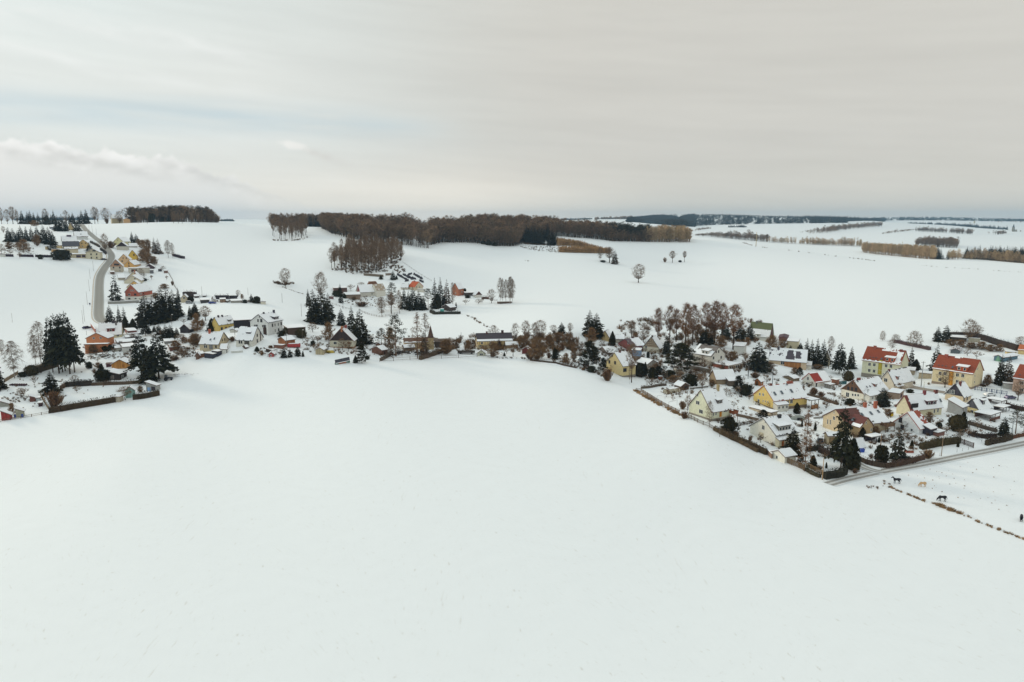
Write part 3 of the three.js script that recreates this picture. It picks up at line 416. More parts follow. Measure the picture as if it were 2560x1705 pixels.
function H(o) {
  const C = at(...o.c), gl = o.g !== 'R', house = /house|block|cottage|barn/.test(o.n ?? 'house'), len = (th) => [solveX(C, dirAz(th), NX(o.rx)), solveX(C, dirAz(th - 90), NX(o.lx))];
  { // bearings read by eye are nudged until both walls have a believable length
    const lo = house ? 6 : 2.4, hi = /block|barn/.test(o.n) ? 24 : house ? 15 : 16, pen = (x, w) => x <= 0 ? 99 : 4 * Math.log(Math.max(lo / x, x / (w ? Math.min(hi, 11.5) : hi), 1)) ** 2; let best = 1e9, to = o.th;
    for (let k = -80; k <= 80; k += 2) { const [a, b] = len(o.th + k), c = (k / 38) ** 2 + pen(a, !gl) + pen(b, gl); if (c < best) { best = c; to = o.th + k; } }
    o = { ...o, th: to };
  }
  const e1 = dirAz(o.th), e2 = dirAz(o.th - 90), [L1, L2] = len(o.th).map(Math.abs), L = clamp(gl ? L1 : L2, 1.2, 60), W = clamp(gl ? L2 : L1, 1.2, 40);
  const hW = Math.max(0.8, solveH(C, NY(o.ev))), apex = C.clone().addScaledVector(gl ? e2 : e1, W / 2), far = C.clone().addScaledVector(gl ? e2 : e1, W), flat = o.rd === undefined;
  const hR = flat ? hW : Math.max(hW + 0.3, o.mono ? solveH(far, NY(o.rd)) : solveH(apex, NY(o.rd)));
  const center = C.clone().addScaledVector(e1, (gl ? L : W) / 2).addScaledVector(e2, (gl ? W : L) / 2), phi = (gl ? o.th : o.th + 90) * Math.PI / 180;
  const G = thing(o.n ?? 'house', V3(center.x, C.y, center.z), Math.PI / 2 - phi); G.updateMatrixWorld();
  catalog.push([o.n ?? 'house', Math.round(NX(o.c[0])), Math.round(NY(o.c[1])), Math.round(-C.z), `t${o.th} L${L.toFixed(1)} W${W.toFixed(1)} e${hW.toFixed(1)} r${hR.toFixed(1)}`]);
  const l2 = L / 2, w2 = W / 2, gx = gl ? -l2 : l2, inv = G.matrixWorld.clone().invert(), eye = camera.position.clone().applyMatrix4(inv);
  const onPlane = (x, y, n, k) => { const d = ray(x, y).transformDirection(inv); const t = (k - n.dot(eye)) / n.dot(d); return eye.clone().addScaledVector(d, t); };
  // walls
  const B = -1.6, prof = flat ? [[w2, B], [w2, hW], [-w2, hW], [-w2, B]] : o.mono ? [[w2, B], [w2, hW], [-w2, hR], [-w2, B]] : [[w2, B], [w2, hW], [0, hR], [-w2, hW], [-w2, B]];
  const wall = new MB(), N = prof.length;
  for (const s of [-l2, l2]) for (let i = 1; i < N - 1; i++) { const q = [prof[0], prof[i], prof[i + 1]]; wall.tri(...q.map((p) => [s, p[1], p[0]])); wall.u.push(...q.flatMap((p) => [p[0] / 4, p[1] / 4])); }
  for (let i = 0; i < N - 1; i++) { const [a, b] = [prof[i], prof[i + 1]]; if (!flat && (o.mono ? i === 1 : i === 1 || i === 2)) continue; wall.quadUV([-l2, a[1], a[0]], [l2, a[1], a[0]], [l2, b[1], b[0]], [-l2, b[1], b[0]]); }
  wall.build('wall', o.wood ? woodM(o.col) : wallM(o.col), G);
  if (o.pl) new MB().box(-l2 - 0.06, l2 + 0.06, B, o.pl, -w2 - 0.06, w2 + 0.06).build('plinth', wallM(o.plc ?? '#8d8478'), G);
  if (o.lo) new MB().box(-l2 - 0.07, l2 + 0.07, B, o.loh, -w2 - 0.07, w2 + 0.07).build('ground_floor', wallM(o.lo), G);
  if (o.gc) { const s = Math.sign(gx), y0 = o.gh ?? hW, zz = (y) => y >= hW ? w2 * (hR - y) / (hR - hW) : w2, tt = 0.07, m = new MB(), z0 = zz(y0) - 0.02; m.hexa([[gx, y0, -z0], [gx + s * tt, y0, -z0], [gx + s * tt, y0, z0], [gx, y0, z0]], [[gx, hR - 0.1, -0.05], [gx + s * tt, hR - 0.1, -0.05], [gx + s * tt, hR - 0.1, 0.05], [gx, hR - 0.1, 0.05]]); m.build('gable_cladding', woodM(o.gc), G); }
  // roof
  const oh = o.oh ?? (flat ? 0.25 : 0.4), ov = o.ov ?? (flat ? 0.25 : 0.3), R = new MB(), S = new MB(), th = 0.18, sn = o.sn ?? 0.2, kk = flat ? 0 : (hR - hW) / (o.mono ? W : w2);
  const slopes = flat ? [[[w2 + oh, hW], [-w2 - oh, hW]]] : o.mono ? [[[w2 + oh, hW - oh * kk], [-w2 - oh, hR + oh * kk]]] : [[[w2 + oh, hW - oh * kk], [0, hR]], [[-w2 - oh, hW - oh * kk], [0, hR]]];
  slopes.forEach(([[z0, y0], [z1, y1]], side) => {
    const xa = -l2 - ov, xb = l2 + ov, put = (x, s, up) => { const z = lerp(z0, z1, s), y = lerp(y0, y1, s), n = Math.hypot(z1 - z0, y1 - y0), nyy = Math.abs(z1 - z0) / n, nzz = (y1 - y0) / n * Math.sign(z0 - z1); return [x, y + nyy * up, z + nzz * up]; };
    const e = 0.004 * side; R.hexa([put(xa, 0, e), put(xb, 0, e), put(xb, 1, e), put(xa, 1, e)], [put(xa, 0, th), put(xb, 0, th), put(xb, 1, th), put(xa, 1, th)]);
    if (o.snow === 0) return;
    const patchy = !flat && !o.mono && o.snow === undefined && !o.n ? (u, v, n) => !(v > 0.94 && n > 0.06) && n < 0.5 && !(v < 0.06 && n > 0.2) : o.snow, i0 = 0.1, sl = Math.hypot(z1 - z0, y1 - y0), si = 0.08 / sl;
    const top = side === 0 && !flat && !o.mono ? 1 : 1, full = typeof patchy !== 'function';
    const nx = Math.max(2, Math.round((xb - xa) / (full ? 1.2 : 0.4))), ns = Math.max(2, Math.round(sl / (full ? 1.2 : 0.4))), hgt = (x, s) => th + sn * (0.75 + 0.5 * nz(x * 0.5 + o.c[0], s * sl * 0.5, side)), X = (i) => lerp(xa + i0, xb - i0, i / nx), Q = (j) => lerp(si, top, j / ns);
    const on = (i, j) => { if (i < 0 || j < 0 || i >= nx || j >= ns) return false; if (full) return true; const u = (i + 0.5) / nx, v = (j + 0.5) / ns; return patchy(u, v, snowN(X(i), v * sl, o.c[0]), side) };
    for (let i = 0; i < nx; i++) for (let j = 0; j < ns; j++) if (on(i, j)) {
      const q = [[i, j], [i + 1, j], [i + 1, j + 1], [i, j + 1]], T = q.map(([a, b]) => put(X(a), Q(b), hgt(X(a), Q(b)))), D = q.map(([a, b]) => put(X(a), Q(b), th - 0.02)); S.quadUV(...T);
      [[0, -1, 0, 1], [1, 0, 1, 2], [0, 1, 2, 3], [-1, 0, 3, 0]].forEach(([di, dj, a, b]) => { if (!on(i + di, j + dj)) S.quadUV(D[a], D[b], T[b], T[a]); });
    }
  });
  const roof = R.build('roof', roofM(o.rc ?? '#6a5148'), G);
  if (S.n) S.build('snow_cover', snowM, roof);
  // chimneys [x, y of the foot, width, height, colour]
  for (const [x, y, w = 0.7, h = 1.1, col = '#8a4a36'] of o.ch ?? []) { const p = onPlane(x, y, V3(0, 0, 1), 0), yy = clamp(p.y, hR - 2.5, hR + 1), xx = clamp(p.x, -l2 + 0.5, l2 - 0.5), zc = yy < hR - 0.3 ? 0.8 : 0.25; new MB().box(xx - w / 2, xx + w / 2, hR - 1.6, hR + h, zc - 0.3, zc + 0.35).box(xx - w / 2 - 0.06, xx + w / 2 + 0.06, hR + h, hR + h + 0.12, zc - 0.36, zc + 0.41).build('chimney', wallM(col), roof); }
  const sN = V3(0, w2, hR - hW).normalize(), sK = sN.dot(V3(0, hR, 0)) + th;   // the slope that faces the camera
  for (const [x, y, w = 0.8, h = 1.3] of o.sky ?? []) { const p = onPlane(x, y, sN, sK), m = mesh('skylight', windowGeo(w, h, false)[0], mat('#3c3f42', 0.5), roof); m.position.copy(p).addScaledVector(sN, 0.12 + sn); m.quaternion.setFromUnitVectors(V3(0, 0, 1), sN); const q = mesh('pane', windowGeo(w, h, false)[1], skylightM, m); q.position.z = 0.03; m.userData.label = 'dark skylight set in the snowy roof slope'; }
  // dormers [x, y of the middle of the front's foot, width, height, colour, windows, snow]
  for (const d of o.dor ?? []) {
    const [x, y, w = 3, h = 1.4, col = o.col, nw = 1, back = 0.16] = d, p = onPlane(x, y, sN, sK), xf = clamp(p.x, -l2 + w / 2, l2 - w / 2), zf = p.z, yf = p.y - 0.25, yt = yf + h + 0.25, k = (hR - hW) / w2, zi = (yt + back * zf - hR) / (back - k), z1 = Math.max(0.05, Math.min(zf - 0.5, (hR - yt - back * zf) / (k - back) > 0 ? (hR - yt - back * zf) / (k - back) : 0.05)), y1 = yt + back * (zf - z1), m = new MB();
    m.hexa([[xf - w / 2, yf, zf], [xf + w / 2, yf, zf], [xf + w / 2, hR - k * z1 - 0.3, z1], [xf - w / 2, hR - k * z1 - 0.3, z1]], [[xf - w / 2, yt, zf], [xf + w / 2, yt, zf], [xf + w / 2, y1, z1], [xf - w / 2, y1, z1]]);
    const D = m.build('dormer', woodM(col), G);
    const a = w / 2 + 0.18, zo = zf + 0.25, yo = yt - back * 0.25; new MB().slab([[xf - a, yo, zo], [xf + a, yo, zo], [xf + a, y1, z1], [xf - a, y1, z1]], 0.12).build('dormer_roof', roofM(o.rc ?? '#6a5148'), D);
    if (d[7] !== 0) new MB().slab([[xf - a + 0.05, yo + 0.125, zo - 0.05], [xf + a - 0.05, yo + 0.125, zo - 0.05], [xf + a - 0.05, y1 + 0.125, z1 - 0.5], [xf - a + 0.05, y1 + 0.125, z1 - 0.5]], 0.2).build('snow_cover', snowM, D);
    for (let i = 0; i < nw; i++) { const ww = Math.min(0.95, w / nw * 0.72), g = mesh('window', windowGeo(+ww.toFixed(2), +Math.min(1.15, h * 0.7).toFixed(2), false)[0], frameM, D); g.position.set(xf + w * ((i + 0.5) / nw - 0.5), (yf + yt) / 2 + 0.1, zf + 0.01); const q = new MB(); const pw = ww - 0.16, ph = Math.min(1.15, h * 0.7) - 0.16; q.box(g.position.x - pw / 2, g.position.x + pw / 2, g.position.y - ph / 2, g.position.y + ph / 2, zf + 0.02, zf + 0.05); q.build('pane', paneM, D); }
  }
  // windows and doors [wall 'g' or 'l', x, y, width, height, style]
  for (let [f, x, y, w = 0.95, h = 1.2, style] of o.win ?? []) {
    if (!(typeof style === 'string' && style[0] === '#')) { w = +(w * 1.15).toFixed(2); h = +(h * 1.12).toFixed(2); }
    const onG = f === 'g', p = onG ? onPlane(x, y, V3(1, 0, 0), gx) : onPlane(x, y, V3(0, 0, 1), w2), s = Math.sign(gx), out = o.lo && p.y < o.loh ? 0.075 : o.gc && onG && p.y > (o.gh ?? hW) ? 0.075 : 0;
    if (onG) { p.z = clamp(p.z, -w2 + w / 2, w2 - w / 2); p.x = gx + s * out; } else { p.x = clamp(p.x, -l2 + w / 2, l2 - w / 2); p.z = w2 + out; }
    if (p.y < h / 2 - 0.6) p.y = h / 2 - 0.6;
    let m; const c = typeof style === 'string' && style[0] === '#' ? style : null;
    if (c) { m = mesh(h > 1.7 ? 'door' : 'shutter', boxGeo(w, h, 0.08), woodM(c), G); }
    else { const [fr, pa] = windowGeo(w, h, w > 0.85 && style !== 'n'); m = mesh('window', fr, style === 'd' ? darkFrameM : frameM, G); mesh('pane', pa, paneM, m); }
    m.position.copy(p); m.rotation.y = onG ? s * Math.PI / 2 : 0;
  }
  for (const q of o.more ?? []) q(G, { l2, w2, hW, hR, gx, onPlane });
  return tag(G, o.label, o.cat ?? 'house', o.group);
}
// part builders for "more": an annex against the long wall, timber beams, a balcony
const annex = (x0, x1, d, h, col, snow = true, wins = 0) => (G, { l2, w2 }) => {
  const a = lerp(-l2, l2, x0), b = lerp(-l2, l2, x1), m = new MB(); m.hexa([[a, -1.6, w2 + d], [b, -1.6, w2 + d], [b, -1.6, w2 - 0.2], [a, -1.6, w2 - 0.2]], [[a, h, w2 + d], [b, h, w2 + d], [b, h + d * 0.35, w2 - 0.2], [a, h + d * 0.35, w2 - 0.2]]);
  const A = m.build('annex', wallM(col), G); const q = [[a - 0.2, h - 0.07, w2 + d + 0.25], [b + 0.2, h - 0.07, w2 + d + 0.25], [b + 0.2, h + d * 0.35, w2 - 0.1], [a - 0.2, h + d * 0.35, w2 - 0.1]];
  new MB().slab(q, 0.14).build('annex_roof', roofM('#6a5148'), A); if (snow) new MB().slab(q.map(([x, y, z], i) => [x + (i === 0 || i === 3 ? 0.08 : -0.08), y + 0.15, z - 0.06]), 0.18).build('snow_cover', snowM, A);
  for (let i = 0; i < wins; i++) { const g = mesh('window', windowGeo(0.9, 1, true)[0], frameM, A); g.position.set(lerp(a, b, (i + 0.5) / wins), h * 0.62, w2 + d + 0.005); const p = mesh('pane', windowGeo(0.9, 1, true)[1], paneM, A); p.position.copy(g.position); }
};
const balcony = (x0, x1, d, h, col) => (G, { l2, w2 }) => { const a = lerp(-l2, l2, x0), b = lerp(-l2, l2, x1), m = new MB(); m.box(a, b, h - 0.15, h, w2 + 0.02, w2 + d); m.box(a, b, h + 0.1, h + 1, w2 + d - 0.06, w2 + d); m.box(a, a + 0.06, h + 0.1, h + 1, w2 + 0.02, w2 + d - 0.07); m.box(b - 0.06, b, h + 0.1, h + 1, w2 + 0.02, w2 + d - 0.07); for (const x of [a, b - 0.14]) m.box(x, x + 0.13, -1, h - 0.16, w2 + d - 0.2, w2 + d - 0.08); m.build('balcony', woodM(col), G); };
const timber = (col) => (G, { w2, hW, hR, gx }) => { const s = Math.sign(gx), m = new MB(); for (let i = 0; i < 5; i++) { const y = hW + (hR - hW) * i / 5.5, z = w2 * (1 - i / 5.5) * 0.96; m.box(Math.min(gx, gx + s * 0.06), Math.max(gx, gx + s * 0.06), y - 0.1, y + 0.1, -z, z); } for (let k = -3; k <= 3; k++) { const z = k / 4 * w2, t = hR - Math.abs(z) / w2 * (hR - hW); m.box(Math.min(gx, gx + s * 0.055), Math.max(gx, gx + s * 0.055), hW + 0.11, t - 0.1, z - 0.09, z + 0.09); } m.build('timber_frame', woodM(col), G); };
const leanTo = (f) => f;

// an open shelter: a snowy roof on posts, with a low back wall
function carport(o) {
  const C = at(...o.c), e1 = dirAz(o.th), e2 = dirAz(o.th - 90), L = clamp(Math.abs(solveX(C, e1, NX(o.rx))), 2, 14), W = clamp(Math.abs(solveX(C, e2, NX(o.lx))), 2, 14), h = Math.max(1.8, solveH(C, NY(o.ev))), c = C.clone().addScaledVector(e1, L / 2).addScaledVector(e2, W / 2), G = thing(o.n ?? 'carport', V3(c.x, C.y, c.z), Math.PI / 2 - o.th * Math.PI / 180), l = L / 2, w = W / 2;
  for (const [x, z] of [[-l, w], [l, w], [-l, -w], [l, -w], [0, w]]) new MB().box(x - 0.08, x + 0.08, -1, h, z - 0.08, z + 0.08).build('post', woodM(o.col), G);
  new MB().box(-l, l, -1, h, -w - 0.05, -w + 0.05).build('back_wall', woodM(o.col), G);
  const r = new MB().box(-l - 0.35, l + 0.35, h, h + 0.18, -w - 0.35, w + 0.35).build('roof', woodM(o.rc ?? '#4a3b34'), G); new MB().box(-l - 0.25, l + 0.25, h + 0.182, h + 0.38, -w - 0.25, w + 0.25).build('snow_cover', snowM, r);
  if (o.low) new MB().box(-l + 0.1, l - 0.1, -1, o.low, w - 0.04, w + 0.04).build('low_wall', woodM(o.lowc ?? o.col), G);
  catalog.push(['carport', Math.round(NX(o.c[0])), Math.round(NY(o.c[1])), Math.round(-C.z), `t${o.th} L${L.toFixed(1)} W${W.toFixed(1)} h${h.toFixed(1)}`]);
  return tag(G, o.label, o.cat ?? 'shelter');
}
function path3(pts) { return pts.map((q) => at(...q)); }
function hedge(pts, h, w, col, label, { name = 'hedge', cat = 'hedge', dens = 34, ragged = 0.45 } = {}) {
  const P = path3(pts), m = new MB(true), r = rngOf(Math.round(pts[0][0] * 7 + pts[0][1])); const o = P[0];
  for (let i = 1; i < P.length; i++) {
    const a = P[i - 1], b = P[i], L = Math.hypot(b.x - a.x, b.z - a.z), dx = (b.x - a.x) / L, dz = (b.z - a.z) / L, n = Math.max(1, Math.round(L / 2));
    const q = (t, s, y) => { const x = lerp(a.x, b.x, t) - dz * s, z = lerp(a.z, b.z, t) + dx * s; return [x - o.x, ground(x, z) - o.y + y, z - o.z]; };
    for (let k = 0; k < n; k++) { const t0 = k / n, t1 = (k + 1) / n, u = w * 0.42, c = tone(col, r, 0.15), g = [q(t0, -u, -0.4), q(t1, -u, -0.4), q(t1, u, -0.4), q(t0, u, -0.4)], T = [q(t0, -u, h * 0.9), q(t1, -u, h * 0.9), q(t1, u, h * 0.9), q(t0, u, h * 0.9)]; m.quad(...T, c); m.quad(g[0], g[1], T[1], T[0], c); m.quad(g[3], g[2], T[2], T[3], c); m.quad(g[1], g[2], T[2], T[1], c); m.quad(g[0], g[3], T[3], T[0], c); }
    for (let k = 0; k < L * dens * (0.5 + h / 2); k++) {
      const t = r(), side = r() < 0.4 ? 0 : r() < 0.5 ? -1 : 1, s = side ? side * w * 0.5 * (0.85 + 0.3 * r()) : (r() - 0.5) * w, y = side ? r() * h : h * (0.88 + ragged * r()), p = q(t, s, y), z = 0.13 + 0.17 * r(), g = () => (r() - 0.5) * 2 * z;
      m.tri([p[0] + g(), p[1] + g(), p[2] + g()], [p[0] + g(), p[1] + g(), p[2] + g()], [p[0] + g(), p[1] + g() + z * 0.7, p[2] + g()], tone(col, r, 0.5));
    }
  }
  const x = m.build(name, leafM, scene); x.position.copy(o); return tag(x, label, cat);
}
function fence(pts, h, col, label, { step = 2.6, slat = 0.35, mesh: net = true } = {}) {
  const P = path3(pts), G = thing('fence', P[0]), o = P[0], rails = new MB(), slats = new MB(), rel = (v) => [v.x - o.x, v.y - o.y, v.z - o.z]; let count = 0;
  for (let i = 1; i < P.length; i++) {
    const a = P[i - 1], b = P[i], L = Math.hypot(b.x - a.x, b.z - a.z), n = Math.max(1, Math.round(L / step)), p = (t, y) => { const x = lerp(a.x, b.x, t), z = lerp(a.z, b.z, t); return [x - o.x, ground(x, z) - o.y + y, z - o.z]; };
    for (let k = 0; k <= n; k++) { if (k === 0 && i > 1) continue; const q = p(k / n, 0); const m = mesh('post', boxGeo(0.16, h + 0.6, 0.16), woodM(col), G); m.position.set(q[0], q[1] + h / 2 - 0.2, q[2]); count++; }
    for (let k = 0; k < n; k++) for (const y of [0.25, 0.85]) { const q0 = p(k / n, y * h), q1 = p((k + 1) / n, y * h); rails.hexa([[q0[0], q0[1], q0[2] - 0.04], [q1[0], q1[1], q1[2] - 0.04], [q1[0], q1[1], q1[2] + 0.04], [q0[0], q0[1], q0[2] + 0.04]], [[q0[0], q0[1] + 0.1, q0[2] - 0.04], [q1[0], q1[1] + 0.1, q1[2] - 0.04], [q1[0], q1[1] + 0.1, q1[2] + 0.04], [q0[0], q0[1] + 0.1, q0[2] + 0.04]]); }
    if (slat) for (let d = slat / 2; d < L; d += slat) { const q = p(d / L, 0.05); slats.box(q[0] - 0.045, q[0] + 0.045, q[1], q[1] + h * rr(0.9, 1), q[2] + 0.05, q[2] + 0.075); }
  }
  rails.build('rail', woodM(col), G); if (slats.n) tag(slats.build('picket', woodM(col), G), null, null, null, 'stuff');
  return tag(G, label, 'fence');
}
function stoneWall(pts, h, w, col, label, snow = true, name = 'garden_wall') {
  const P = path3(pts), G = thing(name, P[0]), o = P[0], b_ = new MB(), s_ = new MB();
  for (let i = 1; i < P.length; i++) { const a = P[i - 1], b = P[i], L = Math.hypot(b.x - a.x, b.z - a.z), dx = (b.x - a.x) / L, dz = (b.z - a.z) / L, n = Math.max(1, Math.round(L / 4)); const q = (t, s, y) => { const x = lerp(a.x, b.x, t), z = lerp(a.z, b.z, t); return [x - dz * s - o.x, ground(x, z) - o.y + y, z + dx * s - o.z]; }; for (let k = 0; k < n; k++) { const A = k / n, B = (k + 1) / n, u = w / 2; b_.hexa([q(A, -u, -0.8), q(B, -u, -0.8), q(B, u, -0.8), q(A, u, -0.8)], [q(A, -u, h), q(B, -u, h), q(B, u, h), q(A, u, h)]); if (snow) s_.hexa([q(A, -u - 0.04, h + 0.003), q(B, -u - 0.04, h + 0.003), q(B, u + 0.04, h + 0.003), q(A, u + 0.04, h + 0.003)], [q(A, -u, h + 0.16), q(B, -u, h + 0.16), q(B, u, h + 0.16), q(A, u, h + 0.16)]); } }
  b_.build('wall', wallM(col), G); if (snow) s_.build('snow_cover', snowM, G); return tag(G, label, 'wall');
}
const poleGeo = {};
function pole(x, yb, yt, label, { name = 'utility_pole', cat = 'pole', r = 0.13, col = '#6d5f52', arm = 0, lamp = 0, group } = {}) {
  const p = at(x, yb), h = Math.max(1, solveH(p, NY(yt))), G = thing(name, p); new MB().tube([0, -0.5, 0], [0, h, 0], r, r * 0.7, null, 6); const m = new MB(); m.tube([0, -0.5, 0], [0, h, 0], r, r * 0.7, undefined, 6); m.build('shaft', mat(col, 0.85), G);
  if (arm) { const a = new MB(); a.box(-arm, arm, h - 0.5, h - 0.38, -0.06, 0.06); a.build('crossarm', mat(col, 0.85), G); const ins = new MB(); for (const k of [-0.9, -0.3, 0.3, 0.9]) ins.tube([k * arm, h - 0.38, 0], [k * arm, h - 0.15, 0], 0.05, 0.04, undefined, 5); ins.build('insulator', mat('#d8d4c8', 0.3), G); }
  if (lamp) { const a = new MB(); a.tube([0, h - 0.1, 0], [lamp, h + 0.15, 0], 0.05, 0.04, undefined, 5); a.build('lamp_arm', mat(col, 0.7), G); new MB().box(lamp - 0.35, lamp + 0.35, h + 0.08, h + 0.24, -0.16, 0.16).build('lamp_head', mat('#c9c7bf', 0.4), G); new MB().box(lamp - 0.33, lamp + 0.33, h + 0.243, h + 0.33, -0.15, 0.15).build('snow_cover', snowM, G); }
  return tag(G, label, cat, group);
}
function car(x, y, th, col, label, { van = 0 } = {}) {
  const p = at(x, y), G = thing('parked_car', p, Math.PI / 2 - th * Math.PI / 180), m = mat(col, 0.3, null, { metalness: 0.2 });
  const side = (pts, w, bev) => { const s = new THREE.Shape(); pts.forEach(([a, b], i) => i ? s.lineTo(a, b) : s.moveTo(a, b)); s.closePath(); const g = new THREE.ExtrudeGeometry(s, { depth: w - 2 * bev, bevelEnabled: true, bevelThickness: bev, bevelSize: bev, bevelSegments: 2 }); g.translate(0, 0, -w / 2 + bev); return g; };
  mesh('body', side([[-2.05, 0.35], [2.05, 0.35], [2.1, 0.62], [1.95, 0.82], [1.0, 0.95], [-2.0, 0.98], [-2.1, 0.7]], 1.72, 0.08), m, G);
  mesh('cabin', side(van ? [[-2.0, 0.95], [1.1, 0.95], [0.7, 1.7], [-1.9, 1.72]] : [[-1.75, 0.95], [1.0, 0.95], [0.35, 1.4], [-1.2, 1.42]], 1.5, 0.08), m, G);
  new MB().box(van ? -1.75 : -1.35, 0.62, 1.06, van ? 1.5 : 1.32, -0.765, -0.755).box(van ? -1.75 : -1.35, 0.62, 1.06, van ? 1.5 : 1.32, 0.755, 0.765).build('side_window', paneM, G);
  new MB().hexa([[0.98, 1.0, -0.62], [1.02, 0.99, -0.62], [1.02, 0.99, 0.62], [0.98, 1.0, 0.62]], [[0.5, 1.36, -0.56], [0.54, 1.37, -0.56], [0.54, 1.37, 0.56], [0.5, 1.36, 0.56]]).build('windscreen', paneM, G);
  const tyre = new THREE.CylinderGeometry(0.32, 0.32, 0.22, 14).rotateX(Math.PI / 2), rim = new THREE.CylinderGeometry(0.19, 0.19, 0.235, 10).rotateX(Math.PI / 2);
  for (const a of [-1.3, 1.3]) for (const b of [-0.78, 0.78]) { const w = mesh('wheel', tyre, mat('#1d1d1f', 0.9), G); w.position.set(a, 0.32, b); mesh('rim', rim, mat('#9a9a98', 0.4), w); }
  for (const b of [-0.6, 0.6]) { const l = mesh('headlight', boxGeo(0.3, 0.16, 0.06), mat('#d9dcdc', 0.2), G); l.position.set(2.1, 0.66, b); l.rotation.y = Math.PI / 2; }
  new MB().box(-1.15, 0.3, 1.505 + (van ? 0.3 : 0), 1.56 + (van ? 0.3 : 0), -0.62, 0.62).build('snow_cover', snowM, G);
  return tag(G, label, 'car');
}
function simple(name, cat, x, y, label, build, turn = 0) { const p = at(x, y), G = thing(name, p, turn); build(G, p); return tag(G, label, cat); }
function horse(x, y, th, col, pose, label, len = 1) {
  const p = at(x, y), G = thing('horse', p, Math.PI / 2 - th * Math.PI / 180), bones = [], b = (a, c, r0, r1) => bones.push([a, c, r0, r1]), graze = pose === 'graze';
  b([-0.55, 1.17, 0], [0.45, 1.14, 0], 0.31, 0.31); b([-0.66, 1.22, 0], [-0.4, 1.2, 0], 0.3, 0.32); b([0.5, 1.2, 0], [0.66, 1.05, 0], 0.29, 0.23);
  const ne = graze ? [1.2, 0.62, 0] : [1.12, 1.78, 0], mu = graze ? [1.32, 0.16, 0] : [1.52, 1.52, 0];
  b([0.62, 1.3, 0], ne, 0.23, 0.13); b(ne, mu, 0.125, 0.075);
  for (const s of [-0.035, 0.035]) b([ne[0] - (graze ? -0.02 : 0.04), ne[1] + (graze ? 0.06 : 0.1), s * 2], [ne[0] - (graze ? -0.08 : 0.04), ne[1] + (graze ? 0.12 : 0.26), s * 2.4], 0.035, 0.015);
  for (const s of [-0.17, 0.17]) { const f = s > 0 ? 0.08 : -0.06; b([0.52, 1.0, s], [0.55 + f, 0.55, s], 0.13, 0.07); b([0.55 + f, 0.55, s], [0.53 + f, 0.1, s], 0.065, 0.05); b([0.53 + f, 0.1, s], [0.6 + f, 0.05, s], 0.06, 0.06); b([-0.62, 1.05, s], [-0.5 + f, 0.72, s], 0.2, 0.11); b([-0.5 + f, 0.72, s], [-0.74 + f, 0.5, s], 0.1, 0.07); b([-0.74 + f, 0.5, s], [-0.7 + f, 0.1, s], 0.062, 0.05); b([-0.7 + f, 0.1, s], [-0.62 + f, 0.05, s], 0.06, 0.06); }
  const R = 84, half = 1.75, mc = new MarchingCubes(R, leafM, false, false, 60000); mc.isolation = 0;
  const seg = (P, [a, c, r0, r1]) => { const ab = [c[0] - a[0], c[1] - a[1], c[2] - a[2]], ap = [P[0] - a[0], P[1] - a[1], P[2] - a[2]], t = clamp((ab[0] * ap[0] + ab[1] * ap[1] + ab[2] * ap[2]) / (ab[0] ** 2 + ab[1] ** 2 + ab[2] ** 2), 0, 1); return Math.hypot(ap[0] - ab[0] * t, ap[1] - ab[1] * t, ap[2] - ab[2] * t) - lerp(r0, r1, t); };
  for (let k = 0; k < R; k++) for (let j = 0; j < R; j++) for (let i = 0; i < R; i++) { const P = [(i - R / 2) / (R / 2) * half, (j - R / 2) / (R / 2) * half + 1, (k - R / 2) / (R / 2) * half]; let s = 0; if (Math.abs(P[2]) > 0.62) s = 1; else { let acc = 0; for (const q of bones) acc += Math.exp(-seg(P, q) * 28); s = acc > 0 ? -Math.log(acc) / 28 : 1; } mc.field[i + j * R + k * R * R] = -clamp(s, -1, 1); }
  mc.update(); const g = new THREE.BufferGeometry(), n = mc.count, pos = mc.positionArray.slice(0, n * 3); for (let i = 0; i < n; i++) { pos[i * 3] *= half; pos[i * 3 + 1] = pos[i * 3 + 1] * half + 1; pos[i * 3 + 2] *= half; }
  g.setAttribute('position', new THREE.BufferAttribute(pos, 3)); g.setAttribute('normal', new THREE.BufferAttribute(mc.normalArray.slice(0, n * 3), 3));
  mesh('body', g, mat(col[0], 0.75), G);
  const hair = new MB(true), r = rngOf(77), hc = new THREE.Color(col[1]), hcol = [hc.r, hc.g, hc.b];
  for (let i = 0; i < 70; i++) { const t = r(), q = [lerp(0.5, ne[0] - 0.02, t), lerp(1.5, ne[1] + (graze ? 0.12 : 0.1), t), 0], d = 0.3 + 0.15 * r(), s = r() < 0.5 ? -1 : 1; hair.tri(q, [q[0] + 0.09, q[1], 0], [q[0] - 0.05, q[1] - d, s * (0.16 + 0.1 * r())], tone(hcol, r, 0.2)); }
  hair.build('mane', leafM, G);
  const tail = new MB(true); for (let i = 0; i < 60; i++) { const a = [-0.93, 1.36 + 0.05 * r(), (r() - 0.5) * 0.1], e = [-1.08 - 0.1 * r(), 0.5 + 0.25 * r(), (r() - 0.5) * 0.2]; tail.tri(a, [a[0] - 0.07, a[1], a[2]], e, tone(hcol, r, 0.2)); tail.tri([a[0] - 0.03, a[1], a[2] - 0.05], [a[0] - 0.03, a[1], a[2] + 0.05], e, tone(hcol, r, 0.2)); } tail.build('tail', leafM, G);
  G.scale.setScalar(len); return tag(G, label, 'horse');
}

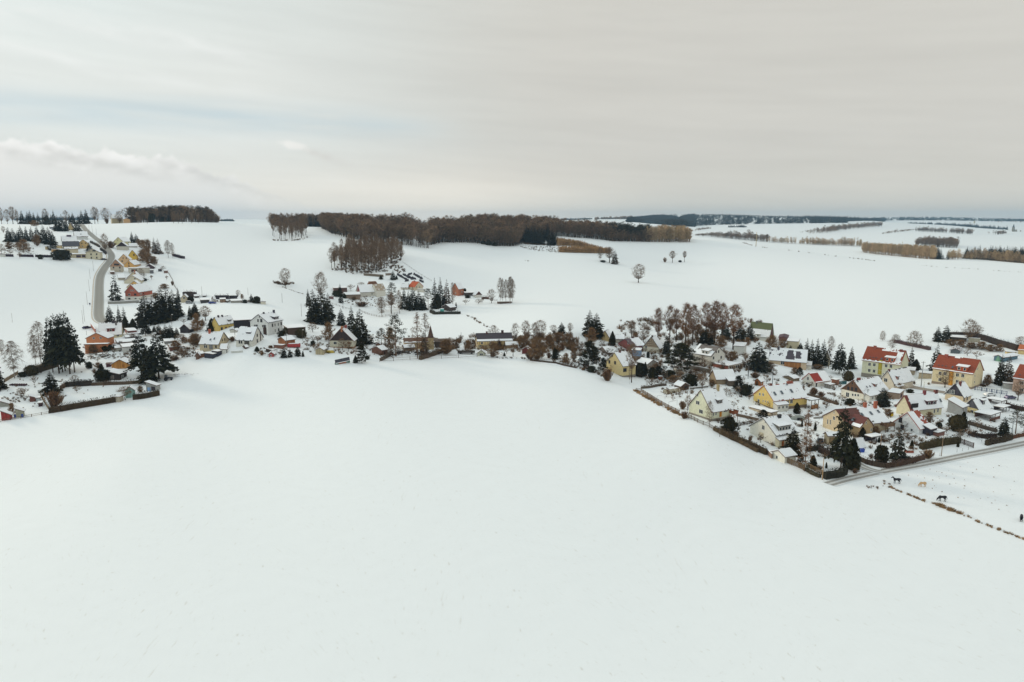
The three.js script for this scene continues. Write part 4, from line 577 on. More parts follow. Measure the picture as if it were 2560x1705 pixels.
// ================================================================ roads
const asphalt = (base, mud, snowy, seed) => tex(128, 1024, (u, v) => {
  const track = Math.exp(-(((u - 0.28) / 0.15) ** 2)) + Math.exp(-(((u - 0.72) / 0.15) ** 2)), n = 0.5 * per(u * 0.4, v, 3, seed) + 0.6 * per(u * 0.6, v, 11, seed + 2), edge = Math.min(u, 1 - u), wet = clamp(track * 0.9 + 0.5 * n + 0.35 * (1 - snowy), 0, 1), s = clamp(snowy * (1.35 - 1.25 * wet) + (edge < 0.1 ? 0.5 * n + 0.25 : 0) + 0.4 * n * snowy, 0, 1), k = 1 + (rnd() - 0.5) * 0.08;
  return mix3(mix3(base, mud, clamp(0.4 + n, 0, 1)), [0.9, 0.915, 0.915], s).map((c) => c * k);
});
const villageRoad = mat('#ffffff', 0.75, asphalt([0.585, 0.575, 0.545], [0.50, 0.485, 0.45], 0.12, 3)), laneM = mat('#ffffff', 0.7, asphalt([0.55, 0.535, 0.51], [0.43, 0.40, 0.36], 0.78, 9)), vergeM = mat('#ffffff', 0.95, tex(64, 512, (u, v) => { const n = per(u * 0.5, v, 14, 6) + 0.5 * per(u, v, 30, 2), s = clamp(0.62 + n * 0.9, 0, 1); return mix3([0.62, 0.50, 0.36], [0.91, 0.92, 0.915], s); }));
use(180, 620, 0.1403);
{
  const hill = [[100, -445], [157, -428], [217, -358], [367, -218], [517, -98], [655, 45], [705, 140], [675, 235], [590, 345], [512, 490], [487, 650], [484, 850], [478, 1050], [480, 1200], [510, 1275], [580, 1320], [700, 1345]];
  ribbon('village_road', path3(hill), (t) => 1.9 + 0.9 * t, 0.1, villageRoad, 'grey winter road curving up the hillside past the coloured houses', 'road');
  ribbon('road_verge', path3(hill.map(([x, y]) => [x, y])).map((p, i, a) => { const b = a[Math.min(a.length - 1, i + 1)], c = a[Math.max(0, i - 1)], dx = b.x - c.x, dz = b.z - c.z, l = Math.hypot(dx, dz); return V3(p.x + dz / l * -3.6, 0, p.z - dx / l * -3.6); }).slice(4), 0.4, 0.085, vergeM, 'strip of dry grass along the house side of the curving road', 'verge');
}
use(2040, 940, 0.17857);
ribbon('field_lane', path3([[180, 1515], [330, 1472], [520, 1425], [720, 1380], [900, 1342], [1080, 1310], [1350, 1262], [1620, 1210], [1800, 1172], [2100, 1110], [2400, 1052], [2700, 990], [2990, 930]]), 2.0, 0.1, laneM, 'slushy lane with dark wheel tracks beside the horse paddock', 'lane', 'structure', 14);
ribbon('side_street', path3([[470, 1150], [560, 1215], [640, 1262], [740, 1305], [850, 1335], [930, 1345]]), 1.9, 0.13, laneM, 'short slushy side street running up between the garden hedges', 'street', 'structure', 14);
use(2120, 780, 0.1403);
ribbon('upper_street', path3([[980, 1275], [1130, 1335], [1300, 1368], [1480, 1398], [1700, 1432], [1900, 1470]]), 2.3, 0.1, mat('#ffffff', 0.8, asphalt([0.62, 0.56, 0.5], [0.55, 0.49, 0.43], 0.25, 5)), 'brownish street in front of the two red roofed apartment blocks', 'street');

// ================================================================ the settlement on the near side, east
const tiles = '#9b4430', redTile = '#94452a', dark = '#57504e', brownT = '#6e4a40';
const sEave = (x, s, n) => s < 0.12 + 0.1 * n;
use(1580, 880, 0.15304);
H({ label: 'pale green house with steep snowy roof and one shed dormer behind the field fence', c: [1290, 1130], lx: 930, rx: 1612, th: 61, ev: 972, rd: 628, col: '#dfe0bd', pl: 0.7, ch: [[1372, 640, 0.8, 1.2, '#b39a6a']], dor: [[1435, 850, 2.2, 1.35, '#5e5350', 1]],
  win: [['g', 1075, 708, 0.5, 0.8], ['g', 1075, 828, 1.5, 1.2], ['g', 1128, 972, 1.6, 1.25], ['l', 1328, 1018, 0.5, 1, 'n'], ['l', 1371, 1010, 0.5, 1, 'n'], ['l', 1446, 1010, 1.0, 2.0, '#c87f1c'], ['l', 1530, 945, 1.5, 1.25]], more: [balcony(0.9, 1.12, 2.2, 1.9, '#8a4a26')] });
H({ n: 'garden_shed', cat: 'shed', label: 'dark garden shed with snowy gable roof and blue tub beside bare trees', c: [800, 632], lx: 690, rx: 928, th: 62, g: 'R', ev: 562, rd: 506, col: '#5a4436', wood: 1, win: [['g', 880, 590, 1.4, 1.6, '#2c2622']] });
simple('polytunnel', 'greenhouse', 650, 655, 'low rounded grey polytunnel half under snow in the garden', (G) => { const s = new THREE.CylinderGeometry(1.5, 1.5, 6.5, 14, 1, false, 0, Math.PI).rotateZ(Math.PI / 2).rotateX(-Math.PI / 2 + Math.PI / 2); const m = mesh('cover', s, mat('#b7b09b', 0.6), G); m.rotation.x = 0; for (let k = 0; k < 7; k++) { const e = new MB(), x = -3.3 + k * 1.1; for (let i = 0; i < 8; i++) { const a = i / 8 * Math.PI, b = (i + 1) / 8 * Math.PI; e.tube([x, Math.sin(a) * 1.53, Math.cos(a) * 1.53], [x, Math.sin(b) * 1.53, Math.cos(b) * 1.53], 0.035, 0.035, undefined, 4); } e.build('hoop', mat('#6e6a60', 0.6), G); } new MB().box(-3, 3, 1.45, 1.62, -0.7, 0.7).build('snow_cover', snowM, G); }, 0.5);
for (const [x0, y0, x1, y1, h, l] of [[600, 905, 735, 870, 90, 'thin football goal frame nearest the fence of the pale green house'], [412, 790, 540, 770, 75, 'thin goal frame farther up the snowy garden']]) { const a = at(x0, y0), b = at(x1, y1), H_ = solveH(a, NY(y0 - h)), G = thing('goal_frame', a), d = b.clone().sub(a), m = new MB(), n = new MB(); m.tube([0, -0.2, 0], [0, H_, 0], 0.05, 0.05, undefined, 5); for (const o of [V3(0, 0, 0), d]) m.build('post', mat('#8f969c', 0.5), G).position.copy(o); n.tube([0, H_, 0], [d.x, d.y + H_, d.z], 0.05, 0.05, undefined, 5); n.build('crossbar', mat('#8f969c', 0.5), G); tag(G, l, 'goal'); }
t('fruit', 318, 562, 405, 230, 'snow dusted fruit tree standing alone behind the fence corner');
t('fruit', 565, 735, 600, 190, 'low crooked fruit tree beside the upper goal frame');
t('fruit', 770, 730, 545, 180, 'slender fruit tree beside the polytunnel');
t('fruit', 670, 800, 720, 90, 'small young fruit tree near the goal frames');
t('bare', 1145, 600, 330, 230, 'gnarled pruned tree with snow on it behind the pale green house');
t('fruit', 910, 1000, 660, 190, 'bare tree leaning against the gable of the pale green house');
t('fruit', 1540, 690, 565, 120, 'small bare tree behind the chimney of the pale green house');
t('fruit', 1590, 720, 600, 130, 'twisted little tree between the pale green and yellow houses');
t('bush', 960, 545, 355, 280, 'large dark bush behind the snowy garden shed');
t('brown', 690, 500, 370, 330, 'wide brown thicket above the garden shed');
t('brown', 1310, 560, 430, 200, 'brown bush against the barn wall');
t('darkpine', 1730, 640, 380, 190, 'dark pine standing beyond the pale green house');
t('bush', 1850, 705, 520, 190, 'dark bush with a cap of snow near the yellow house');
t('redshrub', 820, 935, 780, 140, 'round red brown shrub at the corner of the pale green house');
t('redshrub', 850, 1085, 950, 150, 'ragged red brown bush below the round shrub by the fence');
t('birch', 1258, 1240, 790, 200, 'thin pale birch before the gable of the pale green house');
t('bush', 1585, 1325, 1050, 280, 'big round black green bush below the pale green house');
t('redshrub', 1690, 1385, 1280, 140, 'low tawny shrub beside the big round bush');
fence([[65, 640], [145, 648], [290, 735], [430, 825], [590, 915], [770, 1005]], 1.25, '#8a6a48', 'wooden post and rail fence along the field beside the goal frames');
fence([[915, 1068], [1070, 1150], [1160, 1190], [1260, 1225], [1335, 1275]], 1.3, '#8d7a66', 'weathered slat fence below the pale green house');
hedge([[1340, 1280], [1500, 1365], [1700, 1460], [1900, 1560], [2050, 1640]], 1.3, 1.0, [0.11, 0.075, 0.042], 'brown leafless hedge climbing from the pale green house towards the white house', { ragged: 0.5 });
hedge([[150, 600], [300, 585], [430, 560], [560, 548]], 0.9, 0.6, [0.13, 0.10, 0.075], 'low brown hedge behind the lone fruit tree', { ragged: 0.6 });
stoneWall([[950, 605], [1100, 590], [1240, 575]], 0.6, 0.4, '#7b7168', 'low snow capped wall behind the roof of the pale green house');
fence([[1720, 1212], [1880, 1185], [2030, 1160]], 1.1, '#5b4a3d', 'dark garden fence between the round bush and the white house');
stoneWall([[1700, 1045], [1850, 1075], [2090, 1130]], 1.0, 0.4, '#7d6650', 'long brown garden wall below the beige garage');
pole(1430, 1385, 1205, 'short street lamp with a flat head at the field hedge', { name: 'street_lamp', cat: 'street lamp', r: 0.08, lamp: 0.5 });
pole(570, 505, 312, 'bare wooden pole in the brown thicket', {});
pole(1900, 395, 205, 'dark pole in front of the long white barn', { col: '#50565c' });
along('dry_grass', 'grass', [[60, 640], [300, 780], [520, 905], [760, 1020], [900, 1080]], 320, 0.8, 0.7, 'dry tan grass strip at the foot of the field fence', 'grass');

use(1800, 940, 0.17857);
H({ label: 'bright yellow house with three skylights in its snowy roof and a white sunroom', c: [740, 478], lx: 466, rx: 1212, th: 65, ev: 345, rd: 138, col: '#f0cb5e', rc: tiles, pl: 0.8, plc: '#8a7560', ch: [[968, 95, 2.6, 0.8, '#a2492c'], [708, 105, 0.8, 0.6, '#7a3528']], sky: [[763, 252, 0.9, 1.6], [860, 236, 0.9, 1.6], [995, 214, 0.9, 1.6], [930, 124, 0.5, 0.8]],
  win: [['g', 605, 182, 0.3, 0.6, 'n'], ['g', 558, 253, 0.75, 1], ['g', 605, 260, 0.75, 1], ['g', 540, 352, 0.9, 1.4], ['g', 605, 348, 0.4, 0.7, 'n'], ['g', 638, 355, 0.4, 0.7, 'n'], ['g', 671, 362, 0.4, 0.7, 'n'], ['l', 950, 372, 0.9, 1.3], ['l', 1000, 350, 1.1, 1.6]], more: [annex(0.0, 0.33, 2.2, 2.3, '#e7e3d6', true, 3)] });
carport({ c: [1275, 468], lx: 1088, rx: 1372, th: 62, ev: 345, col: '#7d5638', low: 1.6, lowc: '#9a6b42', label: 'brown wooden carport with snowy roof beside the yellow house', n: 'carport' });
H({ n: 'garage', cat: 'garage', label: 'flat roofed beige garage under snow below the yellow house', c: [712, 578], lx: 405, rx: 802, th: 57, ev: 518, col: '#d3bfa0' });
H({ label: 'white house with a wide dormer of four windows near the field hedge', c: [772, 985], lx: 414, rx: 1092, th: 65, ev: 828, rd: 592, col: '#e9e4d4', rc: dark, pl: 0.4, ch: [[800, 600, 1.2, 0.7, '#3d3a3c']], dor: [[905, 765, 5.0, 1.6, '#7a7468', 4]], win: [['g', 635, 645, 0.4, 0.6, 'n'], ['g', 607, 720, 1.0, 1.3], ['g', 582, 815, 1.7, 1.2, '#d9cdb0'], ['g', 582, 855, 1.7, 0.5, 'n'], ['g', 562, 948, 0.8, 0.7], ['g', 690, 968, 0.6, 0.6, 'n'], ['l', 850, 860, 1, 1.2]], more: [annex(0.0, 0.4, 1.6, 2.3, '#e0d3ad', true), (G, { l2, w2 }) => { const d = mesh('door', boxGeo(0.9, 2, 0.08), woodM('#b5651f'), G); d.position.set(-l2 * 0.7, 1.0, w2 + 1.6); }] });
H({ n: 'garage', cat: 'garage', label: 'small white garage with snowy gable roof and one window at the field edge', c: [903, 1222], lx: 722, rx: 1058, th: 66, ev: 1132, rd: 1042, col: '#ece7d6', win: [['g', 797, 1137, 0.7, 0.9]] });
stoneWall([[640, 1080], [690, 1120], [725, 1155]], 1.5, 0.3, '#8d6a52', 'reddish board wall joining the hedge to the white garage');
H({ n: 'garden_cabin', cat: 'cabin', label: 'small orange wooden cabin with a snowy roof above the yellow house', c: [560, 142], lx: 483, rx: 606, th: 48, ev: 78, rd: 38, col: '#a5612e', wood: 1, win: [['g', 520, 95, 0.8, 1.4, '#5a3a20'], ['l', 582, 95, 0.6, 0.8]] });
hedge([[0, 808], [200, 905], [400, 985], [520, 1045], [650, 1105]], 1.9, 1.3, [0.082, 0.055, 0.030], 'thick brown hedge on the field edge below the white house', { ragged: 0.4 });
fence([[910, 1208], [1000, 1245], [1100, 1285], [1170, 1320]], 1.7, '#8b6f4e', 'tall tan reed fence between the white garage and the larch', { slat: 0.16 });
hedge([[1195, 1322], [1290, 1380], [1400, 1425]], 1.0, 1.0, [0.07, 0.06, 0.035], 'low ragged hedge outside the board fence at the corner', { ragged: 0.7 });
fence([[1205, 1270], [1330, 1335], [1420, 1385], [1470, 1420]], 1.4, '#a4865f', 'pale board fence around the corner garden', { slat: 0.2 });
hedge([[1455, 1440], [1600, 1425], [1700, 1402], [1745, 1375]], 2.0, 1.8, [0.036, 0.034, 0.024], 'dark clipped hedge at the corner of the slushy lane');
hedge([[1215, 1055], [1410, 1030]], 1.5, 1.3, [0.042, 0.036, 0.026], 'short dark hedge behind the larch', {});
hedge([[1390, 1065], [1520, 1120], [1640, 1170], [1760, 1225]], 1.8, 1.3, [0.06, 0.04, 0.03], 'dark brown hedge bounding the corner garden lawn');
t('spruce', 1012, 1095, 700, 270, 'broad spruce before the dormer of the white house');
t('larch', 1183, 1335, 470, 300, 'tall bare larch at the reed fence');
t('cone', 1300, 1290, 1105, 150, 'small dark conifer in the corner garden');
t('thuja', 1486, 1292, 1203, 38, 'tiny slim conifer on the corner lawn');
t('darkpine', 1130, 1232, 1095, 120, 'dark conifer clump beside the foot of the larch');
t('shrub', 1392, 1312, 1245, 100, 'low brown shrub beside the small corner conifer');
t('stalk', 1688, 1315, 425, 420, 'tall spruce with a long bare trunk at the corner of the lane');
pole(1432, 1452, 1150, 'wooden pole standing at the corner of the field hedge', { col: '#a8865e' });
t('darkpine', 605, 612, 470, 180, 'bushy pine in front of the flat beige garage');
t('thuja', 1072, 525, 370, 100, 'dark cypress beside the brown carport');
t('thuja', 1146, 712, 618, 36, 'slim brown conifer by the snowy lane');
t('thuja', 1330, 765, 650, 44, 'slender brownish conifer near the beige house entrance');
t('redshrub', 1410, 292, 205, 120, 'orange brown ball shrub above the carport');
t('brown', 1312, 245, 150, 140, 'tawny bush beside the orange ball shrub');
t('bush', 350, 262, 110, 210, 'rounded dark bush with snow beside the orange cabin');
t('redshrub', 420, 912, 830, 66, 'small round brown shrub at the corner of the white house');
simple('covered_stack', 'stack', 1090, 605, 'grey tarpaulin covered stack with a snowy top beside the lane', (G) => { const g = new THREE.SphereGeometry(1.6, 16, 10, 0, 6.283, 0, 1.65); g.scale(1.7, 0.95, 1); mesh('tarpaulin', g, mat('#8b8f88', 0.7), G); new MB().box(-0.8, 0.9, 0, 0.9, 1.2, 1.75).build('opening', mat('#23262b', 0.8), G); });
car(1402, 930, 20, '#2a2c33', 'dark estate car parked beside the beige garage', { van: 1 });
H({ n: 'garage', cat: 'garage', label: 'beige double garage behind the tall corner spruce', c: [1500, 962], lx: 1452, rx: 1690, th: 66, ev: 835, rd: 792, col: '#cdb790', win: [['l', 1580, 900, 2.4, 1.9, '#8d7350']] });
hedge([[1220, 275], [1360, 310], [1500, 355], [1650, 405]], 1.0, 0.9, [0.12, 0.085, 0.06], 'low brown garden hedge in front of the brown gabled house', { ragged: 0.6 });
stoneWall([[1310, 600], [1460, 585]], 0.7, 0.3, '#9c9a96', 'short grey wall beside the snowy driveway');

use(2040, 940, 0.17857);
H({ label: 'large beige house with two orange chimneys and partly snowed brown roof', c: [432, 838], lx: 92, rx: 1012, th: 67, ev: 690, rd: 470, col: '#d9c196', rc: '#6b3f36', snow: (x, s, n) => x > 0.48 + 0.05 * n, ch: [[676, 425, 1.0, 1.6, '#b9562c'], [800, 462, 1.1, 1.9, '#b9562c']], sky: [[640, 545, 0.8, 1.3], [765, 528, 0.8, 1.4], [868, 502, 0.7, 1.2]], win: [['g', 255, 512, 0.4, 0.7, 'n'], ['g', 253, 590, 0.9, 1.2], ['g', 165, 640, 0.5, 1.6, 'n'], ['g', 203, 645, 0.5, 1.6, 'n'], ['l', 795, 655, 0.8, 1.4]], more: [balcony(0.78, 1.0, 2.6, 2.9, '#7a5a40')] });
H({ n: 'house_wing', cat: 'house wing', label: 'beige cross wing with brown roof joined to the large beige house', c: [612, 862], lx: 440, rx: 783, th: 66, g: 'R', ev: 712, rd: 585, col: '#cba874', rc: '#6b3a34', snow: (x, s, n) => s < 0.3 + 0.12 * n && x > 0.35, sky: [[525, 615, 1, 1.3]], win: [['g', 702, 655, 0.4, 0.8, 'n'], ['g', 772, 752, 0.5, 1, 'n']] });
H({ label: 'white house with brown boarded gable and three dark windows', c: [662, 342], lx: 352, rx: 1002, th: 60, ev: 252, rd: 62, col: '#ece5d2', gc: '#6a4c36', rc: brownT, ch: [[590, 40, 1.6, 0.7, '#8c3a2a']], dor: [[835, 158, 1.3, 1.2, '#8a3f2e', 1]], sky: [[706, 158, 0.5, 0.8], [750, 150, 0.5, 0.8], [575, 78, 0.5, 0.9]], win: [['g', 513, 103, 0.5, 0.6, 'd'], ['g', 455, 172, 0.9, 1.3, 'd'], ['g', 509, 178, 0.9, 1.3, 'd'], ['g', 562, 188, 0.9, 1.3, 'd'], ['g', 442, 262, 1.3, 1.7], ['g', 515, 262, 0.7, 0.9], ['g', 552, 266, 0.7, 0.9], ['g', 591, 270, 0.7, 0.9]], more: [annex(0.02, 0.5, 2.4, 2.1, '#e6e2d8', true, 2)] });
H({ n: 'garage', cat: 'garage', label: 'small brown garage with purple door under snow beside the grey fir', c: [1160, 325], lx: 1000, rx: 1225, th: 40, ev: 250, col: '#a58a72', win: [['l', 1192, 285, 1.9, 1.9, '#4a2030']] });
H({ label: 'row house with yellow gable and long purple brown dormers under snow', c: [1312, 575], lx: 1120, rx: 1754, th: 67, ev: 470, rd: 275, col: '#e4d9b0', rc: '#7d3f38', snow: (x, s, n) => x > 0.07 + 0.03 * n, ch: [[1508, 245, 1.0, 1.1, '#8a3038'], [1702, 205, 1.4, 0.9, '#8a4038'], [1745, 200, 0.7, 0.9, '#8a4038']], dor: [[1615, 410, 4.6, 1.6, '#4c2b35', 2]], sky: [[1735, 345, 0.7, 1.3]], win: [['l', 1655, 492, 0.6, 1.3], ['l', 1706, 480, 0.6, 1.3], ['l', 1380, 430, 3.2, 2.4, '#2e2624']] });
H({ label: 'white house with snow striped roof and one bare red tiled patch', c: [1440, 822], lx: 1080, rx: 1582, th: 65, ev: 735, rd: 515, col: '#e9ebee', rc: '#a5523a', snow: (x, s, n) => x < 0.47 || s < 0.3 + 0.25 * n || n > 0.24, win: [['g', 1183, 615, 1.0, 1.6, 'd'], ['g', 1208, 716, 1.1, 1.5, 'd'], ['g', 1340, 756, 0.7, 0.8]], more: [annex(0.35, 1.0, 2.4, 2.0, '#3a3644')] });
H({ n: 'garage', cat: 'garage', label: 'flat reddish garage under snow behind the white house with the red patch', c: [1700, 850], lx: 1560, rx: 1800, th: 60, ev: 800, col: '#8d5a4e' });
carport({ c: [775, 940], lx: 690, rx: 915, th: 66, ev: 862, col: '#40353c', label: 'low dark carport with flat snowy roof in front of the beige wing' });
H({ n: 'garden_shed', cat: 'shed', label: 'low wooden shed with wide snowy roof beside the blue bin', c: [560, 1022], lx: 480, rx: 672, th: 60, ev: 985, rd: 880, col: '#a3865f', wood: 1 });
t('cone', 500, 1295, 860, 280, 'drooping dark conifer crowding the tall corner spruce');
t('thuja', 646, 885, 715, 120, 'dark pointed thuja at the corner of the beige wing');
t('block', 908, 1232, 960, 185, 'broad dark thuja block at the street corner');
t('loose', 1138, 1185, 705, 310, 'open spruce beside the thuja block');
t('bush', 1060, 1150, 1070, 64, 'small clipped dark ball on the corner lawn');
t('bush', 1112, 1125, 1055, 50, 'little dark bush under the open spruce');
t('thuja', 1335, 1040, 895, 64, 'narrow dark thuja near the orange planter');
t('fir', 930, 425, 158, 250, 'grey green fir beside the brown gabled house');
t('bush', 470, 402, 310, 160, 'dark low bush in front of the brown gabled house');
t('shrub', 778, 1150, 1075, 100, 'flat topped little shrub on the snowy corner lawn');
t('thuja', 880, 930, 850, 40, 'dark little conifer beside the low carport');
t('brown', 1010, 560, 440, 190, 'brown shrub between the fir and the yellow gable');
t('brown', 840, 800, 690, 160, 'brown climbing shrub on the terrace of the beige house');
t('brown', 1580, 660, 470, 160, 'bare brown tree behind the snow striped roof');
t('shrub', 1550, 1150, 1020, 220, 'wide tan brush at the end of the brown hedge by the lane');
t('shrub', 545, 1362, 1285, 100, 'rough brown bush standing alone beside the lane');
t('fruit', 360, 380, 250, 160, 'bare fruit tree in front of the white house with the brown boarded gable');
t('fruit', 1300, 900, 780, 260, 'wide bare shrub below the snow striped house');
hedge([[590, 1185], [690, 1228], [790, 1255], [960, 1288]], 1.5, 0.8, [0.085, 0.058, 0.042], 'brown hedge fence along the side street', { ragged: 0.5 });
hedge([[970, 1290], [1150, 1262], [1330, 1222], [1510, 1168]], 1.5, 0.9, [0.10, 0.062, 0.045], 'red brown hedge along the slushy lane', { ragged: 0.4 });
hedge([[1120, 1185], [1220, 1175], [1310, 1160]], 0.7, 1.2, [0.03, 0.03, 0.022], 'low dark juniper bed under the open spruce', { ragged: 0.8 });
simple('waste_bin', 'bin', 645, 1065, 'blue lidded bin beside the snowy wooden shed', (G) => { new MB().hexa([[-0.5, 0, -0.4], [0.5, 0, -0.4], [0.5, 0, 0.4], [-0.5, 0, 0.4]], [[-0.6, 1.0, -0.5], [0.6, 1.0, -0.5], [0.6, 1.0, 0.5], [-0.6, 1.0, 0.5]]).build('body', mat('#2348a8', 0.5), G); new MB().box(-0.64, 0.64, 1.003, 1.1, -0.54, 0.54).build('lid', mat('#1c3a8c', 0.5), G); });
simple('planter', 'planter', 1302, 1068, 'orange brick planter with snow beside the narrow thuja', (G) => { new MB().box(-1.1, 1.1, -0.3, 0.7, -0.6, 0.6).build('body', wallM('#b5532e'), G); new MB().box(-1.0, 1.0, 0.703, 0.85, -0.5, 0.5).build('snow_cover', snowM, G); });
pole(716, 335, 180, 'slim pole in front of the boarded gable house', { col: '#5c6468', arm: 0.6 });
pole(905, 980, 812, 'short brown post beside the terrace roof', { col: '#8c6a4c' });
pole(1180, 1185, 985, 'thin wooden pole within the corner garden', { col: '#9a7f5c' });
simple('yellow_bin', 'bin', 1056, 560, 'bright yellow bin in the yard beside the yellow gable', (G) => { new MB().box(-0.4, 0.4, 0, 1.2, -0.4, 0.4).build('body', mat('#d9b21c', 0.5), G); new MB().box(-0.44, 0.44, 1.203, 1.3, -0.44, 0.44).build('lid', mat('#c39c12', 0.5), G); });

use(2240, 960, 0.15304);
H({ n: 'house_wing', cat: 'house wing', label: 'grey rendered wing with a long snowy lean roof and purple cheek', c: [1063, 520], lx: 832, rx: 1160, th: 66, mono: 1, ev: 388, rd: 262, col: '#a9a9a9', gc: undefined, win: [['l', 1100, 425, 0.7, 1.4]] });
H({ label: 'beige house with dark slate gable and a plain snowy roof', c: [1085, 318], lx: 795, rx: 1222, th: 54, ev: 206, rd: 0, col: '#e2c79c', gc: '#3c3640', rc: dark, ch: [[1010, 5, 0.9, 0.7, '#7a3530']], win: [['g', 822, 118, 0.9, 1.4], ['g', 877, 125, 0.9, 1.4], ['g', 935, 128, 0.9, 1.4], ['l', 1114, 238, 0.7, 1.7, 'd'], ['l', 1165, 222, 0.7, 1.7, 'd'], ['g', 930, 235, 1, 1]] });
H({ label: 'small house with slate grey gable and yellow ground floor', c: [1332, 505], lx: 1112, rx: 1545, th: 55, ev: 412, rd: 247, col: '#dccb8c', gc: '#54545c', rc: dark, dor: [[1432, 345, 1.2, 1.7, '#4a3a48', 1]], win: [['g', 1185, 352, 0.5, 0.9, 'n'], ['g', 1240, 445, 1, 1]] });
carport({ c: [1530, 612], lx: 1285, rx: 1695, th: 56, ev: 515, col: '#6a4030', low: 0.9, label: 'open garden pavilion with a broad snowy roof and wooden posts', n: 'pavilion' });
carport({ c: [1720, 360], lx: 1480, rx: 1800, th: 56, ev: 310, col: '#6e4534', label: 'long timber shelter under snow behind the slate gabled house', n: 'carport' });
carport({ c: [1745, 470], lx: 1595, rx: 1845, th: 56, ev: 415, col: '#3c3438', label: 'dark open shelter under snow beside the pavilion', n: 'carport' });
t('olive', 995, 765, 495, 290, 'big round olive green bush on the sloping garden');
t('cone', 1090, 700, 445, 175, 'dark pointed conifer rising behind the olive bush');
t('bush', 710, 722, 622, 96, 'round dark bush on the open snowy lawn');
t('thuja', 1010, 1028, 945, 48, 'small dark thuja in front of the lane fence');
t('fir', 1755, 845, 530, 230, 'grey frosted fir near the lane bend');
t('pine', 1952, 810, 405, 290, 'olive pine with a tall trunk beside the grey fir');
t('pine', 2085, 790, 480, 160, 'dark pine cut by the picture edge near the lane');
t('fruit', 825, 800, 680, 150, 'small bare tree below the olive bush');
t('shrub', 540, 1200, 1060, 150, 'tan brush heap at the end of the olive hedge');
hedge([[405, 1065], [520, 1045], [620, 1022], [830, 985], [1025, 960]], 2.0, 1.6, [0.058, 0.045, 0.022], 'olive brown hedge above the lane', { ragged: 0.4 });
hedge([[1180, 832], [1300, 868], [1450, 888], [1625, 880]], 1.5, 1.0, [0.055, 0.036, 0.026], 'dark curved hedge below the pavilion garden');
hedge([[1468, 1003], [1600, 972], [1750, 945], [1885, 905]], 1.8, 1.0, [0.062, 0.046, 0.03], 'tall brown hedge by the lane near the steps', { ragged: 0.35 });
hedge([[1885, 895], [2000, 868], [2130, 838]], 1.0, 0.8, [0.15, 0.07, 0.04], 'orange brown hedge along the far end of the lane', { ragged: 0.4 });
hedge([[1175, 655], [1290, 690], [1480, 745], [1650, 790]], 1.3, 1.0, [0.13, 0.10, 0.075], 'stony brown bank hedge under the pavilion', { ragged: 0.5 });
hedge([[1800, 365], [1900, 400], [2110, 445]], 1.6, 1.4, [0.07, 0.045, 0.036], 'dark red brown hedge beyond the timber shelter');
fence([[1030, 960], [1110, 990], [1260, 1045]], 1.7, '#5e4038', 'dark brown board fence stepping down to the lane', { slat: 0.15 });
{ const P = path3([[1015, 852], [1060, 835], [1200, 875], [1325, 905], [1400, 945]]); const G = thing('handrail', P[0]), o = P[0], m = new MB(), s = new MB(); P.forEach((p, i) => { m.tube([p.x - o.x, p.y - o.y - 0.2, p.z - o.z], [p.x - o.x, p.y - o.y + 1, p.z - o.z], 0.04, 0.04, undefined, 5); const q = P[i + 1]; if (q) for (const y of [0.5, 1]) s.tube([p.x - o.x, p.y - o.y + y, p.z - o.z], [q.x - o.x, q.y - o.y + y, q.z - o.z], 0.035, 0.035, undefined, 5); }); m.build('post', mat('#3c4656', 0.5), G); s.build('rail', mat('#3c4656', 0.5), G); tag(G, 'thin dark metal handrail along the snowy ramp', 'handrail'); }
pole(740, 1178, 862, 'tall wooden street lamp beside the lane with a broad head', { name: 'street_lamp', cat: 'street lamp', r: 0.11, lamp: 0.7, col: '#8a7056' });
for (const [x, a, b] of [[615, 1195, 1150], [715, 1175, 1130], [995, 1115, 1072], [1085, 1096, 1055], [1180, 1076, 1035]]) pole(x, a, b, 'short thin marker post on the verge of the slushy lane', { name: 'marker_post', cat: 'post', r: 0.05, group: 'marker posts along the slushy lane' });
pole(1895, 800, 600, 'thin pole between the frosted fir and the olive pine', { col: '#9aa0a4' });
stoneWall([[1262, 850], [1330, 835]], 0.5, 0.8, '#aaa79f', 'small snow covered step wall near the ramp');

// the paddock
use(2160, 1140, 0.16985);
horse(480, 402, -82, ['#14131c', '#0c0c14'], 'stand', 'black horse standing with raised head at the paddock corner', 0.98);
horse(862, 450, -88, ['#c9a377', '#dcc39b'], 'graze', 'pale dun horse grazing in the snow', 0.88);
horse(1150, 664, -80, ['#15121a', '#0c0b12'], 'graze', 'black horse grazing beside the grass strip', 0.98);
horse(2312, 955, 36, ['#1b1620', '#100d15'], 'graze', 'dark horse seen end on at the picture edge', 0.98);
along('dry_grass', 'grass', [[320, 420], [430, 480], [600, 555], [800, 628], [950, 690], [1050, 712], [1230, 785], [1440, 862], [1600, 935], [1700, 975], [1850, 1035], [2050, 1115], [2200, 1170], [2355, 1225]], 250, 0.45, 0.42, 'strip of dry tan grass along the edge of the horse paddock', 'grass');
along('dry_grass', 'grass', [[1040, 705], [1240, 790], [1440, 858]], 80, 0.5, 0.65, 'taller golden grass tuft beside the grazing black horse', 'grass');
along('dead_twigs', 'twigs', [[0, 420], [60, 480], [170, 470], [300, 450], [340, 390]], 26, 1.0, 0.45, 'scattered dead twigs on snow at the paddock corner', 'twigs');
scatter('dead_twigs', 'grass', [[560, 250], [1000, 160], [1500, 80], [2300, 60], [2300, 900], [1700, 700], [800, 520]], 50, 0.22, 'sparse withered stalks poking through the paddock snow', 'stalks');
pole(440, 440, 385, 'thin pale electric fence post beside the standing horse', { name: 'fence_post', cat: 'post', r: 0.04, col: '#b8c4cc' });

